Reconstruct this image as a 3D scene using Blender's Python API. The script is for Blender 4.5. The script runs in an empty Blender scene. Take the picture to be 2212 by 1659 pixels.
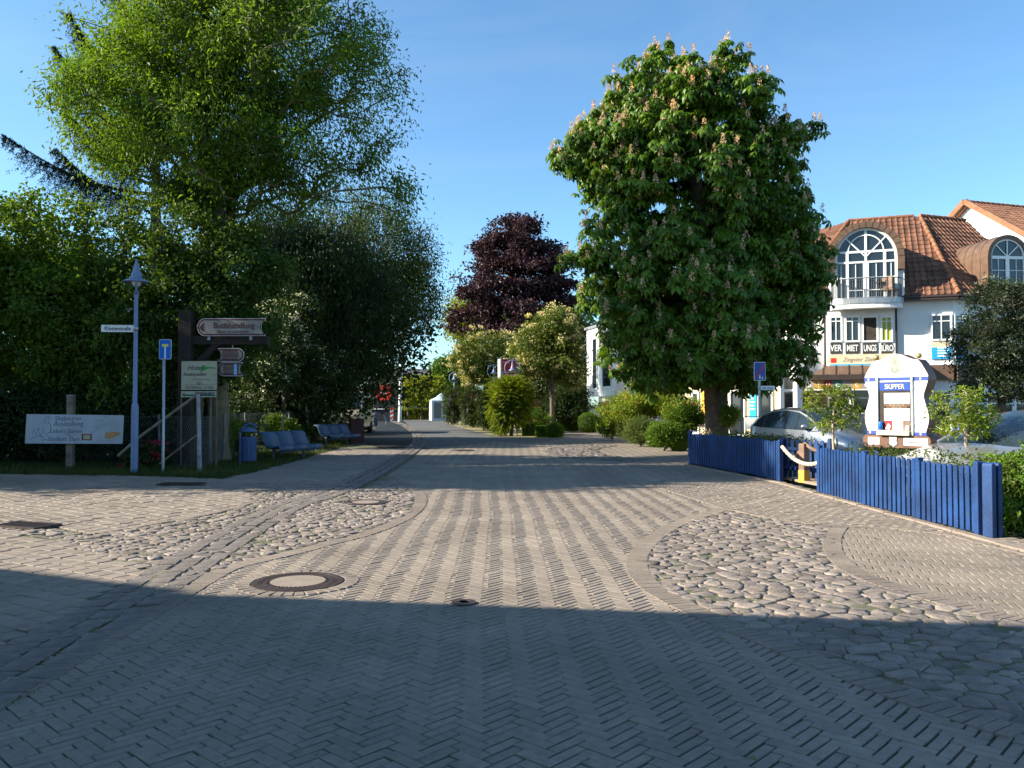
import bpy, math, random
import numpy as np
from mathutils import Vector, Matrix
from math import sin, cos, pi, radians, atan2, sqrt, ceil

# ------------------------------------------------------------------ camera, sky, sun, exposure
SC = bpy.context.scene
PITCH = math.atan((873 - 829.5) / 1790.0)
EYE = 1.6
cam_d = bpy.data.cameras.new('camera')
cam_d.sensor_width = 36.0
cam_d.lens = 1790.0 / 2212.0 * 36.0
cam_d.clip_start = 0.05
cam_d.clip_end = 3000
cam = bpy.data.objects.new('camera', cam_d)
SC.collection.objects.link(cam)
cam.location = (0, 0, EYE)
cam.rotation_euler = (pi / 2 + PITCH, 0, 0)
SC.camera = cam

SUN_EL = radians(27.5)
LDIR = Vector((1.0, 0.09, 0)).normalized()
LTRAV = Vector((LDIR.x * cos(SUN_EL), LDIR.y * cos(SUN_EL), -sin(SUN_EL)))
world = bpy.data.worlds.new("World")
SC.world = world
world.use_nodes = True
wn = world.node_tree
wn.nodes.clear()
wo = wn.nodes.new('ShaderNodeOutputWorld')
wb = wn.nodes.new('ShaderNodeBackground')
ws = wn.nodes.new('ShaderNodeTexSky')
ws.sky_type = 'NISHITA'
ws.sun_disc = False
ws.sun_elevation = SUN_EL
ws.sun_rotation = atan2(-LDIR.x, -LDIR.y)
ws.altitude = 0
ws.air_density = 0.8
ws.dust_density = 0.5
ws.ozone_density = 4.0
wb.inputs['Strength'].default_value = 0.1
wt = wn.nodes.new('ShaderNodeMix'); wt.data_type = 'RGBA'; wt.blend_type = 'MULTIPLY'; wt.inputs[0].default_value = 1.0
wt.inputs[7].default_value = (0.87, 1.05, 1.0, 1)      # the camera's colour rendering of a clear sky, the same in every direction
wn.links.new(ws.outputs[0], wt.inputs[6])
# very thin high cirrus
wc = wn.nodes.new('ShaderNodeTexCoord'); wm = wn.nodes.new('ShaderNodeMapping'); wm.inputs['Scale'].default_value = (1.0, 1.0, 4.5); wm.inputs['Rotation'].default_value = (0.2, 0.35, 0.5)
wz = wn.nodes.new('ShaderNodeTexNoise'); wz.inputs['Scale'].default_value = 2.2; wz.inputs['Detail'].default_value = 7; wz.inputs['Roughness'].default_value = 0.62; wz.inputs['Distortion'].default_value = 0.8
wr = wn.nodes.new('ShaderNodeMapRange'); wr.inputs[1].default_value = 0.46; wr.inputs[2].default_value = 0.8; wr.inputs[4].default_value = 0.11
wx = wn.nodes.new('ShaderNodeMix'); wx.data_type = 'RGBA'; wx.inputs[7].default_value = (3.0, 3.2, 3.4, 1)
wn.links.new(wc.outputs['Generated'], wm.inputs[0]); wn.links.new(wm.outputs[0], wz.inputs['Vector']); wn.links.new(wz.outputs['Fac'], wr.inputs[0])
wn.links.new(wr.outputs[0], wx.inputs[0]); wn.links.new(wt.outputs[2], wx.inputs[6]); wn.links.new(wx.outputs[2], wb.inputs['Color'])
wn.links.new(wb.outputs[0], wo.inputs[0])
sun_d = bpy.data.lights.new('sun', 'SUN')
sun_d.energy = 4.6
sun_d.angle = radians(0.55)
sun_d.color = (1.0, 0.93, 0.78)
sun = bpy.data.objects.new('sun', sun_d)
SC.collection.objects.link(sun)
sun.rotation_euler = LTRAV.to_track_quat('-Z', 'Y').to_euler()
SC.view_settings.view_transform = 'Standard'
SC.view_settings.look = 'None'
SC.view_settings.gamma = 1
SC.view_settings.exposure = 1.5
SC.view_settings.use_curve_mapping = False

# ------------------------------------------------------------------ helpers
rnd = random.Random(7)
R = np.random.default_rng(11)

def ray(x, y):
    u = -(y - 829.5) / 1790.0
    return Vector(((x - 1106) / 1790.0, cos(PITCH) - sin(PITCH) * u, sin(PITCH) + cos(PITCH) * u))
def V(x, y, Y):
    d = ray(x, y)
    return Vector((0, 0, EYE)) + d * (Y / d.y)
def G(x, y, z=0.0):
    d = ray(x, y)
    t = (z - EYE) / d.z
    return Vector((d.x * t, d.y * t, z))
def XY(pts):
    return [(G(x, y).x, G(x, y).y) for x, y in pts]

def newobj(name, data, parent=None):
    o = bpy.data.objects.new(name, data)
    SC.collection.objects.link(o)
    if parent is not None:
        o.parent = parent
    return o
def T(name, label, cat, loc=(0, 0, 0), rot=0.0, group=None):
    o = newobj(name, None)
    o.empty_display_size = 0.2
    o.location = loc
    o.rotation_euler = (0, 0, rot)
    o['label'] = label
    o['category'] = cat
    if group:
        o['group'] = group
    return o
def tag(o, label=None, cat=None, group=None, kind=None):
    if label: o['label'] = label
    if cat: o['category'] = cat
    if group: o['group'] = group
    if kind: o['kind'] = kind
    return o
def children(o):
    return [c for c in bpy.data.objects if c.parent == o]
def copy_tree(o, loc, rot, label, parent=None):
    kids = {}
    for c in bpy.data.objects:
        if c.parent is not None:
            kids.setdefault(c.parent.name, []).append(c)
    def cp(a, par):
        b = a.copy()
        SC.collection.objects.link(b)
        if par is not None:
            b.parent = par
        for k in kids.get(a.name, []):
            cp(k, b)
        return b
    r = cp(o, None)
    r.location = loc
    r.rotation_euler = (0, 0, rot)
    r['label'] = label
    return r

class MB:
    def __init__(s):
        s.v = []; s.f = []; s.sm = []; s.M = None
    def add(s, vs, fs, smooth=False):
        b = len(s.v)
        if s.M is not None:
            vs = [tuple(s.M @ Vector(p)) for p in vs]
        s.v.extend([tuple(p) for p in vs])
        for f in fs:
            s.f.append(tuple(i + b for i in f)); s.sm.append(smooth)
        return s
    def box(s, x0, x1, y0, y1, z0, z1):
        v = [(x0, y0, z0), (x1, y0, z0), (x1, y1, z0), (x0, y1, z0), (x0, y0, z1), (x1, y0, z1), (x1, y1, z1), (x0, y1, z1)]
        f = [(3, 2, 1, 0), (4, 5, 6, 7), (0, 1, 5, 4), (1, 2, 6, 5), (2, 3, 7, 6), (3, 0, 4, 7)]
        return s.add(v, f)
    def bar(s, a, b, w, h, up=(0, 0, 1)):
        a = Vector(a); b = Vector(b); d = (b - a).normalized(); u = Vector(up)
        r = d.cross(u)
        if r.length < 1e-4: r = d.cross(Vector((1, 0, 0)))
        r.normalize(); u = r.cross(d).normalized()
        vs = []
        for p in (a, b):
            for i, j in ((-1, -1), (1, -1), (1, 1), (-1, 1)):
                vs.append(p + r * (w / 2 * i) + u * (h / 2 * j))
        return s.add(vs, [(0, 1, 2, 3), (7, 6, 5, 4), (0, 4, 5, 1), (1, 5, 6, 2), (2, 6, 7, 3), (3, 7, 4, 0)])
    def prism(s, poly, z0, z1, axis='z'):
        n = len(poly)
        def m(x, y, z):
            if axis == 'z': return (x, y, z)
            if axis == 'y': return (x, z, y)      # poly in xz, extruded along y
            return (z, x, y)                       # poly in yz, extruded along x
        vs = [m(x, y, z0) for x, y in poly] + [m(x, y, z1) for x, y in poly]
        fs = [tuple(range(n))[::-1], tuple(range(n, 2 * n))]
        fs += [(i, (i + 1) % n, (i + 1) % n + n, i + n) for i in range(n)]
        return s.add(vs, fs)
    def tube(s, pts, r, n=8, cap=True, smooth=True):
        pts = [Vector(p) for p in pts]
        rs = r if isinstance(r, (list, tuple)) else [r] * len(pts)
        vs = []; fs = []
        ref = Vector((0.13, 0.21, 1)).normalized()
        prev = None
        for i, p in enumerate(pts):
            if i == 0: d = pts[1] - pts[0]
            elif i == len(pts) - 1: d = pts[-1] - pts[-2]
            else: d = pts[i + 1] - pts[i - 1]
            if d.length < 1e-9: d = Vector((0, 0, 1))
            d.normalize()
            if prev is None:
                a = d.cross(ref)
                if a.length < 0.15: a = d.cross(Vector((1, 0, 0)))
            else:
                a = prev - d * prev.dot(d)
                if a.length < 1e-5: a = d.cross(Vector((1, 0, 0)))
            a.normalize(); prev = a
            b = d.cross(a)
            for k in range(n):
                t = 2 * pi * k / n
                vs.append(p + (a * cos(t) + b * sin(t)) * rs[i])
        m = len(pts)
        for i in range(m - 1):
            for k in range(n):
                k2 = (k + 1) % n
                fs.append((i * n + k, i * n + k2, (i + 1) * n + k2, (i + 1) * n + k))
        s.add(vs, fs, smooth)
        if cap:
            s.add([vs[k] for k in range(n)], [tuple(range(n))[::-1]])
            s.add([vs[(m - 1) * n + k] for k in range(n)], [tuple(range(n))])
        return s
    def lathe(s, prof, n=16, c=(0, 0, 0), smooth=True):
        vs = []; fs = []
        for r, z in prof:
            for k in range(n):
                t = 2 * pi * k / n
                vs.append((c[0] + r * cos(t), c[1] + r * sin(t), c[2] + z))
        for i in range(len(prof) - 1):
            for k in range(n):
                k2 = (k + 1) % n
                fs.append((i * n + k, i * n + k2, (i + 1) * n + k2, (i + 1) * n + k))
        return s.add(vs, fs, smooth)
    def ball(s, c, r, n=12, m=8):
        return s.lathe([(max(r * sin(pi * i / m), 1e-4), -r * cos(pi * i / m)) for i in range(m + 1)], n, c)
    def quad(s, a, b, c, d):
        return s.add([a, b, c, d], [(0, 1, 2, 3)])
    def obj(s, name, mat, parent=None, bevel=0.0, tint=None):
        used = sorted({i for f in s.f for i in f})
        if len(used) < len(s.v):
            mp = {a: b for b, a in enumerate(used)}
            s.v = [s.v[i] for i in used]; s.f = [tuple(mp[i] for i in f) for f in s.f]
        me = bpy.data.meshes.new(name)
        me.from_pydata([tuple(p) for p in s.v], [], s.f)
        me.polygons.foreach_set('use_smooth', s.sm)
        me.materials.append(mat)
        if tint is not None:
            a = me.attributes.new('tint', 'FLOAT', 'FACE')
            a.data.foreach_set('value', np.broadcast_to(np.asarray(tint, dtype=np.float32), (len(s.f),)).copy())
        me.update()
        o = newobj(name, me, parent)
        if bevel > 0:
            b = o.modifiers.new('bevel', 'BEVEL'); b.width = bevel; b.segments = 2; b.limit_method = 'ANGLE'
        return o

def np_mesh(name, verts, faces, mat, tint=None, smooth=False):
    """verts (N,3), faces (M,k) with the same k for every face"""
    verts = np.asarray(verts, dtype=np.float32); faces = np.asarray(faces, dtype=np.int32)
    me = bpy.data.meshes.new(name)
    me.vertices.add(len(verts)); me.vertices.foreach_set('co', verts.ravel())
    k = faces.shape[1]
    me.loops.add(faces.size); me.loops.foreach_set('vertex_index', faces.ravel())
    me.polygons.add(len(faces))
    me.polygons.foreach_set('loop_start', np.arange(len(faces), dtype=np.int32) * k)
    me.polygons.foreach_set('use_smooth', np.full(len(faces), smooth, dtype=bool))
    me.materials.append(mat)
    if tint is not None:
        a = me.attributes.new('tint', 'FLOAT', 'FACE')
        a.data.foreach_set('value', np.asarray(tint, dtype=np.float32))
    me.update(calc_edges=True)
    return me

# ------------------------------------------------------------------ materials
def mat(name, rgb, rough=0.8, var=0.12, vscale=4.0, bump=0.0, bscale=30.0, metal=0.0, tint=False, spec=0.4, rgb2=None, fine=0.0, world_pos=False, stain=0.0):
    m = bpy.data.materials.new(name); m.use_nodes = True
    nt = m.node_tree; N = nt.nodes; L = nt.links
    b = N['Principled BSDF']
    b.inputs['Roughness'].default_value = rough
    b.inputs['Metallic'].default_value = metal
    b.inputs['Specular IOR Level'].default_value = spec
    tc = N.new('ShaderNodeTexCoord')
    nz = N.new('ShaderNodeTexNoise'); nz.inputs['Scale'].default_value = vscale; nz.inputs['Detail'].default_value = 5
    gp = N.new('ShaderNodeNewGeometry')
    co = gp.outputs['Position'] if world_pos else tc.outputs['Object']
    L.new(co, nz.inputs['Vector'])
    mx = N.new('ShaderNodeMix'); mx.data_type = 'RGBA'
    a = rgb2 if rgb2 else tuple(c * (1 - var * 2) for c in rgb)
    c2 = rgb if rgb2 else tuple(min(c * (1 + var), 1) for c in rgb)
    mx.inputs[6].default_value = (*a, 1); mx.inputs[7].default_value = (*c2, 1)
    rp = N.new('ShaderNodeMapRange'); rp.inputs[1].default_value = 0.3; rp.inputs[2].default_value = 0.7
    L.new(nz.outputs['Fac'], rp.inputs[0]); L.new(rp.outputs[0], mx.inputs[0])
    col = mx.outputs[2]
    if fine > 0:
        n2 = N.new('ShaderNodeTexNoise'); n2.inputs['Scale'].default_value = vscale * 22; n2.inputs['Detail'].default_value = 3
        L.new(co, n2.inputs['Vector'])
        r2 = N.new('ShaderNodeMapRange'); r2.inputs[1].default_value = 0.3; r2.inputs[2].default_value = 0.7
        r2.inputs[3].default_value = 1 - fine; r2.inputs[4].default_value = 1 + fine
        L.new(n2.outputs['Fac'], r2.inputs[0])
        vm = N.new('ShaderNodeVectorMath'); vm.operation = 'SCALE'
        L.new(col, vm.inputs[0]); L.new(r2.outputs[0], vm.inputs['Scale']); col = vm.outputs[0]
    if stain > 0:
        for sc, lo, hi, amt in ((0.55, 0.5, 0.72, stain), (3.2, 0.62, 0.72, stain * 0.9), (11.0, 0.70, 0.76, stain * 1.6)):
            n4 = N.new('ShaderNodeTexNoise'); n4.inputs['Scale'].default_value = sc; n4.inputs['Detail'].default_value = 6; n4.inputs['Roughness'].default_value = 0.65
            L.new(co, n4.inputs['Vector'])
            r4 = N.new('ShaderNodeMapRange'); r4.inputs[1].default_value = lo; r4.inputs[2].default_value = hi; r4.inputs[3].default_value = 1.0; r4.inputs[4].default_value = 1.0 - amt
            L.new(n4.outputs['Fac'], r4.inputs[0])
            v4 = N.new('ShaderNodeVectorMath'); v4.operation = 'SCALE'
            L.new(col, v4.inputs[0]); L.new(r4.outputs[0], v4.inputs['Scale']); col = v4.outputs[0]
    if tint:
        at = N.new('ShaderNodeAttribute'); at.attribute_name = 'tint'
        vm = N.new('ShaderNodeVectorMath'); vm.operation = 'SCALE'
        L.new(col, vm.inputs[0]); L.new(at.outputs['Fac'], vm.inputs['Scale']); col = vm.outputs[0]
    L.new(col, b.inputs['Base Color'])
    if bump > 0:
        n3 = N.new('ShaderNodeTexNoise'); n3.inputs['Scale'].default_value = bscale; n3.inputs['Detail'].default_value = 4
        L.new(co, n3.inputs['Vector'])
        bp = N.new('ShaderNodeBump'); bp.inputs['Strength'].default_value = bump; bp.inputs['Distance'].default_value = 0.01
        L.new(n3.outputs['Fac'], bp.inputs['Height']); L.new(bp.outputs[0], b.inputs['Normal'])
    return m

def leafmat(name, rgb, trans=0.35, rough=0.5, hue=(1.25, 1.0, 0.8), var=0.35):
    """leaf: diffuse + a share of light passing through; 'tint' on each face; large-scale hue drift"""
    m = bpy.data.materials.new(name); m.use_nodes = True
    nt = m.node_tree; N = nt.nodes; L = nt.links
    out = N['Material Output']; b = N['Principled BSDF']
    b.inputs['Roughness'].default_value = rough
    b.inputs['Specular IOR Level'].default_value = 0.3
    at = N.new('ShaderNodeAttribute'); at.attribute_name = 'tint'
    tc = N.new('ShaderNodeTexCoord')
    nz = N.new('ShaderNodeTexNoise'); nz.inputs['Scale'].default_value = 0.9; nz.inputs['Detail'].default_value = 3
    L.new(tc.outputs['Object'], nz.inputs['Vector'])
    rp = N.new('ShaderNodeMapRange'); rp.inputs[1].default_value = 0.35; rp.inputs[2].default_value = 0.65
    L.new(nz.outputs['Fac'], rp.inputs[0])
    mx = N.new('ShaderNodeMix'); mx.data_type = 'RGBA'
    mx.inputs[6].default_value = (*[c * (1 - var) for c in rgb], 1)
    mx.inputs[7].default_value = (*[min(1, c * h) for c, h in zip(rgb, hue)], 1)
    L.new(rp.outputs[0], mx.inputs[0])
    vm = N.new('ShaderNodeVectorMath'); vm.operation = 'SCALE'
    L.new(mx.outputs[2], vm.inputs[0]); L.new(at.outputs['Fac'], vm.inputs['Scale'])
    L.new(vm.outputs[0], b.inputs['Base Color'])
    tr = N.new('ShaderNodeBsdfTranslucent')
    v2 = N.new('ShaderNodeVectorMath'); v2.operation = 'MULTIPLY'; v2.inputs[1].default_value = (1.5, 1.35, 0.6)
    L.new(vm.outputs[0], v2.inputs[0]); L.new(v2.outputs[0], tr.inputs['Color'])
    ms = N.new('ShaderNodeMixShader'); ms.inputs[0].default_value = trans
    L.new(b.outputs[0], ms.inputs[1]); L.new(tr.outputs[0], ms.inputs[2])
    L.new(ms.outputs[0], out.inputs['Surface'])
    return m

def glassmat(name, rgb=(0.015, 0.02, 0.025), rough=0.04):
    m = bpy.data.materials.new(name); m.use_nodes = True
    b = m.node_tree.nodes['Principled BSDF']
    b.inputs['Base Color'].default_value = (*rgb, 1)
    b.inputs['Roughness'].default_value = rough
    b.inputs['Specular IOR Level'].default_value = 0.7
    return m

M = {}
M['brick'] = mat('paving_brick', (0.235, 0.19, 0.152), 0.85, 0.13, 0.8, 0.25, 90, tint=True, fine=0.14, world_pos=True, stain=0.2)
M['brick2'] = mat('grey_paver', (0.232, 0.187, 0.15), 0.85, 0.10, 0.5, 0.25, 90, tint=True, fine=0.14, world_pos=True, stain=0.2)
M['band'] = mat('band_brick', (0.205, 0.163, 0.13), 0.85, 0.10, 1.5, 0.25, 90, tint=True, fine=0.14, world_pos=True, stain=0.2)
M['cobble'] = mat('granite_cobble', (0.22, 0.178, 0.152), 0.8, 0.16, 7.0, 0.7, 45, tint=True, fine=0.3, world_pos=True, stain=0.12)
M['cobble_pink'] = mat('pink_granite_cobble', (0.22, 0.178, 0.145), 0.8, 0.14, 7.0, 0.7, 45, tint=True, fine=0.3, world_pos=True, stain=0.12)
M['joint'] = mat('joint_sand', (0.10, 0.09, 0.065), 0.95, 0.3, 3.0, 0.5, 60, rgb2=(0.05, 0.055, 0.03))
M['joint_moss'] = mat('joint_sand_moss', (0.15, 0.13, 0.09), 0.95, 0.3, 2.2, 0.5, 60, rgb2=(0.055, 0.075, 0.02))
M['soil'] = mat('soil', (0.07, 0.05, 0.035), 0.95, 0.3, 2.0, 0.6, 30)
M['verge'] = mat('verge_soil', (0.05, 0.06, 0.02), 0.95, 0.3, 1.5, 0.6, 30)
M['asphalt'] = mat('asphalt', (0.10, 0.095, 0.09), 0.85, 0.12, 0.4, 0.3, 120, fine=0.2)
M['walk'] = mat('sidewalk_slab', (0.235, 0.19, 0.158), 0.85, 0.1, 0.5, 0.2, 60, tint=True, fine=0.14, world_pos=True, stain=0.2)
M['iron'] = mat('cast_iron', (0.07, 0.05, 0.045), 0.55, 0.2, 20, 0.3, 80, metal=0.4)
M['concrete'] = mat('concrete_fill', (0.25, 0.198, 0.158), 0.85, 0.08, 5, 0.2, 80, fine=0.15)
M['mulch'] = mat('bark_mulch', (0.16, 0.08, 0.045), 0.95, 0.3, 12, 0.8, 60)
M['sand'] = mat('dry_sand_grass', (0.26, 0.19, 0.09), 0.95, 0.25, 1.5, 0.6, 60, rgb2=(0.16, 0.16, 0.06))
# ------------------------------------------------------------------ GROUND
def inpoly(px, py, poly):
    px = np.asarray(px); py = np.asarray(py)
    c = np.zeros(px.shape, dtype=bool)
    n = len(poly)
    for i in range(n):
        x1, y1 = poly[i]; x2, y2 = poly[(i + 1) % n]
        if y1 == y2: continue
        cond = ((y1 > py) != (y2 > py)) & (px < (x2 - x1) * (py - y1) / (y2 - y1) + x1)
        c ^= cond
    return c
def chaikin(pts, k=2, closed=False, c=.25):
    for _ in range(k):
        q = []
        n = len(pts)
        rng = range(n) if closed else range(n - 1)
        if not closed: q.append(pts[0])
        for i in rng:
            a = pts[i]; b = pts[(i + 1) % n]
            q.append((a[0] * (1 - c) + b[0] * c, a[1] * (1 - c) + b[1] * c))
            q.append((a[0] * c + b[0] * (1 - c), a[1] * c + b[1] * (1 - c)))
        if not closed: q.append(pts[-1])
        pts = q
    return pts
def sheet(name, poly, z, m, kind='structure', sub=0):
    mb = MB(); mb.add([(x, y, z) for x, y in poly], [tuple(range(len(poly)))])
    o = mb.obj(name, m)
    # triangulated ngon, face up
    if o.data.polygons[0].normal.z < 0: o.data.flip_normals()
    if kind: o['kind'] = kind
    return o
def visible(x, y, margin=1.12):
    return (y > 2.6) & (np.abs(x) < 0.6179 * y * margin + 0.3)

# unit brick: bevelled block; local x = length, y = width, top at z=0
def brick_arrays(L, W, bev=0.006, dep=0.03):
    a, b = L / 2, W / 2
    v = [(-a, -b, -dep), (a, -b, -dep), (a, b, -dep), (-a, b, -dep),
         (-a, -b, -bev), (a, -b, -bev), (a, b, -bev), (-a, b, -bev),
         (-a + bev, -b + bev, 0), (a - bev, -b + bev, 0), (a - bev, b - bev, 0), (-a + bev, b - bev, 0)]
    f = [(8, 9, 10, 11)]
    for i in range(4):
        j = (i + 1) % 4
        f.append((4 + i, 4 + j, 8 + j, 8 + i)); f.append((i, j, 4 + j, 4 + i))
    return np.array(v), np.array(f)

def lay(name, items, m, parent, n_parts=300, z=0.0, jz=0.0025, tilt=0.008, dark=0.16, stuff_name=None, jxy=0.002, jr=0.01):
    """items: array (n,5): x, y, angle, L, W. Nearest n_parts become part objects, the rest one mesh."""
    it = np.asarray(items, dtype=float)
    if len(it) == 0: return
    x, y = it[:, 0], it[:, 1]
    vis = visible(x, y)
    d = np.hypot(x, y) + np.where(vis, 0, 1e4)
    order = np.argsort(d)
    n = len(it)
    tin = 1 + R.normal(0, dark * 0.5, n); tin = np.clip(tin, 0.72, 1.25)
    zz = z + R.normal(0, jz, n)
    ang = it[:, 2] + R.normal(0, jr, n)
    tx = R.normal(0, tilt, n); ty = R.normal(0, tilt, n)
    x = x + R.normal(0, jxy, n); y = y + R.normal(0, jxy, n)
    sel = order[:n_parts] if n_parts else []
    sel = [i for i in sel if vis[i]]
    cache = {}
    for i in sel:
        key = (round(it[i, 3], 2), round(it[i, 4], 2), int(R.integers(0, 6)))
        if key not in cache:
            v, f = brick_arrays(it[i, 3], it[i, 4], .0025 if 0.065 < it[i, 4] < 0.069 else .006)
            cache[key] = np_mesh(name, v, f, m, np.full(len(f), 0.93 + 0.028 * key[2]))
        o = newobj(name, cache[key], parent)
        o.location = (x[i], y[i], zz[i])
        o.rotation_euler = (tx[i], ty[i], ang[i])
    rest = np.setdiff1d(np.arange(n), np.array(sel, dtype=int))
    if len(rest) == 0: return
    vs = []; fs = []; ts = []; base = 0
    dims = {}
    for i in rest:
        dims.setdefault((round(it[i, 3], 3), round(it[i, 4], 3)), []).append(i)
    for (L, W), idx in dims.items():
        idx = np.array(idx)
        v, f = brick_arrays(L, W, .0025 if 0.065 < W < 0.069 else .006)
        c, s = np.cos(ang[idx])[:, None], np.sin(ang[idx])[:, None]
        X = v[None, :, 0] * c - v[None, :, 1] * s + x[idx][:, None]
        Y = v[None, :, 0] * s + v[None, :, 1] * c + y[idx][:, None]
        Z = v[None, :, 2] + zz[idx][:, None] + v[None, :, 0] * tx[idx][:, None] + v[None, :, 1] * ty[idx][:, None]
        vs.append(np.stack([X, Y, Z], -1).reshape(-1, 3))
        k = len(v)
        fs.append((f[None] + (np.arange(len(idx)) * k)[:, None, None] + base).reshape(-1, 4))
        ts.append(np.repeat(tin[idx], len(f)))
        base += k * len(idx)
    me = np_mesh(stuff_name or name, np.concatenate(vs), np.concatenate(fs), m, np.concatenate(ts))
    o = newobj(stuff_name or (name + 's'), me, parent)
    o['kind'] = 'stuff'
    return o

def herring(poly, ang, L=0.21, W=0.07, gap=0.007, origin=(0, 0), warp=True, ymax=1e9):
    xs = [p[0] for p in poly]; ys = [p[1] for p in poly]
    cx, cy = (min(xs) + max(xs)) / 2, (min(ys) + max(ys)) / 2
    rad = math.hypot(max(xs) - min(xs), max(ys) - min(ys)) / 2 + 1
    a = np.array([W, W]); b = np.array([L, -L])
    n1 = int(rad * 2 / (W * 1.41)) + 4; n2 = int(rad * 2 / (L * 1.41)) + 4
    I, J = np.meshgrid(np.arange(-n1, n1), np.arange(-n2, n2))
    I = I.ravel(); J = J.ravel()
    bx = I * a[0] + J * b[0]; by = I * a[1] + J * b[1]
    P = np.concatenate([np.stack([bx + L / 2, by + W / 2, np.zeros_like(bx)], -1), np.stack([bx + W / 2, by + W + L / 2, np.full_like(bx, pi / 2)], -1)])
    th = ang
    c, s = cos(th), sin(th)
    X = P[:, 0] * c - P[:, 1] * s + cx + origin[0]; Y = P[:, 0] * s + P[:, 1] * c + cy + origin[1]
    A = P[:, 2] + th
    if warp:
        X = X + 0.03 * np.sin(Y * 0.55 + X * 0.25 + 1) + 0.008 * np.sin(Y * 1.7 + X * 0.7)
        Y = Y + 0.02 * np.sin(X * 0.8 + Y * 0.3)
    k = inpoly(X, Y, poly) & (Y < ymax) & visible(X, Y, 1.9)
    n = int(k.sum())
    wide = np.arange(len(X))[k] < len(X) // 2          # one direction is laid with open joints, the other tight
    return np.stack([X[k], Y[k], A[k], np.full(n, L - gap), np.where(wide, W - 0.012, W - 0.0025)], -1)

def rows(poly, ang, L, W, gap=0.01, off=0.5, ymax=1e9, curve=0.0):
    xs = [p[0] for p in poly]; ys = [p[1] for p in poly]
    cx, cy = (min(xs) + max(xs)) / 2, (min(ys) + max(ys)) / 2
    rad = math.hypot(max(xs) - min(xs), max(ys) - min(ys)) / 2 + 1
    I, J = np.meshgrid(np.arange(-int(rad / L) - 2, int(rad / L) + 2), np.arange(-int(rad / W) - 2, int(rad / W) + 2))
    u = (I + (J % 2) * off).ravel() * L; v = J.ravel() * W
    v = v + curve * np.sin(u * 0.55) + 0.02 * np.sin(u * 1.7 + 1)
    A = ang + np.arctan(curve * 0.55 * np.cos(u * 0.55))
    c, s = cos(ang), sin(ang)
    X = u * c - v * s + cx; Y = u * s + v * c + cy
    k = inpoly(X, Y, poly) & (Y < ymax) & visible(X, Y, 1.9)
    n = int(k.sum())
    return np.stack([X[k], Y[k], A[k], np.full(n, L - gap), np.full(n, W - gap)], -1)

def resample(pts, step):
    pts = [np.array(p, dtype=float) for p in pts]
    out = []; acc = 0.0
    for a, b in zip(pts[:-1], pts[1:]):
        L = np.linalg.norm(b - a)
        if L < 1e-9: continue
        t = acc
        while t < L:
            out.append((a + (b - a) * t / L, atan2((b - a)[1], (b - a)[0])))
            t += step
        acc = t - L
    return out
def soldier(line, width, bw, side=0.0, gap=0.007, along=False):
    """a course along a polyline: bricks across it (or lengthwise when along)"""
    out = []
    step = width if along else bw
    for p, a in resample(line, step):
        nx, ny = -sin(a), cos(a)
        q = (p[0] + nx * side, p[1] + ny * side)
        if along: out.append((q[0], q[1], a, width - gap, bw - gap))
        else: out.append((q[0], q[1], a + pi / 2, width - gap, bw - gap))
    return out

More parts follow.
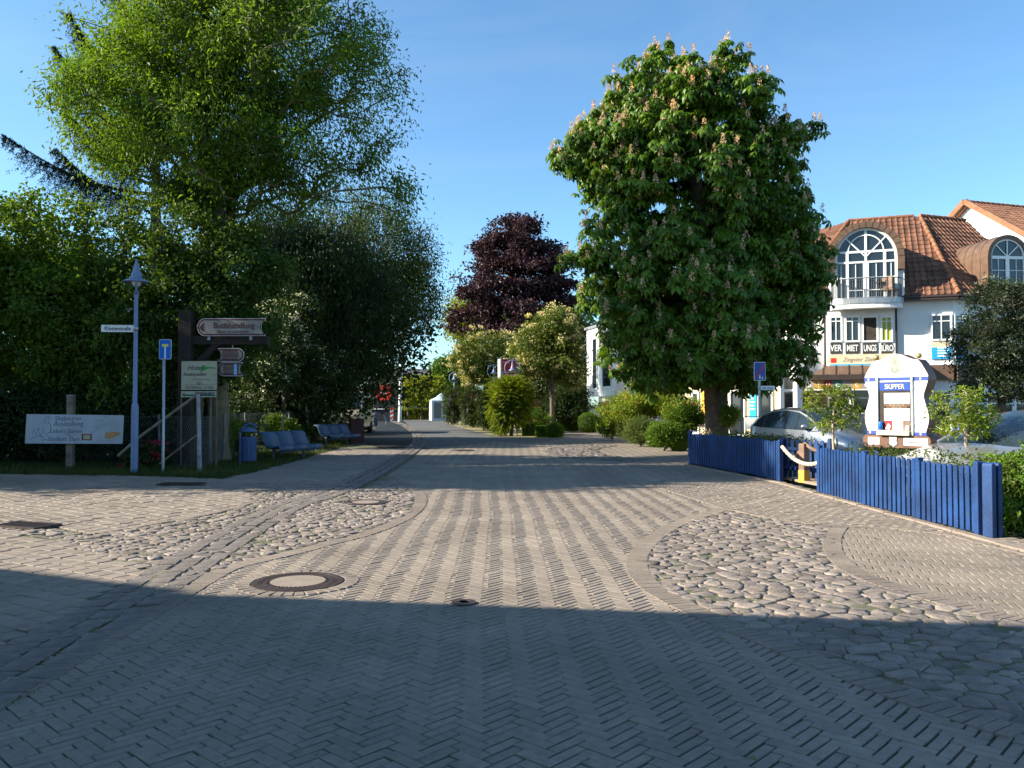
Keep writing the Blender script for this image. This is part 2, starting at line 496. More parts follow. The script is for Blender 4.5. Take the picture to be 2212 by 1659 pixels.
def clip_cell(cell, mx, my, nx, ny):
    out = []
    n = len(cell)
    for i in range(n):
        a = cell[i]; b = cell[(i + 1) % n]
        da = (a[0] - mx) * nx + (a[1] - my) * ny; db = (b[0] - mx) * nx + (b[1] - my) * ny
        if da <= 0: out.append(a)
        if (da < 0 < db) or (db < 0 < da):
            t = da / (da - db); out.append((a[0] + (b[0] - a[0]) * t, a[1] + (b[1] - a[1]) * t))
    return out
def cobbles(name, poly, su, sv, ang, parent, mats, n_parts=300, gap=0.009, z=0.0, hj=0.0035, jit=0.30, ymax=1e9, dome=0.003):
    xs = [p[0] for p in poly]; ys = [p[1] for p in poly]
    cx, cy = (min(xs) + max(xs)) / 2, (min(ys) + max(ys)) / 2
    rad = math.hypot(max(xs) - min(xs), max(ys) - min(ys)) / 2 + 1
    I, J = np.meshgrid(np.arange(-int(rad / su) - 2, int(rad / su) + 2), np.arange(-int(rad / sv) - 2, int(rad / sv) + 2))
    u = ((I + (J % 2) * 0.5) * su).ravel(); v = (J * sv).ravel()
    u = u + R.uniform(-jit, jit, u.shape) * su * 1.2; v = v + R.uniform(-jit, jit, v.shape) * sv * 0.7
    v = v + 0.05 * np.sin(u * 1.3)
    c, s = cos(ang), sin(ang)
    X = u * c - v * s + cx; Y = u * s + v * c + cy
    near = visible(X, Y, 1.9) & (Y < ymax + 1)
    X = X[near]; Y = Y[near]
    ins = inpoly(X, Y, poly) & (Y < ymax)
    items = []
    for i in np.nonzero(ins)[0]:
        d2 = (X - X[i]) ** 2 + (Y - Y[i]) ** 2
        nb = np.argsort(d2)[1:10]
        h = su * 1.1
        cell = [(X[i] - h, Y[i] - h), (X[i] + h, Y[i] - h), (X[i] + h, Y[i] + h), (X[i] - h, Y[i] + h)]
        for j in nb:
            dx, dy = X[j] - X[i], Y[j] - Y[i]; L = math.hypot(dx, dy)
            if L < 1e-6: continue
            nx, ny = dx / L, dy / L
            cell = clip_cell(cell, X[i] + nx * (L / 2 - gap / 2), Y[i] + ny * (L / 2 - gap / 2), nx, ny)
            if len(cell) < 3: break
        if len(cell) < 3: continue
        cell = chaikin(cell, 1, True, .13)
        items.append((X[i], Y[i], cell))
    items.sort(key=lambda t: math.hypot(t[0], t[1]) + (0 if visible(np.array(t[0]), np.array(t[1])) else 1e4))
    big = {}
    def stone(cell, x0, y0):
        n = len(cell); hz = R.normal(0, hj)
        cxx = sum(p[0] for p in cell) / n; cyy = sum(p[1] for p in cell) / n
        vs = []
        tx, ty = R.normal(0, 0.022), R.normal(0, 0.022)
        for sc, zz in ((1.0, -0.04), (0.995, -0.004), (0.96, dome * 0.7), (0.55, dome)):
            for p in cell:
                w = 1 + R.normal(0, 0.02)
                x = cxx + (p[0] - cxx) * sc * w; y = cyy + (p[1] - cyy) * sc * w
                vs.append((x - x0, y - y0, zz + (hz + (x - cxx) * tx + (y - cyy) * ty if zz > -0.04 else 0) + (R.normal(0, 0.0035) if zz > 0 else 0)))
        vs.append((cxx - x0, cyy - y0, dome + hz + R.normal(0, 0.003)))
        fs = []
        for r in range(3):
            for k in range(n):
                k2 = (k + 1) % n
                fs.append((r * n + k, r * n + k2, (r + 1) * n + k2)); fs.append((r * n + k, (r + 1) * n + k2, (r + 1) * n + k))
        for k in range(n): fs.append((3 * n + k, 3 * n + (k + 1) % n, 4 * n))
        return vs, fs
    for q, (x, y, cell) in enumerate(items):
        mi = 1 if (len(mats) > 1 and R.random() < 0.28) else 0
        tv = float(np.clip(R.normal(1, 0.15), 0.6, 1.4))
        if q < n_parts and visible(np.array(x), np.array(y)):
            vs, fs = stone(cell, x, y)
            me = np_mesh(name, vs, fs, mats[mi], np.full(len(fs), tv), smooth=True)
            o = newobj(name, me, parent); o.location = (x, y, z)
        else:
            vs, fs = stone(cell, 0, -0.0)
            B = big.setdefault(mi, [[], [], []])
            b = len(B[0])
            B[0].extend([(a, bb, cc + z) for a, bb, cc in vs]); B[1].extend([(a + b, bb + b, cc + b) for a, bb, cc in fs]); B[2].extend([tv] * len(fs))
    for mi, B in big.items():
        me = np_mesh(name, B[0], B[1], mats[mi], B[2], smooth=True)
        o = newobj(name + 's', me, parent); o['kind'] = 'stuff'

# --- sheets
g = MB(); g.add([(-900, -300, -0.12), (900, -300, -0.12), (900, 1500, -0.12), (-900, 1500, -0.12)], [(0, 1, 2, 3)])
tag(g.obj('ground', M['verge']), kind='structure')

Z1 = lambda x, y: (x * .3418, 972 + y * .3418)          # measured in enlarged crops of the photograph
Z2 = lambda x, y: (702.2 + x * .3418, 864 + y * .3418)
Z3 = lambda x, y: (1350 + x * .3896, 1026 + y * .3896)
Z4 = lambda x, y: (x * .3418, 1242 + y * .3418)

# pavement bed of the whole crossing
bed = XY([(-1300, 1048), (0, 1024), (300, 1028), (480, 1033), (560, 1017), (640, 995), (718, 972), (770, 952), (812, 925), (800, 905), (835, 897), (935, 897),
          (975, 915), (1020, 925), (1075, 941), (1150, 948), (1217, 947), (1215, 932), (1295, 928), (1315, 932), (1380, 946), (1420, 956), (1490, 968), (1492, 1003),
          (1685, 1040), (1770, 1064), (2150, 1168), (2500, 1200)]) + [(9.5, 3.0), (9.5, -8), (-18, -8), (-18, 3)]
bedo = sheet('pavement', bed, -0.017, M['joint_moss'])

# herringbone carriageway
road_l = [(0, 1502), (171, 1406), (342, 1307), (458, 1239), (496, 1223), (581, 1204), (666, 1184), (702, 1173), (770, 1158), (839, 1134), (887, 1108), (904, 1086), (902, 1069), (893, 1055), (866, 1042), (835, 1031), (856, 1014), (893, 990), (917, 966)]
cres_band = [Z3(550, 190), Z3(300, 262), Z3(160, 345), Z3(75, 430), Z3(58, 510), Z3(105, 590), Z3(220, 675), Z3(430, 775), Z3(700, 885), Z3(1000, 1010), Z3(1300, 1130), Z3(1750, 1300), Z3(2212, 1440)]
hr = XY(road_l) + XY([(1010, 961), (1150, 955), (1300, 960), (1420, 975)]) + XY([(1500, 1012), Z3(150, 60)]) + XY(cres_band) + [(4.2, 2.9), (-6.5, 2.9)]
H = herring(hr, radians(45 + 1.5), ymax=24)
root = bedo
lay('paving_brick', H, M['brick'], root, 300, stuff_name='paving_bricks', jz=0.0012, dark=0.08, tilt=0.004)


# right herringbone field behind the crescent
edge_r = [Z3(1190, 290), Z3(1150, 340), Z3(1145, 405), Z3(1180, 465), Z3(1260, 535), Z3(1420, 600), Z3(1580, 650), Z3(1800, 712), Z3(2080, 785), Z3(2400, 850)]
hr2 = XY(edge_r) + XY([Z3(3000, 700), Z3(2212, 440), Z3(1800, 335), Z3(1500, 300), Z3(1225, 285)])
lay('paving_brick', herring(hr2, radians(73), warp=True, ymax=22), M['brick'], root, 300, stuff_name='paving_bricks', dark=0.1)
# upper soldier-row pavement by the fence
up = XY([(1500, 1012), Z3(150, 60), Z3(560, 190), Z3(860, 250), Z3(1190, 288), Z3(1500, 298), Z3(1800, 333), Z3(2212, 438), Z3(2900, 600), Z3(2700, 380), Z3(2212, 350), Z3(2000, 340), Z3(1080, 95), Z3(860, 35), (1685, 1040), (1492, 1003)])
lay('paver', rows(up, radians(8), 0.21, 0.105, 0.008, ymax=22, curve=0.3), M['brick2'], root, 300, stuff_name='pavers', dark=0.14)
# far carriageway of the crossing, bricks too small to tell apart are one sheet
far = XY([(835, 1031), (856, 1014), (893, 990), (914, 967), (917, 955), (1000, 945), (1100, 948), (1217, 947), (1215, 932), (1295, 928), (1315, 932), (1380, 946), (1420, 956), (1490, 968), (1492, 1003), (1500, 1012), (1300, 1000), (1000, 1000)])
fo = sheet('far_paving', far, -0.006, M['brick2']); 
def stripes(m, sc):
    nt = m.node_tree; N = nt.nodes; L = nt.links
    b = N['Principled BSDF']
    tc = N.new('ShaderNodeTexCoord'); w = N.new('ShaderNodeTexWave'); w.inputs['Scale'].default_value = sc; w.inputs['Distortion'].default_value = 1.5; w.inputs['Detail'].default_value = 2
    L.new(tc.outputs['Object'], w.inputs[0])
    src = b.inputs['Base Color'].links[0].from_socket
    mr = N.new('ShaderNodeMapRange'); mr.inputs[3].default_value = 0.78; mr.inputs[4].default_value = 1.08
    L.new(w.outputs['Fac'], mr.inputs[0])
    vm = N.new('ShaderNodeVectorMath'); vm.operation = 'SCALE'
    L.new(src, vm.inputs[0]); L.new(mr.outputs[0], vm.inputs['Scale']); L.new(vm.outputs[0], b.inputs['Base Color'])
M['far'] = mat('far_paving_brick', (0.21, 0.172, 0.135), 0.85, 0.10, 0.5, 0.3, 60, fine=0.12)
stripes(M['far'], 1.06)
fo.data.materials[0] = M['far']

# asphalt lane bending away
asp = XY([(917, 966), (1010, 961), (1064, 953), (1150, 957), (1225, 947), (1150, 944), (1080, 941), (1020, 927), (975, 917), (930, 905), (868, 903), (880, 915), (905, 930), (918, 945), (913, 958)])
sheet('walkway', XY([(800, 905), (835, 899), (866, 903.2), (878, 915), (903, 930), (916, 945), (911, 958), (891, 986), (770, 953), (812, 925)]), -0.006, M['walk'])
sheet('asphalt_lane', asp, 0.002, M['asphalt'])
lane = XY([(868, 903.5), (930, 905.5), (990, 906), (975, 897.5), (935, 892), (700, 884), (640, 886), (800, 896.5), (835, 899)])
sheet('cross_street', lane, 0.0, M['far'])

# left walkway (slabs) and gutter
walk = XY([Z2(330, 180), Z2(400, 155), Z2(470, 170), Z2(530, 195), Z2(562, 240), Z2(548, 285), Z2(500, 330), Z2(370, 400), Z2(100, 520), Z2(0, 560), Z2(-420, 570), Z2(-700, 545), (480, 1034), (560, 1018), (640, 996), (718, 973), (770, 953), (812, 930)])
w_it = rows(walk, radians(78), 0.2, 0.2, 0.008, ymax=30)
lay('paving_slab', w_it, M['walk'], root, 150, stuff_name='paving_slabs', dark=0.12, z=0.0)
sheet('walk_bed', walk, -0.02, M['walk'])
gut = chaikin(XY([Z2(420, 130), Z2(520, 165), Z2(590, 215), Z2(600, 262), Z2(560, 310), Z2(430, 390), Z2(300, 465), Z2(150, 540), Z2(-60, 625), (640, 1085), (560, 1125), (480, 1175), (400, 1222), (330, 1268), (240, 1325), (120, 1395), (0, 1465), (-200, 1575)]), 2)
# square left pavers
tl = XY([Z1(-2200, 205), Z1(0, 190), Z1(600, 200), Z1(1200, 215), Z1(1560, 255), Z1(1640, 290), Z1(1600, 330), Z1(1400, 390), Z1(1000, 460), Z1(620, 525), Z1(540, 530), Z1(300, 480), Z1(0, 425), Z1(-300, 400), Z1(-2200, 330)])
lay('paver', rows(tl, radians(-38), 0.2, 0.2, 0.012, ymax=19), M['brick2'], root, 300, stuff_name='pavers', dark=0.14)
ll = XY([Z1(-2200, 400), Z1(0, 500), Z1(300, 555), Z1(600, 635), Z1(1005, 765), Z1(790, 862), Z1(600, 945), Z1(0, 1215), Z1(-1200, 1755), Z1(-3500, 1755)])
lay('paver', rows(ll, radians(-30), 0.2, 0.2, 0.010), M['brick2'], root, 300, stuff_name='pavers', dark=0.14)
# far-left strip pavers along the verge
tls = XY([(-750, 1036), (0, 1024), (300, 1028), (480, 1034), Z2(-700, 545), Z1(1560, 255), Z1(1200, 215), Z1(600, 200), Z1(0, 190), Z1(-2200, 203)])
lay('paver', rows(tls, radians(0), 0.2, 0.1, 0.008, ymax=21), M['brick2'], root, 0, stuff_name='pavers', dark=0.14)

# bands
bands = []
bands += soldier(chaikin(XY(road_l[:16]), 2), 0.21, 0.075, side=-0.05)
bands += soldier(chaikin(XY(cres_band), 2), 0.22, 0.075, side=-0.0)
bands += soldier(chaikin(XY(edge_r), 2), 0.21, 0.075, side=0.0)
bands += soldier(chaikin(XY([Z1(1010, 768), Z1(800, 868), Z1(600, 960), Z1(300, 1100), Z1(0, 1245), Z1(-300, 1390)]), 1), 0.22, 0.075, side=0.12)
bands += soldier(chaikin(XY([Z1(1640, 285), Z1(1600, 332), Z1(1400, 392), Z1(1000, 463), Z1(620, 527), Z1(500, 535)]), 2), 0.12, 0.1, side=0.0)
bands += soldier(XY([Z3(150, 58), Z3(380, 130), Z3(560, 188), Z3(860, 248), Z3(1190, 286), Z3(1500, 297), Z3(1800, 333), Z3(2212, 438), Z3(2900, 600)]), 0.21, 0.07, along=True)
lay('band_brick', bands, M['band'], root, 300, stuff_name='band_bricks', z=0.007, jz=0.001, dark=0.14)
# kerb strip under the fence
kf = XY([(1492, 1006), (1685, 1043), (1770, 1067), (2150, 1171), (2600, 1290)])
lay('kerb_stone', soldier(kf, 0.9, 0.14, along=True, side=-0.02), M['concrete'], root, 40, z=0.02, jz=0.002)

# cobbles
right_c = XY([Z3(560, 194), Z3(310, 275), Z3(180, 360), Z3(105, 435), Z3(92, 505), Z3(150, 590), Z3(290, 675), Z3(450, 750), Z3(700, 855), Z3(1000, 980), Z3(1300, 1100), Z3(1750, 1270), Z3(2212, 1400)]) + [(4.6, 3.2), (7.5, 4.5)] + XY([Z3(2900, 930), Z3(2400, 860), Z3(2080, 795), Z3(1800, 722), Z3(1560, 660), Z3(1400, 610), Z3(1240, 545), Z3(1160, 470), Z3(1125, 410), Z3(1130, 350), Z3(1175, 295), Z3(860, 256)])
sheet('joint_sand', right_c, -0.005, M['joint_moss'])
cobbles('cobble', right_c, 0.19, 0.15, radians(-14), root, [M['cobble'], M['cobble_pink']], 300)
left_c = XY([Z1(-2200, 338), Z1(0, 450), Z1(300, 495), Z1(540, 540), Z1(620, 535), Z1(1000, 468), Z1(1400, 398), Z1(1600, 338), Z1(1650, 290), Z1(1560, 215), Z1(2080, 190), Z1(2300, 250), (835, 1033), (866, 1044), (891, 1056), (899, 1070), (900, 1084), (884, 1105), (836, 1131), (768, 1155), (700, 1170), (581, 1200), (496, 1219), (456, 1235), (342, 1302), (171, 1400), (0, 1497), (-300, 1650), (-400, 1560), Z1(0, 1248), Z1(300, 1103), Z1(600, 963), Z1(800, 870), Z1(1012, 770), Z1(600, 640), Z1(300, 560), Z1(0, 505), Z1(-2200, 396)])
gl = [p for p in gut]
def near_line(px, py, line, w):
    best = 1e9
    for a, b in zip(line[:-1], line[1:]):
        vx, vy = b[0] - a[0], b[1] - a[1]; L2 = vx * vx + vy * vy + 1e-9
        t = max(0, min(1, ((px - a[0]) * vx + (py - a[1]) * vy) / L2))
        best = min(best, math.hypot(px - a[0] - vx * t, py - a[1] - vy * t))
    return best < w
sheet('joint_sand', left_c, -0.006, M['joint_moss'])
cobbles('cobble', left_c, 0.175, 0.13, radians(20), root, [M['cobble'], M['cobble_pink']], 300, hj=0.005, ymax=20, gap=0.011)
# gutter: dressed granite setts in rows along the channel
gs = []
for off in (-0.2, 0.0, 0.2):
    for k, (p, a) in enumerate(resample(gut, 0.245)):
        q = (p[0] - sin(a) * off + cos(a) * (0.12 if off == 0 else 0), p[1] + cos(a) * off + sin(a) * (0.12 if off == 0 else 0))
        gs.append((q[0], q[1], a, 0.225, 0.175))
M['sett'] = mat('granite_sett', (0.165, 0.138, 0.12), 0.8, 0.18, 6.0, 0.8, 40, tint=True, fine=0.3)
lay('granite_sett', gs, M['sett'], root, 300, stuff_name='granite_setts', z=0.012, jz=0.003, tilt=0.02, dark=0.25, jxy=0.008, jr=0.04)
# cobbled crescent in the shade, middle distance
mid_c = XY([Z2(1365, 325), Z2(1420, 300), Z2(1560, 283), Z2(1750, 282), Z2(1830, 290), Z2(1740, 305), Z2(1700, 320), Z2(1760, 345), Z2(1900, 365), Z2(2080, 375), Z2(1900, 390), Z2(1640, 378), Z2(1450, 355)])
sheet('cobble_crescent_bed', mid_c, 0.002, M['joint'])
cobbles('cobble', mid_c, 0.22, 0.17, 0, root, [M['sett']], 0, z=0.006, hj=0.006)

# weeds in the joints
def tufts(name, pts, hmin, hmax, per, spread, m, label=None, w=0.006):
    P = np.asarray(pts, dtype=float); n = len(P) * per
    base = np.repeat(P, per, axis=0) + np.concatenate([R.normal(0, spread, (n, 2)), np.zeros((n, 1))], 1)
    a = R.uniform(0, 2 * pi, n); h = R.uniform(hmin, hmax, n); lean = R.uniform(0.1, 0.7, n) * h
    d = np.stack([np.cos(a), np.sin(a), np.zeros(n)], -1); s = np.stack([-np.sin(a), np.cos(a), np.zeros(n)], -1) * w
    tip = base + d * lean[:, None] + np.array([0, 0, 1]) * h[:, None]
    v = np.stack([base - s, base + s, tip], 1).reshape(-1, 3)
    me = np_mesh(name, v, np.arange(3 * n).reshape(-1, 3), m, R.uniform(0.6, 1.3, n))
    o = newobj(name, me); o['kind'] = 'stuff'
    if label: o['label'] = label; o['category'] = 'grass'
    return o
M['grass'] = leafmat('grass_blade', (0.06, 0.10, 0.018), 0.3)
M['weed'] = leafmat('weed_blade', (0.10, 0.14, 0.02), 0.3)
wp = []
for p, a in resample(gut, 0.05):
    if p[1] < 16:
        for off in (-0.1, 0.1, 0.3):
            if math.sin(p[0] * 2.1 + p[1] * 1.3 + off * 9) > 0.45:
                wp.append((p[0] - sin(a) * off, p[1] + cos(a) * off, -0.005))
lx = R.uniform(-9, -1, 2500); ly = R.uniform(5, 16, 2500)
k = inpoly(lx, ly, left_c) & (np.sin(lx * 3.1 + ly * 1.7) + np.sin(ly * 2.9) > 0.3)
wp += [(a, b, -0.01) for a, b in zip(lx[k], ly[k])]
tufts('joint_weeds', wp, 0.008, 0.028, 9, 0.015, M['weed'], 'small green weeds growing in the joints of the cobbles', 0.005)

# verge grass
vg = XY([(-600, 1036), (0, 1024), (300, 1028), (480, 1033), (560, 1017), (640, 995), (718, 972), (770, 952), (812, 925), (780, 915), (700, 925), (560, 965), (430, 985), (0, 985), (-600, 1000)])
xs = R.uniform(-22, -5, 60000); ys = R.uniform(16, 42, 60000)
k = inpoly(xs, ys, vg)
tufts('verge_grass', np.stack([xs[k], ys[k], np.full(k.sum(), -0.06)], -1), 0.05, 0.19, 8, 0.05, M['grass'], 'shaded grass verge between the pavement and the wire fence', 0.008)
sheet('verge', vg, -0.025, M['verge'])
# planting bed by the wisteria lamps, and mulch bed by the shrubs
isl = XY([(1217, 948), (1150, 947), (1075, 942.5), (1040, 936), (985, 921), (960, 914), (985, 908), (1100, 908), (1297, 915), (1294, 929), (1216, 933)])
sheet('planting_island', isl, 0.012, M['sand'])
mul = XY([(1293, 928), (1315, 933), (1380, 947), (1420, 957), (1492, 969), (1495, 1000), (1690, 1036), (1900, 1000), (1900, 940), (2000, 915), (1290, 912)])
sheet('planting_bed', mul, -0.008, M['mulch'])

# ---- manholes and grates
def manhole(name, c, ro, label, fill=True, n_teeth=40):
    t = T(name, label, 'manhole cover', (c[0], c[1], 0.012))
    mb = MB(); mb.lathe([(ro - 0.02, -0.03), (ro, -0.03), (ro, 0.0), (ro - 0.055, 0.002), (ro - 0.06, -0.012), (ro - 0.085, -0.012), (ro - 0.09, 0.0), (ro - 0.13, 0.001), (ro - 0.135, -0.01), (ro * 0.62 + 0.01, -0.01)], 48, smooth=False)
    mb.obj('frame', M['iron'], t)
    for ring, rr, nn in ((0, ro - 0.073, n_teeth * 2), (1, ro * 0.62 + (ro * 0.38 - 0.14) * 0.55, n_teeth)):
        tb = MB()
        for q in range(nn):
            a = 2 * pi * q / nn; Lx = 0.011 if ring == 0 else max(0.02, (ro * 0.38 - 0.15) * 0.35)
            tb.M = Matrix.Rotation(a, 4, 'Z') @ Matrix.Translation((rr, 0, 0))
            tb.box(-Lx, Lx, -0.011, 0.011, -0.011, 0.0025)
        o = tb.obj('cast_stud_ring', M['iron'], t); o['kind'] = 'stuff'
    if fill:
        mb = MB(); mb.lathe([(ro * 0.62, -0.02), (ro * 0.62, 0.0), (ro * 0.6, 0.003), (0.001, 0.004)], 48, smooth=False)
        mb.obj('concrete_lid', M['concrete'], t)
    return t
c = G(644, 1258)
manhole('manhole_cover', c, 0.40, 'large round manhole cover with studded iron ring and pale concrete centre')
ring = []
nn = 34
for q in range(nn):
    a = 2 * pi * q / nn
    ring.append((c.x + cos(a) * 0.475, c.y + sin(a) * 0.475, a, 0.13, 0.08))
lay('ring_brick', ring, M['band'], root, 40, z=0.009, jz=0.001)
c2 = G(1002, 1303)
manhole('manhole_cover', c2, 0.10, 'tiny round valve cover at the edge of the foreground shade', fill=False, n_teeth=12)
c3 = G(790, 1086)
manhole('manhole_cover', c3, 0.36, 'pale round manhole cover set among the cobbles by the curved kerb band')
for (x, y, rr, lab) in ((905, 968, 0.4, 'dark manhole cover on the walkway gutter near the far bend'), (860, 966, .4, 'dark manhole cover at the shaded edge of the left walkway'), (1000, 973, .4, 'dark manhole cover in the shaded middle of the far carriageway')):
    p = G(x, y); manhole('manhole_cover', p, rr, lab, fill=False)
def grate(c, ang, L, W, label):
    t = T('drain_grate', label, 'drain grate', (c.x, c.y, 0.02), ang)
    f = MB(); f.box(-L / 2, L / 2, -W / 2, -W / 2 + .03, -.04, .01); f.box(-L / 2, L / 2, W / 2 - .03, W / 2, -.04, .01); f.box(-L / 2, -L / 2 + .03, -W / 2 + .03, W / 2 - .03, -.04, .01); f.box(L / 2 - .03, L / 2, -W / 2 + .03, W / 2 - .03, -.04, .01)
    f.obj('frame', M['iron'], t)
    n = 12
    for q in range(n):
        b = MB(); x = -L / 2 + .04 + (L - .08) * (q + .5) / n; b.box(x - .011, x + .011, -W / 2 + .031, W / 2 - .031, -.035, .006); b.obj('bar', M['iron'], t)
    b = MB(); b.box(-L / 2 + .031, L / 2 - .031, -W / 2 + .031, W / 2 - .031, -.04, -.036); b.obj('pit', M['soil'], t)
grate(G(58, 1137), radians(-20), 0.75, 0.42, 'iron drain grate in the cobbled channel between the two square paver fields')
grate(G(392, 1047), radians(2), 0.85, 0.4, 'dark drain grate in the shaded pavement below the chain-link fence corner')

# leaf litter along the edges
def litter(name, pts, m, label, ln=0.03):
    P = np.asarray(pts, dtype=float); n = len(P)
    ax = np.concatenate([R.normal(0, 1, (n, 2)), R.normal(0, .12, (n, 1))], 1); nr = np.concatenate([R.normal(0, .25, (n, 2)), np.ones((n, 1))], 1)
    v, f = leaf_geo(P, ax, nr, ln * R.uniform(.5, 1.3, n), ln * .55 * R.uniform(.6, 1.2, n), .15)
    o = newobj(name, np_mesh(name, v, f, m, np.repeat(R.uniform(.6, 1.5, n), 2))); o['kind'] = 'stuff'; o['label'] = label; o['category'] = 'leaf litter'
    return o
# ------------------------------------------------------------------ PLANTS
M['L_inner'] = mat('inner_twigs', (0.02, 0.035, 0.01), 0.95, 0.3, 10)
M['bark'] = mat('bark', (0.12, 0.09, 0.065), 0.9, 0.25, 5, 0.8, 25)
M['bark_y'] = mat('willow_bark', (0.22, 0.17, 0.08), 0.9, 0.3, 3, 0.6, 25, rgb2=(0.13, 0.115, 0.07))
M['bark_pale'] = mat('pale_bark', (0.35, 0.28, 0.2), 0.9, 0.2, 6, 0.5, 30)
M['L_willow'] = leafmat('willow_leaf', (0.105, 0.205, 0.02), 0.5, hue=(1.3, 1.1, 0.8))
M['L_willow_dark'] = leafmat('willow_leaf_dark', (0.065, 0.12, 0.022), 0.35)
M['L_hazel'] = leafmat('hazel_leaf', (0.10, 0.20, 0.018), 0.38)
M['L_cherry'] = leafmat('cherry_leaf', (0.06, 0.13, 0.02), 0.35)
M['L_elder'] = leafmat('elder_leaf', (0.11, 0.21, 0.03), 0.4)
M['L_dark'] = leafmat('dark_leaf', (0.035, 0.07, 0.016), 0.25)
M['L_chest'] = leafmat('chestnut_leaf', (0.085, 0.185, 0.016), 0.34, rough=0.42)
M['L_beech'] = leafmat('copper_beech_leaf', (0.044, 0.022, 0.032), 0.2, hue=(1.4, 1.1, 1.0))
M['L_rowan'] = leafmat('rowan_leaf', (0.12, 0.19, 0.035), 0.3)
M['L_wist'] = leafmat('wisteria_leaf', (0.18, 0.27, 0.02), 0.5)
M['L_wist_dark'] = leafmat('wisteria_leaf_dark', (0.05, 0.09, 0.02), 0.3)  # copy of the wisteria leaf with the shade put into its colour
M['L_box'] = leafmat('box_leaf', (0.11, 0.22, 0.02), 0.3)
M['L_lime'] = leafmat('lime_green_leaf', (0.22, 0.30, 0.03), 0.4)
M['L_lav'] = leafmat('lavender_leaf', (0.15, 0.23, 0.07), 0.3)
M['L_spruce'] = leafmat('spruce_needle', (0.018, 0.04, 0.022), 0.1)
M['L_ground'] = leafmat('groundcover_leaf', (0.07, 0.105, 0.02), 0.25)
M['L_lime2'] = leafmat('young_box_leaf', (0.15, 0.26, 0.02), 0.35)  # lighter copy of the box leaf, sunlight painted into its colour
M['L_azalea'] = leafmat('azalea_leaf', (0.19, 0.29, 0.022), 0.35)
M['L_grey'] = leafmat('whitebeam_leaf', (0.055, 0.085, 0.04), 0.3)
M['F_cream'] = leafmat('cream_blossom', (0.62, 0.55, 0.32), 0.3, hue=(1.1, 1.1, 1.1), var=0.15)
M['F_white'] = leafmat('white_blossom', (0.7, 0.72, 0.62), 0.3, hue=(1.1, 1.1, 1.1), var=0.1)
M['F_candle'] = leafmat('chestnut_blossom', (0.62, 0.45, 0.32), 0.3, hue=(1.2, 1.15, 1.1), var=0.15)
M['F_purple'] = leafmat('wisteria_blossom', (0.30, 0.24, 0.38), 0.3, hue=(1.1, 1.1, 1.1), var=0.15)
M['F_pink'] = leafmat('pink_blossom', (0.65, 0.16, 0.16), 0.3, hue=(1.1, 1.3, 1.2), var=0.15)
M['F_red'] = leafmat('magenta_blossom', (0.4, 0.02, 0.07), 0.2, hue=(1.1, 1.1, 1.1), var=0.2)

def E(vx, vy, Y, rvx, rvy, rd=None, w=1.0):
    """ellipsoid seen at pixel (vx,vy), depth Y, with radii in pixels; returned in metres"""
    p = V(vx, vy, Y); k = Y / 1790.0
    return (p.x, p.y, p.z, rvx * k, (rd if rd else min(rvx, rvy) * k), rvy * k, w)
def sample_ells(ells, n, shell=0.55, zmin=0.1):
    vol = np.array([e[3] * e[4] * e[5] * e[6] for e in ells]); vol = vol ** 0.75
    cnt = R.multinomial(n, vol / vol.sum())
    out = []
    for e, c in zip(ells, cnt):
        d = R.normal(0, 1, (c, 3)); d /= np.linalg.norm(d, axis=1)[:, None] + 1e-9
        r = (shell ** 3 + R.uniform(0, 1, c) * (1 - shell ** 3)) ** (1 / 3)
        # uneven outline: lobes
        lob = 1 + 0.13 * np.sin(d[:, 0] * 5 + e[0] * 3 + d[:, 2] * 4) * np.sin(d[:, 1] * 6 + e[1]) + 0.07 * np.sin(d[:, 2] * 11 + d[:, 0] * 9 + e[2])
        out.append(np.array(e[:3]) + d * (r * lob)[:, None] * np.array(e[3:6]))
    P = np.concatenate(out)
    return P[P[:, 2] > zmin]

def leaf_geo(P, axis, nrm, ln, wd, fold=0.25):
    """diamond leaves, two triangles each, folded on the midrib"""
    n = len(P)
    ax = axis / (np.linalg.norm(axis, axis=1)[:, None] + 1e-9)
    sd = np.cross(ax, nrm); sd /= np.linalg.norm(sd, axis=1)[:, None] + 1e-9
    up = np.cross(sd, ax)
    ln = np.broadcast_to(ln, (n,))[:, None]; wd = np.broadcast_to(wd, (n,))[:, None]
    b = P; t = P + ax * ln - up * ln * 0.12
    m = P + ax * ln * 0.48 + up * wd * fold
    l = m - sd * wd * 0.5; r = m + sd * wd * 0.5
    v = np.stack([b, r, t, l], 1).reshape(-1, 3)
    i = np.arange(n)[:, None] * 4
    f = np.concatenate([i + np.array([[0, 1, 2]]), i + np.array([[0, 2, 3]])], 1).reshape(-1, 3)
    return v, f
def unit(n):
    d = R.normal(0, 1, (n, 3)); return d / (np.linalg.norm(d, axis=1)[:, None] + 1e-9)

def leaves_obj(name, P, center, m, parent, ln=0.1, wd=0.05, droop=0.35, up=0.7, out=0.6, lv=0.25, tv=0.18, kind=None, fold=0.25):
    n = len(P)
    C = np.asarray(center)
    o = P - C; o /= np.linalg.norm(o, axis=1)[:, None] + 1e-9
    nr = unit(n) + np.array([0, 0, up]) + o * out
    ax = unit(n) * 0.9 + o * 0.5 + np.array([0, 0, -droop])
    s = np.clip(R.normal(1, lv, n), 0.4, 1.8)
    v, f = leaf_geo(P, ax, nr, ln * s, wd * s, fold)
    t = np.repeat(np.clip(R.normal(1, tv, n), 0.5, 1.6), 2)
    me = np_mesh(name, v, f, m, t)
    ob = newobj(name, me, parent)
    if kind: ob['kind'] = kind
    return ob

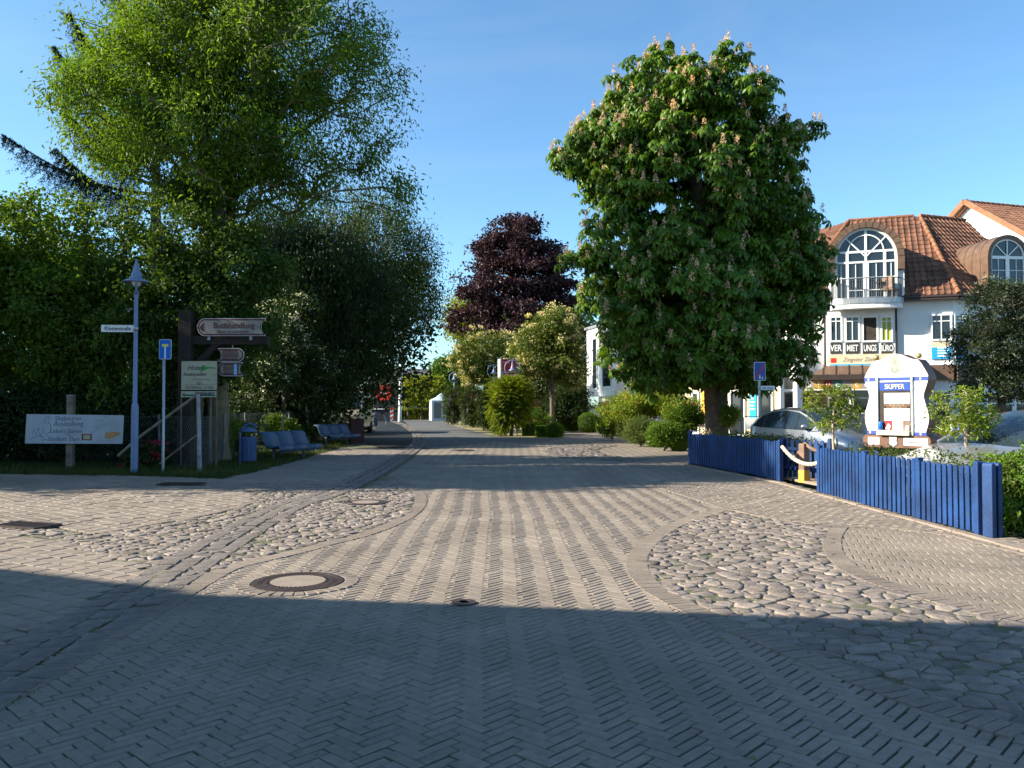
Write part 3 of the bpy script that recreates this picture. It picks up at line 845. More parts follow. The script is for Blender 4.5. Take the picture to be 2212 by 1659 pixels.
def skeleton(trunk, tips, seg=0.6, wiggle=0.06, lift=0.12, k_path=0.3, rtip=0.008, rbase=None, expo=2.3, down=0.5):
    """trunk: list of points from the base up. Each tip is joined to the cheapest node."""
    tips = np.asarray(tips)
    cap = len(trunk) * 8 + len(tips) * 26 + 10
    N = np.zeros((cap, 3)); PL = np.zeros(cap); par = np.full(cap, -1); n = 0
    tp = [np.array(p, dtype=float) for p in trunk]
    last = -1
    for i in range(len(tp) - 1):
        L = np.linalg.norm(tp[i + 1] - tp[i]); k = max(2, int(L / seg))
        for j in range(k if i < len(tp) - 2 else k + 1):
            N[n] = tp[i] + (tp[i + 1] - tp[i]) * j / k + (R.normal(0, wiggle * 0.3, 3) if n else 0)
            par[n] = last; PL[n] = 0.15 * n * seg
            last = n; n += 1
    nt = n
    dist = np.min(np.linalg.norm(tips[:, None, :] - N[None, :nt, :], axis=2), axis=1)
    ends = []
    first = max(1, int(nt * 0.28))
    for q in np.argsort(dist):
        t = tips[q]
        D = np.linalg.norm(N[first:n] - t, axis=1)
        cost = D + k_path * PL[first:n] + down * np.maximum(0, N[first:n, 2] + 0.15 * D - t[2])
        j = int(np.argmin(cost)) + first
        L = D[j - first]
        k = max(1, min(24, int(L / seg + 0.7)))
        a = N[j].copy(); prev = j
        dz = lift * L
        for i in range(1, k + 1):
            u = i / k
            p = a + (t - a) * u
            p = p + np.array([0, 0, dz * 4 * u * (1 - u) * 0.5])
            if i < k: p = p + R.normal(0, wiggle, 3)
            if n >= cap: break
            N[n] = p; par[n] = prev; PL[n] = PL[prev] + L / k; prev = n; n += 1
        ends.append(prev)
    N = N[:n]; par = par[:n]
    rad = np.zeros(n)
    has = np.zeros(n, dtype=bool); has[par[par >= 0]] = True
    acc = np.where(has, 0.0, rtip ** expo)
    for i in range(n - 1, 0, -1):
        acc[par[i]] += acc[i]
    rad = acc ** (1 / expo)
    if rbase: 
        sc = rbase / rad[0]
        w = np.clip(rad / rad[0], 0, 1) ** 0.5
        rad = rad * (1 + (sc - 1) * w)
    return N, par, rad, ends
def branch_obj(name, N, par, rad, m, parent, sides=5, rmin=0.0, flare=1.25):
    i = np.nonzero(par >= 0)[0]
    i = i[rad[i] > rmin]
    a = N[par[i]]; b = N[i]
    ra = np.minimum(rad[par[i]], rad[i] * 1.35 + 0.004); rb = rad[i]
    if flare: ra = np.where(par[i] == 0, ra * flare, ra)
    d = b - a; L = np.linalg.norm(d, axis=1)[:, None] + 1e-9; d = d / L
    b = b + d * (rb[:, None] * 0.35)
    ref = np.where(np.abs(d[:, 2:3]) > 0.9, np.array([[1.0, 0, 0]]), np.array([[0, 0, 1.0]]))
    u = np.cross(d, ref); u /= np.linalg.norm(u, axis=1)[:, None] + 1e-9
    w = np.cross(d, u)
    t = np.arange(sides) * 2 * pi / sides
    c = np.cos(t)[None, :, None]; s = np.sin(t)[None, :, None]
    ring = u[:, None, :] * c + w[:, None, :] * s
    va = a[:, None, :] + ring * ra[:, None, None]; vb = b[:, None, :] + ring * rb[:, None, None]
    v = np.concatenate([va, vb], 1).reshape(-1, 3)
    k = np.arange(sides); k2 = (k + 1) % sides
    f = np.stack([k, k2, k2 + sides, k + sides], -1)[None] + (np.arange(len(i)) * 2 * sides)[:, None, None]
    me = np_mesh(name, v, f.reshape(-1, 4), m, smooth=True)
    return newobj(name, me, parent)
def clump(T_, per, sig, flat=0.7):
    n = len(T_) * per
    P = np.repeat(np.asarray(T_), per, axis=0)
    return P + R.normal(0, 1, (n, 3)) * np.array([sig, sig, sig * flat])

def tree(name, label, cat, base, trunk, ells, ntips, per, sig, m, ln, wd, bark, rbase, group=None, shell=0.5, seg=0.6, wiggle=0.06, droop=0.35, flat=0.7, rtip=0.008, rmin=0.0, tips=None, flowers=None, zmin=0.4, mid=0.25, **kw):
    t = T(name, label, cat, base, 0, group)
    b = np.array(base)
    tips = sample_ells(ells, ntips, shell, zmin) if tips is None else tips
    N, par, rad, ends = skeleton([np.array(p) for p in trunk], tips, seg, wiggle, rbase=rbase, rtip=rtip, **kw)
    tr = branch_obj('trunk', N - b, par, rad, bark, t, rmin=rmin)
    C = np.mean(tips, axis=0)
    P = clump(tips, per, sig, flat)
    # leaves also along the outer twigs
    e = np.array(ends); pe = par[e]; pe = np.where(pe >= 0, pe, e)
    u = R.uniform(0, 1, (len(e), max(1, int(per * mid)), 1))
    along = (N[e][:, None] * u + N[pe][:, None] * (1 - u)).reshape(-1, 3) + R.normal(0, sig * 0.5, (len(e) * max(1, int(per * mid)), 3))
    P = np.concatenate([P, along])
    P = P[P[:, 2] > zmin * 0.5]
    leaves_obj('crown', P - b, C - b, m, t, ln, wd, droop)
    if flowers:
        fm, fn, fsz, fsig, nm = flowers
        sel = tips[R.integers(0, len(tips), fn)]
        o = sel - C; o /= np.linalg.norm(o, axis=1)[:, None] + 1e-9
        fc = sel + o * sig * 1.3 + np.array([0, 0, .04]) + R.normal(0, sig * 0.3, sel.shape)
        FP = clump(fc, 12, fsig, 0.5)
        leaves_obj(nm, FP - b, C - b, fm, t, fsz, fsz, 0, up=1.5, kind='stuff')
    return t, tips, C

def P3(x, y, Y):
    p = V(x, y, Y); return (p.x, p.y, p.z)
def gb(x, Y):
    """ground point at pixel column x, depth Y"""
    return ((x - 1106) / 1790.0 * Y, Y, -0.03)

# --- corkscrew willow, left
wb_ = gb(470, 23.5)
W_E = [E(470, 60, 23.5, 250, 190, 3.4), E(640, 120, 23.1, 210, 170, 3.0), E(340, 150, 23.1, 150, 170, 2.6), E(240, 250, 22.8, 110, 110, 2.2), E(420, 290, 22.6, 190, 120, 2.8),
       E(760, 130, 23.5, 130, 130, 2.2), E(800, 260, 23.5, 100, 120, 2.0), E(640, 330, 23.5, 160, 120, 2.4), E(820, 420, 23.8, 70, 80, 1.6), E(430, 400, 23, 130, 60, 1.8), E(590, 400, 23.4, 110, 60, 1.8), E(560, -60, 23.5, 260, 110, 3)]
tips = sample_ells(W_E, 2250, 0.25)
g_ = np.sin(tips[:, 0] * 1.9 + 0.7) * np.sin(tips[:, 2] * 2.1 + 1.1) * np.sin(tips[:, 1] * 1.5)
pxx = 1106 + 1790 * tips[:, 0] / tips[:, 1]
tips = tips[(g_ > -0.22 + 0.0012 * np.clip(pxx - 560, 0, 400)) & ((pxx < 600) | (R.uniform(0, 1, len(tips)) < 0.68))]
t, tw, C = tree('corkscrew_willow', 'tall corkscrew willow with curly limbs and bright narrow leaves, tallest tree of the garden', 'tree', wb_,
     [wb_, P3(468, 620, 23.5), P3(455, 430, 23.5), P3(440, 330, 23.5), P3(430, 200, 23.5), P3(440, 60, 23.5)], None, 0, 70, 0.25, M['L_willow'], 0.125, 0.045, M['bark_y'], 0.33,
     tips=tips, seg=0.34, wiggle=0.10, flat=1.0, droop=0.7, rtip=0.0085, lift=0.05)
# second leader from the same foot
N, par, rad, ends = skeleton([np.array(P3(475, 640, 23.5)), np.array(P3(478, 400, 23.2)), np.array(P3(560, 250, 23.2)), np.array(P3(590, 60, 23.2))], tips[R.integers(0, len(tips), 160)], 0.34, 0.1, rbase=0.24, lift=0.05)
branch_obj('second_leader', N - np.array(wb_), par, rad, M['bark_y'], t)
N, par, rad, ends = skeleton([np.array(P3(480, 620, 23.5)), np.array(P3(500, 420, 23.5)), np.array(P3(640, 290, 23.5)), np.array(P3(790, 190, 23.6))], tips[pxx[:len(tips)] > 0][R.integers(0, len(tips), 60)], 0.34, 0.1, rbase=0.2, lift=0.05)
branch_obj('leaning_limb', N - np.array(wb_), par, rad, M['bark_y'], t)

# --- willow at the bend: thin hanging sprays over the lane
b2 = gb(760, 50)
t2 = [E(880, 560, 50, 70, 90, 1.6), E(900, 650, 50, 60, 60, 1.4), E(780, 520, 50, 120, 110, 2.4), E(850, 700, 50, 45, 60, 1.0), E(800, 640, 50, 100, 110, 2.0), E(905, 590, 50, 62, 62, 1.2)]
tp = sample_ells(t2, 560, 0.2)
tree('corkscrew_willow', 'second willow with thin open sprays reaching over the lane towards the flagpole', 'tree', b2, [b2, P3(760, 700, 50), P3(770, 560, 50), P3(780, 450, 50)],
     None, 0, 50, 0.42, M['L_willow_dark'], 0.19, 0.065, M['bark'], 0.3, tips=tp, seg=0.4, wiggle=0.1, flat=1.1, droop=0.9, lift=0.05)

# --- dark hanging evergreen left of the bend
b3 = gb(680, 35.5)
tree('yew_tree', 'broad dark evergreen with drooping sprays behind the benches', 'tree', b3, [b3, P3(680, 700, 35.5), P3(700, 540, 35.5)],
     [E(700, 570, 35.5, 140, 95, 2.4), E(640, 640, 35, 130, 90, 2.2), E(760, 660, 36, 95, 95, 1.9), E(710, 770, 35.5, 120, 70, 1.8), E(800, 750, 46, 60, 70, 1.4), E(600, 520, 36, 90, 70, 1.8), E(830, 800, 50, 35, 28, 1.0)],
     820, 66, 0.36, M['L_dark'], 0.16, 0.055, M['bark'], 0.3, droop=1.4, flat=1.3, shell=0.45)

# --- bushes of the garden: hazel left, elder, cherry, hawthorn
def bush(name, label, ells, ntips, per, sig, m, ln, wd, x, Y, cat='shrub', flowers=None, rb=0.09, shell=0.5, group=None, droop=0.3, flat=0.7, zmin=0.2, rtip=0.006, gaps=False):
    b = gb(x, Y)
    top = max(e[2] for e in ells)
    tp = None
    if gaps:
        tp = sample_ells(ells, int(ntips * 1.5), shell, zmin)
        gg = np.sin(tp[:, 0] * 3.3 + x) * np.sin(tp[:, 2] * 3.7 + 1.3) + .5 * np.sin(tp[:, 0] * 6.1 + tp[:, 2] * 5.3)
        tp = tp[gg > -.12]
    return tree(name, label, cat, b, [b, (b[0] + 0.1, b[1], top * 0.35), (ells[0][0], ells[0][1], top * 0.75)], ells, ntips, per, sig, m, ln, wd, M['bark'], rb, flowers=flowers, shell=shell, group=group, droop=droop, flat=flat, zmin=zmin, seg=0.45, rtip=rtip, tips=tp)
bush('hazel_bush', 'tall hazel with sunlit bright crown at the frame edge of the garden', [E(120, 520, 23.5, 140, 90, 1.9), E(40, 600, 23.5, 110, 100, 1.9), E(160, 640, 23.2, 110, 110, 2.0), E(-60, 640, 23.5, 120, 140, 1.9), E(60, 740, 23.5, 150, 100, 1.9)],
     600, 58, 0.21, M['L_hazel'], 0.12, 0.08, 110, 23.5, gaps=True)
bush('cherry_tree', 'dense dark green round-topped tree between the hazel and the timber sign frame', [E(400, 520, 22.7, 150, 115, 1.3), E(510, 600, 22.7, 110, 115, 1.3), E(340, 660, 22.5, 120, 120, 1.2), E(480, 720, 22.7, 120, 100, 1.2)],
     640, 60, 0.21, M['L_cherry'], 0.11, 0.07, 420, 22.7, cat='tree', rb=0.16, gaps=True)
bush('elder_bush', 'elder bush with flat white flower heads behind the street lamp', [E(210, 640, 23.5, 90, 90, 1.6), E(290, 720, 23, 110, 90, 1.5), E(180, 760, 23.5, 90, 80, 1.4), E(370, 740, 23, 60, 80, 1.2), E(290, 830, 23, 90, 50, 1.2)],
     400, 46, 0.20, M['L_elder'], 0.14, 0.08, 270, 23.3, flowers=(M['F_white'], 60, 0.06, 0.085, 'flower_heads'), gaps=True)
bush('hawthorn_bush', 'hawthorn covered in white blossom above the wire fence by the benches', [E(590, 740, 31, 70, 70, 1.4), E(650, 790, 33, 80, 55, 1.4), E(710, 820, 35, 60, 40, 1.0), E(575, 810, 30, 50, 45, 1.0), E(640, 680, 33, 50, 50, 1.2)],
     400, 62, 0.26, M['L_dark'], 0.11, 0.075, 610, 32.5, flowers=(M['F_white'], 340, 0.055, 0.09, 'blossom'))
bush('garden_shrub', 'low sunlit green shrub between the litter bin and the nearer bench', [E(470, 935, 24.6, 40, 40, 0.6), E(505, 945, 25.5, 38, 34, 0.6), E(445, 955, 23.5, 30, 34, 0.5)], 90, 60, 0.11, M['L_hazel'], 0.09, 0.055, 480, 25, rb=0.03)
bush('garden_shrub', 'low leafy shrub peeping out behind the nearer bench', [E(600, 925, 30, 45, 26, 0.6), E(650, 935, 33.5, 28, 24, 0.5)], 70, 60, 0.1, M['L_hazel'], 0.09, 0.055, 610, 31, rb=0.03)
bush('rhododendron_bush', 'small bush of magenta flowers behind the wire fence', [E(315, 985, 20.8, 45, 22, 0.4)], 40, 50, 0.1, M['L_dark'], 0.09, 0.05, 315, 20.8, rb=0.02, flowers=(M['F_red'], 40, 0.06, 0.06, 'blossom'), zmin=0.05)

# --- dense undergrowth behind everything on the left, one mass nobody could count
def mass(name, label, ells, n, m, ln, wd, cat='undergrowth', shell=0.3):
    P = sample_ells(ells, n, shell, -0.02)
    o = leaves_obj(name, P, np.mean(P, axis=0), m, None, ln, wd, 0.3, kind='stuff')
    o['label'] = label; o['category'] = cat
    return o
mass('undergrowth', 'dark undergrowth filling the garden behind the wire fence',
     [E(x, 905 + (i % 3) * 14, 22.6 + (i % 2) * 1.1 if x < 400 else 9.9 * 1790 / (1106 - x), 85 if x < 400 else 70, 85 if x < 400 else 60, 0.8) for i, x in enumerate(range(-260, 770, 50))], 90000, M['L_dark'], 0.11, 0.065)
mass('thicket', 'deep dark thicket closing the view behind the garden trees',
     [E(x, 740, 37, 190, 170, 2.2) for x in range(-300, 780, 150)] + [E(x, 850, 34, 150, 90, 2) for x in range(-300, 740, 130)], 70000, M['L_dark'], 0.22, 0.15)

# --- spruce behind the willow, long hanging boughs
sb = gb(330, 33)
st = T('spruce_tree', 'dark spruce whose long hanging boughs stick out of the foliage into the sky', 'tree', sb)
mb = MB(); mb.tube([(0, 0, 0), (0.05, 0, 8), (0, 0, 17)], [0.35, 0.22, 0.05], 10); mb.obj('trunk', M['bark'], st)
NP = []; 
for (x0, y0, x1, y1, dp) in ((330, 250, 150, 25, 33), (330, 330, 118, 100, 33), (330, 420, 5, 290, 32.5), (330, 440, 120, 320, 33), (330, 520, -10, 440, 32), (330, 330, 190, 250, 33), (330, 560, -120, 480, 32), (330, 200, 560, 90, 34), (330, 420, 640, 330, 34), (330, 520, 700, 500, 34), (330, 100, 240, -60, 33), (330, 400, 145, 235, 33)):
    a = np.array(V(x0, y0, 33)) - np.array(sb); b = np.array(V(x1, y1, dp)) - np.array(sb)
    pts = []; k = 26
    for i in range(k + 1):
        u = i / k; p = a + (b - a) * u; p[2] += -0.5 * sin(pi * u) * 1.0
        pts.append(p)
    mb = MB(); mb.tube(pts, [0.07 * (1 - i / (k + 1)) + 0.012 for i in range(k + 1)], 5); mb.obj('bough', M['bark'], st)
    for i in range(7 * k):
        u = R.uniform(.12, 1.0); f_ = u * k; i0 = min(int(f_), k - 1); p = pts[i0] + (pts[i0 + 1] - pts[i0]) * (f_ - i0)
        L = (0.35 + 0.9 * (1 - u) + .45 * sin(pi * u)) * R.uniform(.45, 1.15)
        dr = np.array([R.normal(-.3, 0.3), R.normal(0, .35), -R.uniform(0.45, 1.0)]) if R.random() < .8 else np.array([R.normal(-.7, 0.3), R.normal(0, .5), R.uniform(-.1, .5)]) * .5
        w_ = np.linspace(0, 1, 20)[:, None]
        NP.append(p + dr * w_ * L + np.array([-.12, 0, 0]) * w_ ** 2 * L + R.normal(0, 0.018, (20, 3)))
NP = np.concatenate(NP)
NP = np.repeat(NP, 3, axis=0) + R.normal(0, 0.014, (len(NP) * 3, 3))
leaves_obj('needles', NP, (0, 0, 8), M['L_spruce'], st, 0.085, 0.022, 0.8)

# --- horse chestnut
cb = gb(1548, 28)
CE = [E(1420, 230, 28, 110, 110, 2.6), E(1530, 250, 28, 130, 110, 2.8), E(1340, 340, 28, 95, 120, 2.2), E(1480, 400, 27.6, 190, 150, 3.0), E(1620, 370, 28.4, 100, 110, 2.4),
      E(1340, 560, 28, 85, 130, 2.2), E(1480, 620, 26.9, 190, 150, 2.9), E(1660, 560, 28.4, 115, 130, 2.6), E(1355, 730, 27.6, 68, 80, 1.7), E(1500, 740, 26.9, 160, 80, 2.8), E(1655, 710, 28, 100, 90, 2.2), E(1720, 620, 28.3, 70, 70, 1.4),
      E(1275, 555, 27.6, 55, 25, 0.8), E(1590, 560, 29.6, 180, 200, 3.0), E(1255, 345, 28, 55, 60, 1.2), E(1715, 290, 28.4, 38, 28, 0.8), E(1660, 470, 28.4, 80, 90, 1.6), E(1660, 785, 28, 75, 50, 1.8), E(1600, 790, 27.4, 90, 50, 2), E(1450, 800, 27, 90, 40, 1.8)]
ct = T('horse_chestnut', 'huge horse chestnut full of pale blossom candles behind the blue picket fence', 'tree', cb)
tips = sample_ells(CE, 2150, 0.58)
N, par, rad, ends = skeleton([np.array(cb), np.array(P3(1546, 800, 28)), np.array(P3(1530, 600, 28)), np.array(P3(1500, 350, 28)), np.array(P3(1480, 200, 28))], tips, 0.5, 0.05, rbase=0.40, rtip=0.009)
branch_obj('trunk', N - np.array(cb), par, rad, M['bark'], ct, 8)
C = np.array(P3(1510, 480, 28))
def palmate(P, C, ln, k=6, droop=0.55):
    n = len(P)
    o = P - C; o /= np.linalg.norm(o, axis=1)[:, None] + 1e-9
    nr = o * 0.55 + np.array([0, 0, 0.95]) + R.normal(0, 0.28, (n, 3)); nr /= np.linalg.norm(nr, axis=1)[:, None]
    u = np.cross(nr, unit(n)); u /= np.linalg.norm(u, axis=1)[:, None] + 1e-9
    w = np.cross(nr, u)
    vs = []; sz = np.clip(R.normal(1, 0.2, n), 0.6, 1.5)
    AX = []; PP = []; NN = []; LL = []
    for q in range(k):
        a = 2 * pi * q / (k + 0.8) 
        d = u * cos(a) + w * sin(a) - nr * droop
        AX.append(d); PP.append(P); NN.append(nr); LL.append(sz * (ln * (1.0 if 0 < q < k - 1 else 0.75)))
    AX = np.concatenate(AX); PP = np.concatenate(PP); NN = np.concatenate(NN); LL = np.concatenate(LL)
    # obovate leaflet: 5 points, three triangles
    ax = AX / np.linalg.norm(AX, axis=1)[:, None]
    sd = np.cross(ax, NN); sd /= np.linalg.norm(sd, axis=1)[:, None] + 1e-9
    upv = np.cross(sd, ax); L = LL[:, None]
    b = PP; m = PP + ax * L * 0.62 + upv * L * 0.05; l = m - sd * L * 0.19 - upv * L * 0.04; r = m + sd * L * 0.19 - upv * L * 0.04; t_ = PP + ax * L - upv * L * 0.16
    v = np.stack([b, r, t_, l, m], 1).reshape(-1, 3)
    i = np.arange(len(PP))[:, None] * 5
    f = np.concatenate([i + np.array([[0, 1, 4]]), i + np.array([[1, 2, 4]]), i + np.array([[2, 3, 4]]), i + np.array([[3, 0, 4]])], 1).reshape(-1, 3)
    tt = np.tile(np.clip(R.normal(1, 0.16, n), 0.6, 1.5), k)
    return v, f, np.repeat(tt, 4)
# blossom candles: upright cones of small florets
o = tips - C; r_ = np.abs(o / np.array([5.0, 3.2, 6.5])); rr_ = np.linalg.norm(r_, axis=1)
cand = tips[(rr_ > 0.62) & (tips[:, 2] > 2.4) & (tips[:, 1] < 29.5)]
cand = cand[R.permutation(len(cand))[:880]]
o = cand - C; o /= np.linalg.norm(o, axis=1)[:, None]
cand = cand + o * 0.28
PP = np.concatenate([clump(tips, 8, 0.21, 0.7), clump(cand, 4, 0.07, 0.3)])
v, f, tt = palmate(PP, C, 0.29, droop=0.75)
me = np_mesh('crown', v - np.array(cb), f, M['L_chest'], tt)
newobj('crown', me, ct)
hh = R.uniform(0, 1, (len(cand), 46, 1))
rad_ = (1 - hh) * 0.066 + 0.016
an = R.uniform(0, 2 * pi, (len(cand), 46, 1))
fp = cand[:, None, :] + np.concatenate([np.cos(an) * rad_, np.sin(an) * rad_, hh * 0.30], -1)
fp = fp.reshape(-1, 3)
leaves_obj('blossom_candles', fp - np.array(cb), C - np.array(cb), M['F_candle'], ct, 0.05, 0.045, -0.2, up=0.3, out=0.5)

# --- copper beech
bb = gb(1110, 66)
BE = [E(1115, 530, 66, 70, 58, 3), E(1150, 590, 66, 80, 70, 3.4), E(1065, 620, 66, 85, 45, 3.2), E(1130, 690, 66, 115, 75, 4), E(1035, 690, 66, 70, 30, 2), E(1200, 680, 66, 70, 90, 3), E(1190, 760, 66, 60, 60, 2), E(1080, 560, 66, 45, 50, 2), E(1215, 545, 66, 20, 18, 1), E(1100, 495, 66, 30, 26, 1.2), E(1045, 540, 66, 18, 14, .8), E(975, 700, 66, 30, 10, 1), E(1150, 480, 66, 22, 16, 1)]
bt = sample_ells(BE, 1700, .45, 2)
bt = bt[np.sin(bt[:, 2] * 3.6 + np.sin(bt[:, 0] * 1.1) * 1.5) + .6 * np.sin(bt[:, 0] * 2.3) > -.45]
tree('copper_beech', 'copper beech with dark purple-red foliage rising behind the rowans', 'tree', bb, [bb, P3(1108, 700, 66), P3(1110, 560, 66), P3(1115, 490, 66)],
     None, 0, 42, 0.38, M['L_beech'], 0.27, 0.17, M['bark'], 0.5, seg=1.0, wiggle=0.12, rtip=0.02, flat=0.5, zmin=2, tips=bt)
bb = gb(1010, 72)
tree('lime_tree', 'pale green tree showing through under the copper beech', 'tree', bb, [bb, P3(1010, 760, 72), P3(1015, 690, 72)],
     [E(1000, 690, 72, 45, 50, 2.4), E(1050, 720, 72, 60, 50, 2.4), E(1110, 730, 72, 60, 45, 2.4)], 220, 40, 0.5, M['L_lime'], 0.25, 0.16, M['bark'], 0.3, seg=1.2, rtip=0.02, zmin=2)
# dark trees behind the white house gap
bb = gb(1215, 62)
tree('lime_tree', 'dark shaded tree filling the gap between the copper beech and the white house', 'tree', bb, [bb, P3(1215, 800, 62), P3(1215, 700, 62)],
     [E(1225, 760, 62, 50, 90, 2.4), E(1190, 830, 60, 80, 60, 2.4), E(1130, 850, 60, 70, 50, 2)], 300, 60, 0.4, M['L_dark'], 0.2, 0.13, M['bark'], 0.3, seg=1.2, rtip=0.02, zmin=.3)

# --- rowans in flower
for (x, Y, ells, lab, nt, fl) in (
    (1192, 44.5, [E(1195, 720, 44.5, 50, 50, 1.3), E(1150, 750, 44.5, 50, 40, 1.3), E(1205, 770, 44.5, 55, 50, 1.5), E(1225, 720, 44.5, 25, 30, .8), E(1150, 785, 44.5, 50, 28, 1.2), E(1235, 800, 45, 30, 40, 1.0), E(1195, 690, 44.5, 28, 22, .7)], 'whitebeam in cream blossom with a bare straight trunk behind the clipped box balls', 380, 420),
    (1050, 54, [E(1040, 750, 54, 50, 30, 1.4), E(1010, 780, 54, 35, 40, 1.4), E(1060, 790, 54, 50, 35, 1.5), E(1090, 760, 54, 30, 35, 1.2), E(1040, 812, 54, 40, 18, 1.2)], 'whitebeam in cream blossom behind the ring lamps of the wisteria posts', 330, 380)):
    b = gb(x, Y)
    tree('whitebeam_tree', lab, 'tree', b, [b, P3(x, 830, Y), P3(x + 2, 760, Y), P3(x + 2, 700, Y)], ells, nt, 46, 0.24, M['L_rowan'], 0.14, 0.085, M['bark'], 0.13, flowers=(M['F_cream'], fl, 0.09, 0.09, 'blossom'), zmin=1.8, rtip=0.012, group='flowering whitebeams', shell=0.4)

# --- far dark round tree, yellow-green small trees
bush('hornbeam_tree', 'round dark green tree beside the white tent', [E(965, 800, 90, 28, 24, 1.5), E(978, 835, 90, 32, 30, 1.6), E(955, 822, 90, 18, 22, 1.2)], 240, 52, 0.4, M['L_chest'], 0.28, 0.19, 970, 90, cat='tree', rb=.12, rtip=.02)
for (x, w_, lab) in ((880, 22, 'bright yellow-green maple on the verge nearest the white flagpole'), (910, 22, 'middle bright yellow-green maple beyond the low hedge'), (938, 20, 'bright yellow-green maple nearest the white tent')):
    bush('maple_tree', lab, [E(x, 842, 84, w_, 26, 1.2), E(x - 6, 862, 84, w_, 14, 1.1), E(x + 5, 825, 84, w_ * .6, 12, 0.8)], 150, 34, 0.3, M['L_lime'], 0.2, 0.14, x, 84, cat='tree', rb=.1, group='yellow-green maples beyond the lane', rtip=.02)

# --- clipped box, hedges
def clipped(name, label, cat, cx, cy, Y, rx, ry, m, n=9000, box=False, group=None, depth=None, ln=0.045):
    b = gb(cx, Y); k = Y / 1790.0
    top = V(cx, cy - ry, Y).z; bot = 0.0
    hx = rx * k; hy = depth or hx; hz = (top - bot) / 2
    t = T(name, label, cat, b, 0, group)
    if box:
        side = R.integers(0, 5, n); P = R.uniform(-1, 1, (n, 3))
        P[side == 0, 2] = 1; P[side == 1, 1] = -1; P[side == 2, 0] = -1; P[side == 3, 0] = 1; P[side == 4, 2] = 1
    else:
        P = unit(n)
        P = np.sign(P) * np.abs(P) ** 0.9
    P = P * (1 + R.normal(0, 0.03, (n, 1))) * np.array([hx, hy, hz]) + np.array([0, 0, hz])
    P = P[P[:, 2] > 0]
    leaves_obj('crown', P, (0, 0, hz * 0.6), m, t, ln, ln * 0.6, 0.0, up=0.3, out=0.9, lv=0.3)
    mb = MB()
    if box: mb.box(-hx * .93, hx * .93, -hy * .93, hy * .93, 0.0, hz * 2 * .95)
    else:
        mb.ball((0, 0, hz), 1.0, 14, 10)
        mb.v = [((p[0]) * hx * .93, (p[1]) * hy * .93, (p[2] - hz) * hz * .93 + hz) for p in mb.v]
    mb.obj('inner_twigs', M['L_inner'], t)
    return t
clipped('box_ball', 'clipped box ball at the corner of the sandy planting island', 'box ball', 1198, 930, 39.7, 19, 18, M['L_box'])
clipped('box_cube', 'clipped sunlit box cube beside the brightest wisteria', 'box hedge', 1147, 929, 42.2, 17, 13, M['L_lime2'], box=True, ln=.05)
clipped('box_cube', 'clipped box cube touching the box ball on the planting island', 'box hedge', 1171, 932, 40.2, 13, 12, M['L_box'], box=True)
clipped('box_ball', 'clipped box ball with a brown patch in front of the white house corner', 'box ball', 1271, 909, 47, 22, 18, M['L_box'])
clipped('box_ball', 'flattened box mound left of the ball with the brown patch', 'box ball', 1235, 906, 49, 19, 12, M['L_box'])
clipped('box_ball', 'low box mound below the glazed door of the white house', 'box ball', 1306, 909, 45, 18, 11, M['L_box'])
clipped('box_ball', 'upper clipped box ball in front of the azaleas near the fence', 'box ball', 1418, 926, 31, 23, 16, M['L_box'])
clipped('box_ball', 'lower dark clipped box ball at the mulch corner near the fence', 'box ball', 1466, 932, 28.5, 21, 20, M['L_box'])
clipped('box_hedge', 'long low bright hedge beyond the lane next to the tent', 'hedge', 897, 890, 86, 35, 5.5, M['L_lime'], 5000, True, depth=.5, ln=.14)
clipped('box_hedge', 'short hedge block in front of the black billboard', 'hedge', 845, 890, 84, 9, 6, M['L_lime'], 3000, True, depth=.5, ln=.12)
# soft shrubs near the crossing
def soft(label, cx, cy, Y, rx, ry, m, name='shrub', n=120, per=70, sig=0.1, ln=0.09, wd=0.03, flowers=None, group=None, droop=-0.6):
    return bush(name, label, [E(cx, cy, Y, rx, ry, rx * Y / 1790.)], n, per, sig, m, ln, wd, cx, Y, rb=0.03, flowers=flowers, group=group, droop=droop, zmin=0.03, shell=.35)
soft('feathery sunlit green shrub at the start of the bed beside the side path', 1322, 915, 37, 24, 30, M['L_lime'], 'spirea_bush')
soft('grey-green lavender clump second in the row along the path', 1362, 925, 34, 27, 26, M['L_lav'], 'lavender_bush', ln=.1, wd=.015)
soft('grey-green lavender clump in front of the two box balls', 1382, 930, 31.5, 28, 24, M['L_lav'], 'lavender_bush', ln=.1, wd=.015)
soft('spreading green perennial clump by the mulch edge', 1432, 940, 28.5, 26, 20, M['L_box'], 'perennial_clump', ln=.1, wd=.03)
bush('azalea_bush', 'big yellow-green azalea dotted with pink flowers below the chestnut', [E(1365, 875, 33, 60, 28, 1.2), E(1420, 870, 33, 55, 30, 1.2), E(1330, 890, 34, 40, 25, .9), E(1475, 885, 32, 45, 25, 1)], 320, 56, 0.16, M['L_azalea'], 0.09, 0.045, 1395, 33, flowers=(M['F_pink'], 60, 0.035, 0.05, 'blossom'), rb=.05)
soft('fresh green bush at the foot of the chestnut trunk', 1480, 905, 29, 38, 22, M['L_hazel'], 'garden_shrub')
soft('young pale shoots beside the chestnut trunk', 1575, 900, 27.5, 14, 18, M['L_azalea'], 'garden_shrub', n=30)
bush('rhododendron_bush', 'large dark rhododendron left of the white house', [E(1225, 860, 49, 40, 45, 1.5), E(1250, 885, 48.5, 26, 30, 1), E(1200, 885, 49, 30, 30, 1)], 260, 60, 0.22, M['L_dark'], 0.13, 0.06, 1240, 49, rb=.08)
soft('green planting with reddish shoots under the blossoming whitebeam', 1150, 905, 43.5, 40, 20, M['L_box'], 'garden_shrub', flowers=(M['F_pink'], 16, 0.06, 0.05, 'blossom'))
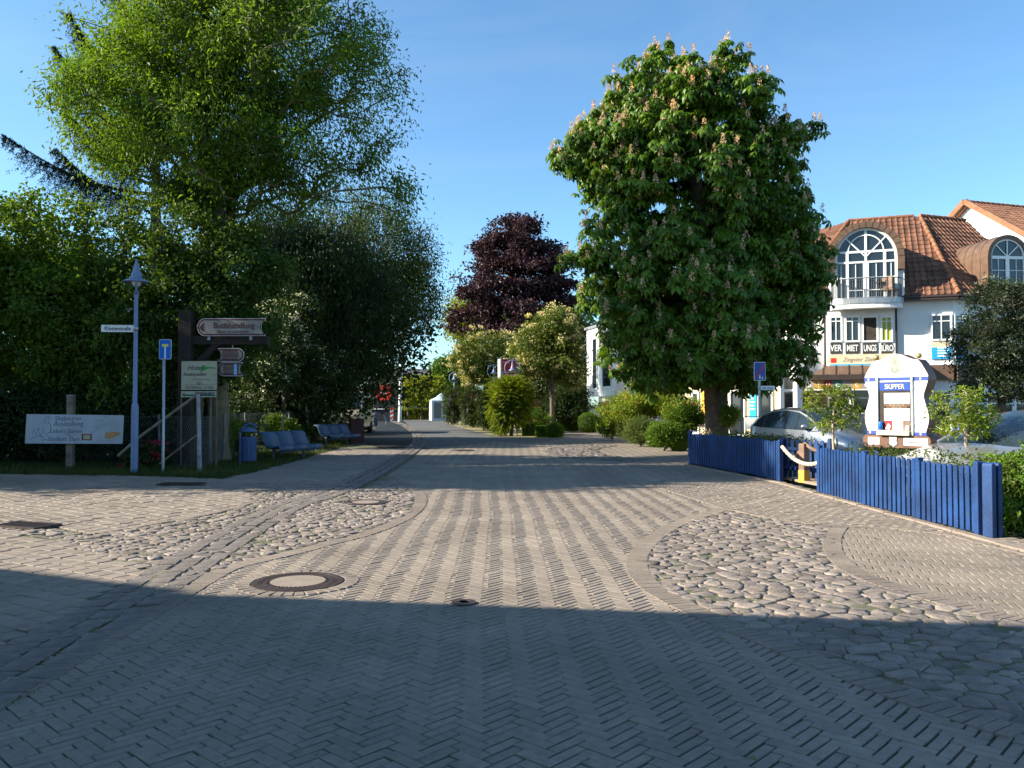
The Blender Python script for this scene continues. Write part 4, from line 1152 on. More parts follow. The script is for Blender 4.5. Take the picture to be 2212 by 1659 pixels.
# low dark cotoneaster behind the fence
def fence_x(y): return 4.75 + (22 - y) * .18 if y > 17.2 else 5.6 + (15.1 - y) * .03
gc = []
for y in np.arange(10.6, 22.5, .42):
    if 14.9 < y < 18.5: continue
    gc.append((fence_x(y) + .62, y, .42, .42, .35, .50, 1)); gc.append((fence_x(y) + 1.25, y + .1, .40, .40, .35, .46, 1))
mass('groundcover', 'dark evergreen groundcover growing behind the blue picket fence', gc, 52000, M['L_ground'], 0.05, 0.03, 'groundcover')
bush('hedge_shrub', 'glossy bright green shrub spilling past the end posts of the blue fence', [E(2175, 1045, 10.9, 55, 60, .45), E(2230, 1080, 10.6, 60, 80, .6), E(2150, 1110, 10.3, 25, 45, .2), E(2260, 1010, 11.2, 60, 45, .5)], 420, 44, 0.075, M['L_box'], 0.06, 0.035, 2200, 10.7, rb=.03, zmin=.05, rtip=.003)
# two standard shrubs in the bed
for (x, Y, ey, lab) in ((1803, 15.3, 880, 'young standard rhododendron with open sunlit branches left of the painted signboard'), (2090, 12.6, 890, 'young standard rhododendron with pale stem right of the painted signboard')):
    b = gb(x, Y); k = 14.0 / Y
    tree('standard_rhododendron', lab, 'small tree', b, [b, P3(x - 4, ey + 50, Y), P3(x, ey - 10, Y), P3(x - 4, ey - 35, Y)],
         [E(x - 25, ey - 15, Y, 45 * k, 35 * k, .35), E(x + 25, ey + 5, Y, 42 * k, 38 * k, .35), E(x - 10, ey + 30, Y, 50 * k, 25 * k, .3), E(x + 10, ey - 35, Y, 30 * k, 20 * k, .25)], 150, 13, 0.04, M['L_azalea'], 0.065, 0.025, M['bark_pale'], 0.028, seg=.12, wiggle=.015, rtip=.004, group='young standard rhododendrons in the fenced bed', mid=.05, zmin=.5)
# whitebeam in front of the house, right edge
b = gb(2165, 23)
tree('whitebeam_tree', 'grey-green tree with small white flowers standing in front of the tiled house', 'tree', b, [b, P3(2165, 850, 23), P3(2165, 720, 23), P3(2170, 620, 23)],
     [E(2165, 660, 23, 65, 60, 1.1), E(2130, 750, 23, 70, 70, 1.2), E(2200, 760, 23, 80, 80, 1.3), E(2150, 830, 23, 75, 40, 1.1), E(2260, 700, 23, 60, 90, 1)], 520, 48, 0.13, M['L_grey'], 0.085, 0.04, M['bark'], 0.11, flowers=(M['F_white'], 110, 0.03, 0.03, 'blossom'), zmin=1.7)

# --- trees outside the frame on the sun side, they throw the shade across the crossing
for (x, y, r, z0, z1, lab) in ((-19.6, 20.6, 3.2, 0.4, 9.0, 'broad garden tree beyond the frame beside the near pavement'), (-25.5, 16.6, 2.8, 7.0, 18.2, 'tall high-crowned garden tree beyond the frame')):
    b = (x, y, -0.03)
    tree('garden_tree', lab, 'tree', b, [b, (x, y, z1 * .3), (x, y, z1 * .8)], [(x, y, (z0 + z1) / 2, r, r, (z1 - z0) / 2, 1), (x, y + .3, z0 + r * .9, r, r * .9, r * .9, 1)], 460, 46, 0.42, M['L_dark'], 0.32, 0.22, M['bark'], 0.3, zmin=.2, rtip=.02)
# --- wisteria posts
WP = ((975, 981, 815, 64, 'purple-flowered'), (1021, 1024, 810, 57, 'dark'), (1066, 1067, 800, 49, 'dark'), (1103, 1107, 793, 41.5, 'bright'))

M['dry_leaf'] = leafmat('dry_leaf', (0.16, 0.09, 0.035), 0.15, hue=(1.2, 1.3, 1.0))
M['ivy'] = leafmat('ivy_leaf', (0.07, 0.15, 0.02), 0.3)
lp = []
for (a, b_, n) in ((g_a, g_b, n) for g_a, g_b, n in (((5.52, 15.2), (5.66, 10.2), 420), ((4.62, 22.0), (5.45, 17.3), 200), ((-11.5, 19.6), (-7.2, 19.0), 260), ((-7.2, 19.0), (-6.2, 26), 260))):
    u = R.uniform(0, 1, n); q = np.stack([a[0] + (b_[0] - a[0]) * u, a[1] + (b_[1] - a[1]) * u], -1) + np.concatenate([np.abs(R.normal(0, .10, (n, 1))) * -1 + .06 if a[0] > 0 else R.normal(0, .18, (n, 1)), R.normal(0, .1, (n, 1))], 1)
    lp.append(np.concatenate([q, np.full((n, 1), .024)], 1))
rx = R.uniform(-9, 6, 260); ry = R.uniform(3.6, 22, 260); lp.append(np.stack([rx, ry, np.full(260, .012)], -1))
litter('leaf_litter', np.concatenate(lp), M['dry_leaf'], 'dry leaves and bits scattered along the fence foot and the verge edge', .028)
u = R.uniform(0, 1, 320); z_ = R.uniform(.05, .85, 320)
ip = np.stack([5.60 + .12 * u + R.normal(.01, .02, 320), 15.0 - 4.8 * u, z_], -1)
ip = ip[np.sin(ip[:, 1] * 5.1) + np.sin(ip[:, 1] * 2.3 + 1) > 0.1]
litter('ivy_leaves', ip, M['ivy'], 'small green ivy leaves poking through the sunlit blue pickets', .05)
# ------------------------------------------------------------------ LEFT SIDE OBJECTS
def pmat(name, rgb, rough=0.45, var=0.08, **k): 
    M[name] = mat(name, rgb, rough, var, **k); return M[name]
pmat('blue_paint', (0.10, 0.16, 0.34), 0.4, vscale=2)
pmat('lamp_blue', (0.17, 0.23, 0.38), 0.4, vscale=2)
pmat('sign_white', (0.75, 0.75, 0.72), 0.4, 0.04)
pmat('sign_blue', (0.01, 0.14, 0.55), 0.35, 0.03)
pmat('sign_yellow', (0.75, 0.65, 0.10), 0.4, 0.03)
pmat('steel', (0.38, 0.40, 0.42), 0.4, metal=0.6)
pmat('black_ink', (0.02, 0.02, 0.025), 0.6, 0)
pmat('faded_ink', (0.16, 0.18, 0.23), 0.7, 0)
pmat('cream', (0.44, 0.41, 0.28), 0.5, 0.06)
pmat('old_timber', (0.03, 0.019, 0.014), 0.85, 0.25, bump=0.5, vscale=3)
pmat('brown_pole', (0.20, 0.11, 0.07), 0.7, 0.2)
pmat('grey_post', (0.36, 0.35, 0.34), 0.85, 0.25, bump=0.4, vscale=4)
pmat('weathered', (0.25, 0.20, 0.15), 0.9, 0.25, bump=0.4, vscale=4)
pmat('rim_grey', (0.42, 0.42, 0.41), 0.6, 0.1)
pmat('maroon', (0.10, 0.015, 0.02), 0.5, 0.05)
pmat('white_board', (0.46, 0.49, 0.52), 0.6, 0.10, vscale=1.5, fine=0.06)
pmat('green_print', (0.03, 0.28, 0.04), 0.5, 0.05)
pmat('teal_print', (0.01, 0.10, 0.09), 0.5, 0.05)
pmat('grey_green_print', (0.22, 0.27, 0.18), 0.6, 0)
pmat('sticker_orange', (0.55, 0.30, 0.12), 0.6, 0.15, vscale=20)
pmat('sticker_red', (0.25, 0.02, 0.03), 0.5, 0.1)
pmat('pale_blue_tape', (0.2, 0.45, 0.75), 0.5, 0.1)
pmat('bin_blue', (0.08, 0.12, 0.26), 0.45, 0.08)
pmat('bench_blue', (0.06, 0.10, 0.17), 0.5, 0.08)
pmat('wire', (0.22, 0.23, 0.22), 0.6, 0.2, metal=0.5)
pmat('box_red', (0.07, 0.015, 0.02), 0.6, 0.1)

def text(body, size, m, parent, M4, name='lettering', ext=0.002, shear=0.0, align='LEFT', sx=1.0, offset=0.0, spacing=1.0):
    cu = bpy.data.curves.new(name, 'FONT'); cu.body = body; cu.size = size; cu.extrude = ext; cu.shear = shear
    cu.align_x = align; cu.align_y = 'BOTTOM_BASELINE'; cu.resolution_u = 3; cu.offset = offset; cu.space_character = spacing
    o = bpy.data.objects.new('tmp', cu); SC.collection.objects.link(o)
    dg = bpy.context.evaluated_depsgraph_get()
    me = bpy.data.meshes.new_from_object(o.evaluated_get(dg))
    bpy.data.objects.remove(o); bpy.data.curves.remove(cu)
    me.name = name; me.materials.clear(); me.materials.append(m)
    me.transform(Matrix.Diagonal((sx, 1, 1, 1)))
    me.transform(M4)
    return newobj(name, me, parent)
def face_m(x, y, z):
    """text plane facing -Y of the thing, origin at x,y,z"""
    return Matrix.Translation((x, y, z)) @ Matrix.Rotation(pi / 2, 4, 'X')
def rrect(w, h, r, n=4, cx=0, cz=0):
    out = []
    for (sx, sz, a0) in ((1, -1, -pi / 2), (1, 1, 0), (-1, 1, pi / 2), (-1, -1, pi)):
        for i in range(n + 1):
            a = a0 + pi / 2 * i / n
            out.append((cx + sx * (w / 2 - r) + r * cos(a), cz + sz * (h / 2 - r) + r * sin(a)))
    return out
def plate(mb, poly, y0, y1): return mb.prism(poly, y0, y1, 'y')
def stroke(pts, w, y, mb):
    for a, b in zip(pts[:-1], pts[1:]):
        mb.bar((a[0], y, a[1]), (b[0], y, b[1]), w, 0.002, up=(0, 1, 0))

# street lamp
def street_lamp(x, y0v, label, h=5.05):
    b = G(x, y0v); t = T('street_lamp', label, 'street lamp', (b.x, b.y, -0.02), radians(24.5))
    mb = MB(); mb.lathe([(0.082, 0), (0.082, 1.55), (0.075, 1.6), (0.052, 1.66), (0.047, 3.9), (0.04, 4.3)], 20)
    mb.obj('pole', M['lamp_blue'], t)
    # lyre bow round the lantern, seen edge-on
    bow = MB(); pts = []
    for i in range(21):
        a = -pi / 2 + 2 * pi * i / 20
        pts.append((0.0, 0.30 * cos(a) * (0.9), 4.62 + 0.40 * sin(a)))
    bow.tube(pts, 0.028, 8); bow.obj('bow', M['lamp_blue'], t)
    mb = MB(); mb.lathe([(0.285, 4.50), (0.30, 4.50), (0.28, 4.53), (0.17, 4.585), (0.12, 4.62), (0.115, 4.72), (0.085, 4.76), (0.07, 4.86), (0.04, 4.93), (0.03, 5.0), (0.001, 5.02)], 24)
    s_ = mb.obj('lamp_shade', M['lamp_blue'], t)
    mb = MB(); mb.lathe([(0.001, 4.40), (0.06, 4.41), (0.10, 4.47), (0.11, 4.515)], 16); mb.obj('bulb_cover', M['sign_white'], s_)
    mb = MB(); mb.tube([(0.03, -0.0, 4.30), (0.055, -0.02, 4.28), (0.055, -0.02, 4.16), (0.03, 0, 4.12)], 0.008, 6); mb.obj('bracket', M['steel'], t)
    return t, b
lamp, lb = street_lamp(290, 1020, 'tall blue street lamp carrying the street name board, in front of the garden bushes')
# street name board
sn = T('street_name_sign', 'white board reading Klosterstraße fixed to the blue lamp', 'street sign', (lb.x, lb.y - 0.0, 0), radians(6))
w = 0.75; z = V(260, 710, lb.y).z
mb = MB(); plate(mb, rrect(w, 0.165, 0.012, cx=-w / 2 - 0.03, cz=z), -0.012, 0.006); mb.obj('board', M['sign_white'], sn)
text('Klosterstraße', 0.125, M['black_ink'], sn, face_m(-w / 2 - 0.03, -0.014, z - 0.042), align='CENTER', sx=0.86, offset=.001)
mb = MB(); mb.lathe([(0.056, z - 0.05), (0.06, z - 0.05), (0.06, z + 0.05), (0.056, z + 0.05)], 16); mb.box(-0.1, -0.05, -0.01, 0.01, z - .03, z + .03); mb.obj('clamp', M['steel'], sn)

# dead-end sign
b = G(352, 1018); t = T('traffic_sign', 'blue dead end sign with a yellow bar on top of its white T', 'traffic sign', (b.x, b.y, -0.02), radians(4))
mb = MB(); mb.lathe([(0.034, 0), (0.034, 3.15), (0.0, 3.16)], 14); mb.obj('pole', M['steel'], t)
zc = V(356, 753, b.y).z; w_, h_ = 0.285, 0.475
mb = MB(); plate(mb, rrect(w_, h_, 0.03, cx=0.04, cz=zc), -0.05, -0.036); mb.obj('plate', M['sign_white'], t)
mb = MB(); plate(mb, rrect(w_ - .02, h_ - .02, 0.025, cx=0.04, cz=zc), -0.053, -0.0505); f_ = mb.obj('blue_field', M['sign_blue'], t)
mb = MB(); mb.box(0.022, 0.058, -0.057, -0.054, zc - 0.225, zc + 0.06); mb.obj('white_stem', M['sign_white'], t)
mb = MB(); mb.box(-0.035, 0.115, -0.057, -0.054, zc + 0.062, zc + 0.125); mb.obj('yellow_bar', M['sign_yellow'], t)
mb = MB(); mb.lathe([(0.036, zc - .02), (0.042, zc - .02), (0.042, zc + .02), (0.036, zc + .02)], 12); mb.obj('clamp', M['steel'], t)

# hotel board
b = G(466, 1010); hy = b.y + 0.1
t = T('hotel_sign', 'cream hotel board with a driveway arrow strip below, on two thin brown poles', 'sign', (V(430, 900, hy).x, hy, 0), radians(-4))
k = hy / 1790.0
def hx(px): return (px - 430) * k
def hz(py): return V(430, py, hy).z
for px in (389, 468):
    mb = MB(); mb.lathe([(0.02, -0.03), (0.02, hz(778)), (0.0, hz(777))], 10, (hx(px), 0.03, 0)); mb.obj('pole', M['brown_pole'], t)
mb = MB(); mb.box(hx(390), hx(470), -0.012, 0.008, hz(842), hz(780)); mb.obj('board', M['cream'], t)
mb = MB(); 
for (x0, x1, z0, z1) in ((389, 471, 843.5, 842), (389, 471, 780, 778.5)): mb.box(hx(x0), hx(x1), -0.02, 0.012, hz(z0), hz(z1))
for px in (389.2, 470.8): mb.box(hx(px) - .008, hx(px) + .008, -0.0205, 0.0125, hz(842), hz(780))
mb.obj('frame', M['old_timber'], t)
mb = MB(); mb.box(hx(390), hx(468), -0.012, 0.008, hz(858), hz(845)); st_ = mb.obj('arrow_strip', M['cream'], t)
text('Hotel', 0.17, M['black_ink'], t, face_m(hx(403), -0.015, hz(799)), shear=0.4, sx=1.0)
text('Inselparadies', 0.125, M['black_ink'], t, face_m(hx(394), -0.015, hz(811.5)), shear=0.45, sx=0.92)
text('im', 0.05, M['grey_green_print'], t, face_m(hx(419), -0.015, hz(816.5)))
text('Ostseeheilbad Zingst', 0.055, M['grey_green_print'], t, face_m(hx(414), -0.015, hz(821)), shear=0.3)
text('Tel. 038232 • 15 326', 0.085, M['black_ink'], t, face_m(hx(430), -0.015, hz(839.5)), align='CENTER', sx=1.02)
text('EINFAHRT', 0.10, M['black_ink'], st_, face_m(hx(464), -0.016, hz(853)), align='RIGHT', sx=1.12, shear=0.15, offset=0.002)
mb = MB(); plate(mb, [(hx(465), hz(855.5)), (hx(465), hz(852)), (hx(398), hz(852)), (hx(398), hz(848)), (hx(392), hz(853)), (hx(398), hz(857)), (hx(398), hz(855.5))], -0.0145, -0.0125); mb.obj('arrow', M['teal_print'], st_)
mb = MB(); plate(mb, [(hx(434), hz(799)), (hx(436), hz(791)), (hx(440), hz(789)), (hx(445), hz(793)), (hx(457), hz(793)), (hx(466), hz(794)), (hx(466), hz(797)), (hx(452), hz(796)), (hx(446), hz(797)), (hx(442), hz(800)), (hx(437), hz(801)), (hx(433), hz(805)), (hx(431), hz(803))], -0.0145, -0.0125); mb.obj('island_map', M['green_print'], t)
mb = MB()
for q in range(11):
    a = pi * (q + .5) / 11; mb.bar((hx(430) + .035 * cos(a), -0.0135, hz(830.5) + .03 * sin(a)), (hx(430) + .10 * cos(a), -0.0135, hz(830.5) + .085 * sin(a)), 0.005, 0.002, up=(0, 1, 0))
plate(mb, [(hx(430) + .025 * cos(pi * i / 8), hz(830.5) + .02 * sin(pi * i / 8)) for i in range(9)], -0.0145, -0.0125); mb.box(hx(398), hx(466), -0.0145, -0.0125, hz(831.5), hz(831)); mb.obj('sun_emblem', M['black_ink'], t)

# timber sign frame with bookshop boards
fy = 21.3; fb = V(402, 960, fy)
t = T('timber_sign_frame', 'dark timber gallows frame holding the bookshop boards', 'sign frame', (fb.x, fy, -0.03), 0)
def tx(px): return (px - 402) * fy / 1790
def tz(py): return V(402, py, fy).z + 0.03
mb = MB(); mb.box(tx(387), tx(415), -0.14, 0.14, 0, tz(672)); mb.obj('post', M['old_timber'], t, 0.01)
mb = MB(); mb.box(tx(415) + .002, tx(578), -0.09, 0.09, tz(745), tz(726)); mb.obj('beam', M['old_timber'], t, 0.01)
mb = MB(); mb.bar((tx(418), 0, tz(795)), (tx(470), 0, tz(740)), 0.16, 0.14, up=(0, 1, 0)); mb.obj('brace', M['old_timber'], t, 0.01)
mb = MB(); mb.M = Matrix.Translation((tx(453), -0.1, tz(733))) @ Matrix.Rotation(pi / 2, 4, 'X'); mb.lathe([(0.03, 0), (0.028, .02), (0.0001, .025)], 12); mb.obj('bolt', M['steel'], t)
# upper board shaped like a closed book lying flat: round spine left, concave fore-edge right
def book(px0, px1, py0, py1, spine_left=True, inset=0):
    x0, x1 = tx(px0) + inset, tx(px1) - inset; z1, z0 = tz(py0) - inset, tz(py1) + inset; r = (z1 - z0) / 2; zc = (z0 + z1) / 2
    pts = []
    if spine_left:
        for i in range(13):
            a = pi / 2 + pi * i / 12; pts.append((x0 + r * .85 + r * .85 * cos(a), zc + r * sin(a)))
        pts += [(x1, z0), (x1, z0 + .04)]
        for i in range(9):
            a = -pi / 2 - pi * i / 8; pts.append((x1 - 0.0 + (r - .04) * .55 * cos(a), zc + (r - .04) * sin(a)))
        pts += [(x1, z1 - .04), (x1, z1)]
    else:
        for i in range(13):
            a = -pi / 2 + pi * i / 12; pts.append((x1 - r * .85 + r * .85 * cos(a), zc + r * sin(a)))
        pts += [(x0, z1), (x0, z1 - .04)]
        for i in range(9):
            a = pi / 2 - pi * i / 8; pts.append((x0 + (r - .04) * .55 * cos(a), zc + (r - .04) * sin(a)))
        pts += [(x0, z0 + .04), (x0, z0)]
    return pts
def book_board(name, label, px0, px1, py0, py1, sl, tilt=0.0):
    o = T(name, label, 'sign', (fb.x, fy, -0.03), 0)
    for nm, ins, y, m in (('rim', 0, -0.17, 'rim_grey'), ('band', .018, -0.174, 'maroon'), ('inner_field', .055, -0.177, 'sign_white')):
        mb = MB(); mb.M = Matrix.Translation((0, 0, 0)); plate(mb, book(px0, px1, py0, py1, sl, ins), y, y + (0.03 if ins == 0 else 0.0035)); mb.obj(nm, M[m] if m != 'sign_white' or ins == 0 else M['cream_grey'], o)
    return o
M['cream_grey'] = mat('aged_cream', (0.26, 0.235, 0.19), 0.6, 0.12, 3)
o = book_board('bookshop_sign', 'long book-shaped board reading Buchhandlung on top of the timber arm', 429, 575, 689, 727, True)
text('Buchhandlung', 0.205, M['maroon'], o, face_m(tx(508), -0.18, tz(710)), align='CENTER', sx=0.92, offset=0.003)
text('läsen un schriben', 0.125, M['maroon'], o, face_m(tx(505), -0.18, tz(720.5)), align='CENTER', sx=0.9)
mb = MB(); plate(mb, [(tx(435), tz(708)), (tx(443), tz(698)), (tx(443), tz(718))], -0.1805, -0.1775); mb.obj('arrow', M['maroon'], o)
mb = MB(); mb.box(tx(450), tx(456), -0.13, -0.10, tz(735), tz(724)); mb.box(tx(540), tx(546), -0.13, -0.10, tz(735), tz(724)); mb.obj('bracket', M['steel'], o)
for (p0, p1, q0, q1, sl, lab) in ((474, 530, 753, 782, False, 'upper striped book-shaped board with its spine to the lane'), (474, 527, 783, 813, True, 'lower striped book-shaped board with a strip of pale blue tape')):
    o = book_board('book_sign', lab, p0, p1, q0, q1, sl)
    o['group'] = 'striped book boards below the timber arm'
    mb = MB()
    for i in range(8):
        zz = q0 + 5.5 + (q1 - q0 - 11) * i / 7; a = 4 if 0 < i < 7 else 6
        mb.box(tx(p0 + 8 + (a if sl else 1)), tx(p1 - 8 - (0 if sl else a)), -0.1805, -0.1775, tz(zz + .75), tz(zz - .75))
    mb.obj('stripes', M['maroon'], o)
    if sl:
        mb = MB(); mb.box(tx(509), tx(515), -0.184, -0.181, tz(810), tz(787)); mb.obj('tape', M['pale_blue_tape'], o)
    mb = MB(); mb.box(tx(500), tx(502), -0.02, 0.0, tz(q1 - 3), tz(745) if not sl else tz(783)); mb.box(tx(500), tx(502), -0.14, -0.02, tz(q0 + 6), tz(q0 + 4)); mb.obj('hanger', M['steel'], o)

# painted white board
py_ = 20.6
t = T('exhibition_board', 'faded hand-lettered white board about a sculpture exhibition, hung on the fence', 'board', (V(162, 926, py_).x, py_, 0), radians(-2))
k = py_ / 1790.0
bx = lambda px: (px - 162) * k
bz = lambda py: V(162, py, py_).z
mb = MB(); mb.add([], []); plate(mb, [(bx(53), bz(958)), (bx(267), bz(958.5)), (bx(269.5), bz(897)), (bx(56), bz(894.5))], -0.02, 0.0); mb.obj('panel', M['white_board'], t)
for body, px, pyy, sz, sh in (('Skulpturen', 118, 908, .16, .15), ('Ausstellung', 116, 920, .17, .1), ("Lisbet's Garten", 108, 935, .14, .1), ('von', 145, 940, .07, .1), ('Norbert Then', 104, 953, .17, .15)):
    text(body, sz, M['faded_ink'], t, face_m(bx(px), -0.022, bz(pyy)), shear=sh, sx=0.95 if body != 'Norbert Then' else .8)
mb = MB()
def SK(p, w_=.012): stroke([(bx(a), bz(b_)) for a, b_ in p], w_, -0.0215, mb)
SK([(100, 901), (104, 899), (108, 903), (104, 907), (98, 904), (95, 909), (99, 913), (105, 911)], .008)
SK([(70, 940), (72, 928), (77, 940), (82, 924), (87, 944), (93, 925), (98, 938), (104, 944)], .008)
SK([(104, 914), (109, 917), (110, 925), (108, 933), (101, 938)], .014); SK([(64, 950), (72, 946), (80, 943), (88, 940), (94, 946)], .014); SK([(92, 952), (99, 948), (103, 952)], .014)
SK([(200, 935), (210, 928), (222, 921), (232, 914)], .006); SK([(198, 933), (206, 937)], .008); SK([(204, 924), (214, 918)], .006)
SK([(210, 906), (218, 909), (226, 908)], .008); SK([(226, 901), (238, 900)], .008); SK([(213, 943), (221, 943)], .006); SK([(213, 948), (220, 948)], .006); SK([(209, 952), (235, 952), (248, 952)], .005); SK([(214, 956), (226, 956)], .004)
mb.obj('ink_sketches', M['faded_ink'], t)
mb = MB(); mb.box(bx(178), bx(200), -0.0235, -0.0205, bz(951), bz(937)); s_ = mb.obj('red_sticker', M['sticker_red'], t)
mb = MB(); mb.box(bx(181), bx(197), -0.0255, -0.024, bz(949), bz(939)); mb.obj('sticker_picture', M['cream'], s_)
mb = MB(); plate(mb, [(bx(229), bz(946)), (bx(230), bz(934)), (bx(240), bz(932)), (bx(260), bz(933)), (bx(264), bz(938)), (bx(258), bz(941)), (bx(250), bz(943)), (bx(248), bz(946)), (bx(238), bz(948))], -0.0235, -0.0205); mb.obj('torn_orange_sticker', M['sticker_orange'], t)
b = V(153, 900, py_ + .15)
t = T('wooden_post', 'short weathered square post standing behind the white exhibition board', 'post', (b.x, b.y, -0.03))
mb = MB(); mb.box(-.08, .08, -.07, .07, 0, V(153, 853, b.y).z); mb.lathe([(0.001, 0)], 3) if False else None; mb.obj('shaft', M['weathered'], t, 0.008)
mb = MB(); mb.box(-.083, .083, -.073, .073, V(153, 853, b.y).z + .001, V(153, 852, b.y).z + .02); mb.obj('cap', M['grey_post'], t)

# chain-link fence: corner post with braces, runs left and along the lane
c0 = G(431, 1016)
t = T('chain_link_fence', 'chain-link garden fence with a leaning white corner post and diagonal struts', 'fence', (c0.x, c0.y, -0.03))
def L_(px, pyb, h=0.0): 
    p = G(px, pyb); return Vector((p.x - c0.x, p.y - c0.y, h))
H0 = 1.28
def frm(px, py, Y): 
    p = V(px, py, Y); return Vector((p.x - c0.x, p.y - c0.y, p.z + .03))
mb = MB(); mb.tube([(0.0, 0, 0), (-0.02, 0, 1.0), (-0.05, 0, 1.88)], [0.055, 0.05, 0.045], 10); mb.obj('corner_post', M['grey_post'], t)
mb = MB(); mb.tube([frm(427, 852, c0.y), frm(300, 945, c0.y + .1), frm(255, 985, c0.y + .1)], 0.035, 8); mb.obj('strut', M['weathered'], t)
mb = MB(); mb.tube([frm(425, 940, c0.y), frm(345, 1002, c0.y + .1)], 0.022, 8); mb.obj('strut', M['weathered'], t)
left_line = [Vector((0, 0, 0)), Vector((frm(320, 960, 21.0).x, 1.6, 0)), Vector((frm(-60, 960, 21.6).x, 2.4, 0)), Vector((frm(-300, 960, 21.6).x, 2.4, 0))]
lane = [Vector((0, 0, 0)), Vector((-8.7 - c0.x, 27 - c0.y, 0)), Vector((-8.6 - c0.x, 42 - c0.y, 0))]
for pts, n in ((left_line, 5), (lane, 7)):
    wires = MB()
    for a, b_ in zip(pts[:-1], pts[1:]):
        d = b_ - a; L = d.length; d = d / L; st = 0.11
        for q in range(int(L / st) + int(H0 / st)):
            for sgn in (1, -1):
                u0 = q * st - (H0 if sgn > 0 else 0); 
                p0 = [u0, 0.02]; p1 = [u0 + H0, H0] if sgn > 0 else None
                if sgn > 0: x0, z0, x1, z1 = q * st - H0, 0.0, q * st, H0
                else: x0, z0, x1, z1 = q * st - H0, H0, q * st, 0.0
                if x1 <= 0 or x0 >= L: continue
                if x0 < 0: z0 += (z1 - z0) * (-x0) / (x1 - x0); x0 = 0
                if x1 > L: z1 = z0 + (z1 - z0) * (L - x0) / (x1 - x0); x1 = L
                wires.tube([a + d * x0 + Vector((0, 0, z0 + .04)), a + d * x1 + Vector((0, 0, z1 + .04))], 0.0022, 3, cap=False)
    for a, b_ in zip(pts[:-1], pts[1:]):
        for z_ in (0.06, 0.68, H0 + .03): wires.tube([a + Vector((0, 0, z_)), b_ + Vector((0, 0, z_))], 0.003, 3, cap=False)
    o = wires.obj('wire_mesh', M['wire'], t); o['kind'] = 'stuff'
for p in (left_line[1], left_line[2], lane[1], lane[0].lerp(lane[1], .45), lane[1].lerp(lane[2], .35), lane[1].lerp(lane[2], .7), lane[2], (lane[0].lerp(lane[1], .75))):
    mb = MB(); mb.tube([(p.x, p.y, 0), (p.x + R.normal(0, .02), p.y, 1.36)], 0.03, 8); mb.obj('post', M['wire'], t)
# leaning birch stakes behind the fence
for (x0, x1, Y, yt, lab) in ((612, 611, 29.0, 893, 'pale split stake standing behind the litter bin'), (668, 661, 33.5, 868, 'leaning white stake behind the nearer bench'), (455, 455, 22, 852, 'second reddish pole standing behind the hotel board')):
    b = gb(x0, Y); h = V(x1, yt, Y).z
    t = T('wooden_stake', lab, 'stake', b); mb = MB(); mb.tube([(0, 0, 0), (((x1 - x0) * Y / 1790), 0, h)], [.045, .035], 7); mb.obj('shaft', M['weathered'] if x0 != 668 else M['grey_post'], t)

# litter bins
def litter_bin(x, yb, label, rot=0.0, scale=1.0):
    b = G(x, yb); t = T('litter_bin', label, 'litter bin', (b.x, b.y, -0.02), rot)
    mb = MB(); mb.lathe([(0.001, 0.12), (0.18, 0.12), (0.195, 0.14), (0.195, 0.70), (0.203, 0.71), (0.203, 0.745), (0.19, 0.745), (0.185, 0.15)], 24); mb.obj('drum', M['bin_blue'], t)
    arch = MB(); pts = [(-0.17, -0.14, 0)] + [(-0.17 + 0.0 * i, -0.14, 0.5) for i in range(1)] + [(-0.17 + .17 * (1 - cos(pi / 2 * i / 5)), -0.14 + .14 * sin(pi / 2 * i / 5), .86 + .24 * sin(pi / 2 * i / 5)) for i in range(6)] + [(.17 * sin(pi / 2 * i / 4), .10 * sin(pi / 2 * i / 4), 1.10 - .1 * (1 - cos(pi / 2 * i / 4))) for i in range(1, 5)]
    arch.tube(pts, 0.026, 8); arch.obj('arched_post', M['bin_blue'], t)
    mb = MB(); mb.lathe([(0.225, 0.90), (0.23, 0.905), (0.16, 0.97), (0.05, 1.02), (0.001, 1.03)], 20); mb.obj('lid', M['bin_blue'], t)
    for sx in (-1, 1):
        mb = MB(); mb.box(sx * .13 - .015, sx * .13 + .015, .08, .10, .74, .93); mb.obj('lid_support', M['bin_blue'], t)
    for q in range(12):
        a = 2 * pi * q / 12; mb = MB(); mb.M = Matrix.Rotation(a, 4, 'Z') @ Matrix.Translation((0.198, 0, 0)); mb.box(-.001, .003, -.012, .012, .16, .69); o = mb.obj('rib', M['bin_blue'], t)
    return t
litter_bin(537, 1004, 'blue drum litter bin with an arched post beside the nearer bench', radians(-10))
litter_bin(809, 924, 'distant blue litter bin beside the parked camper van', 0)

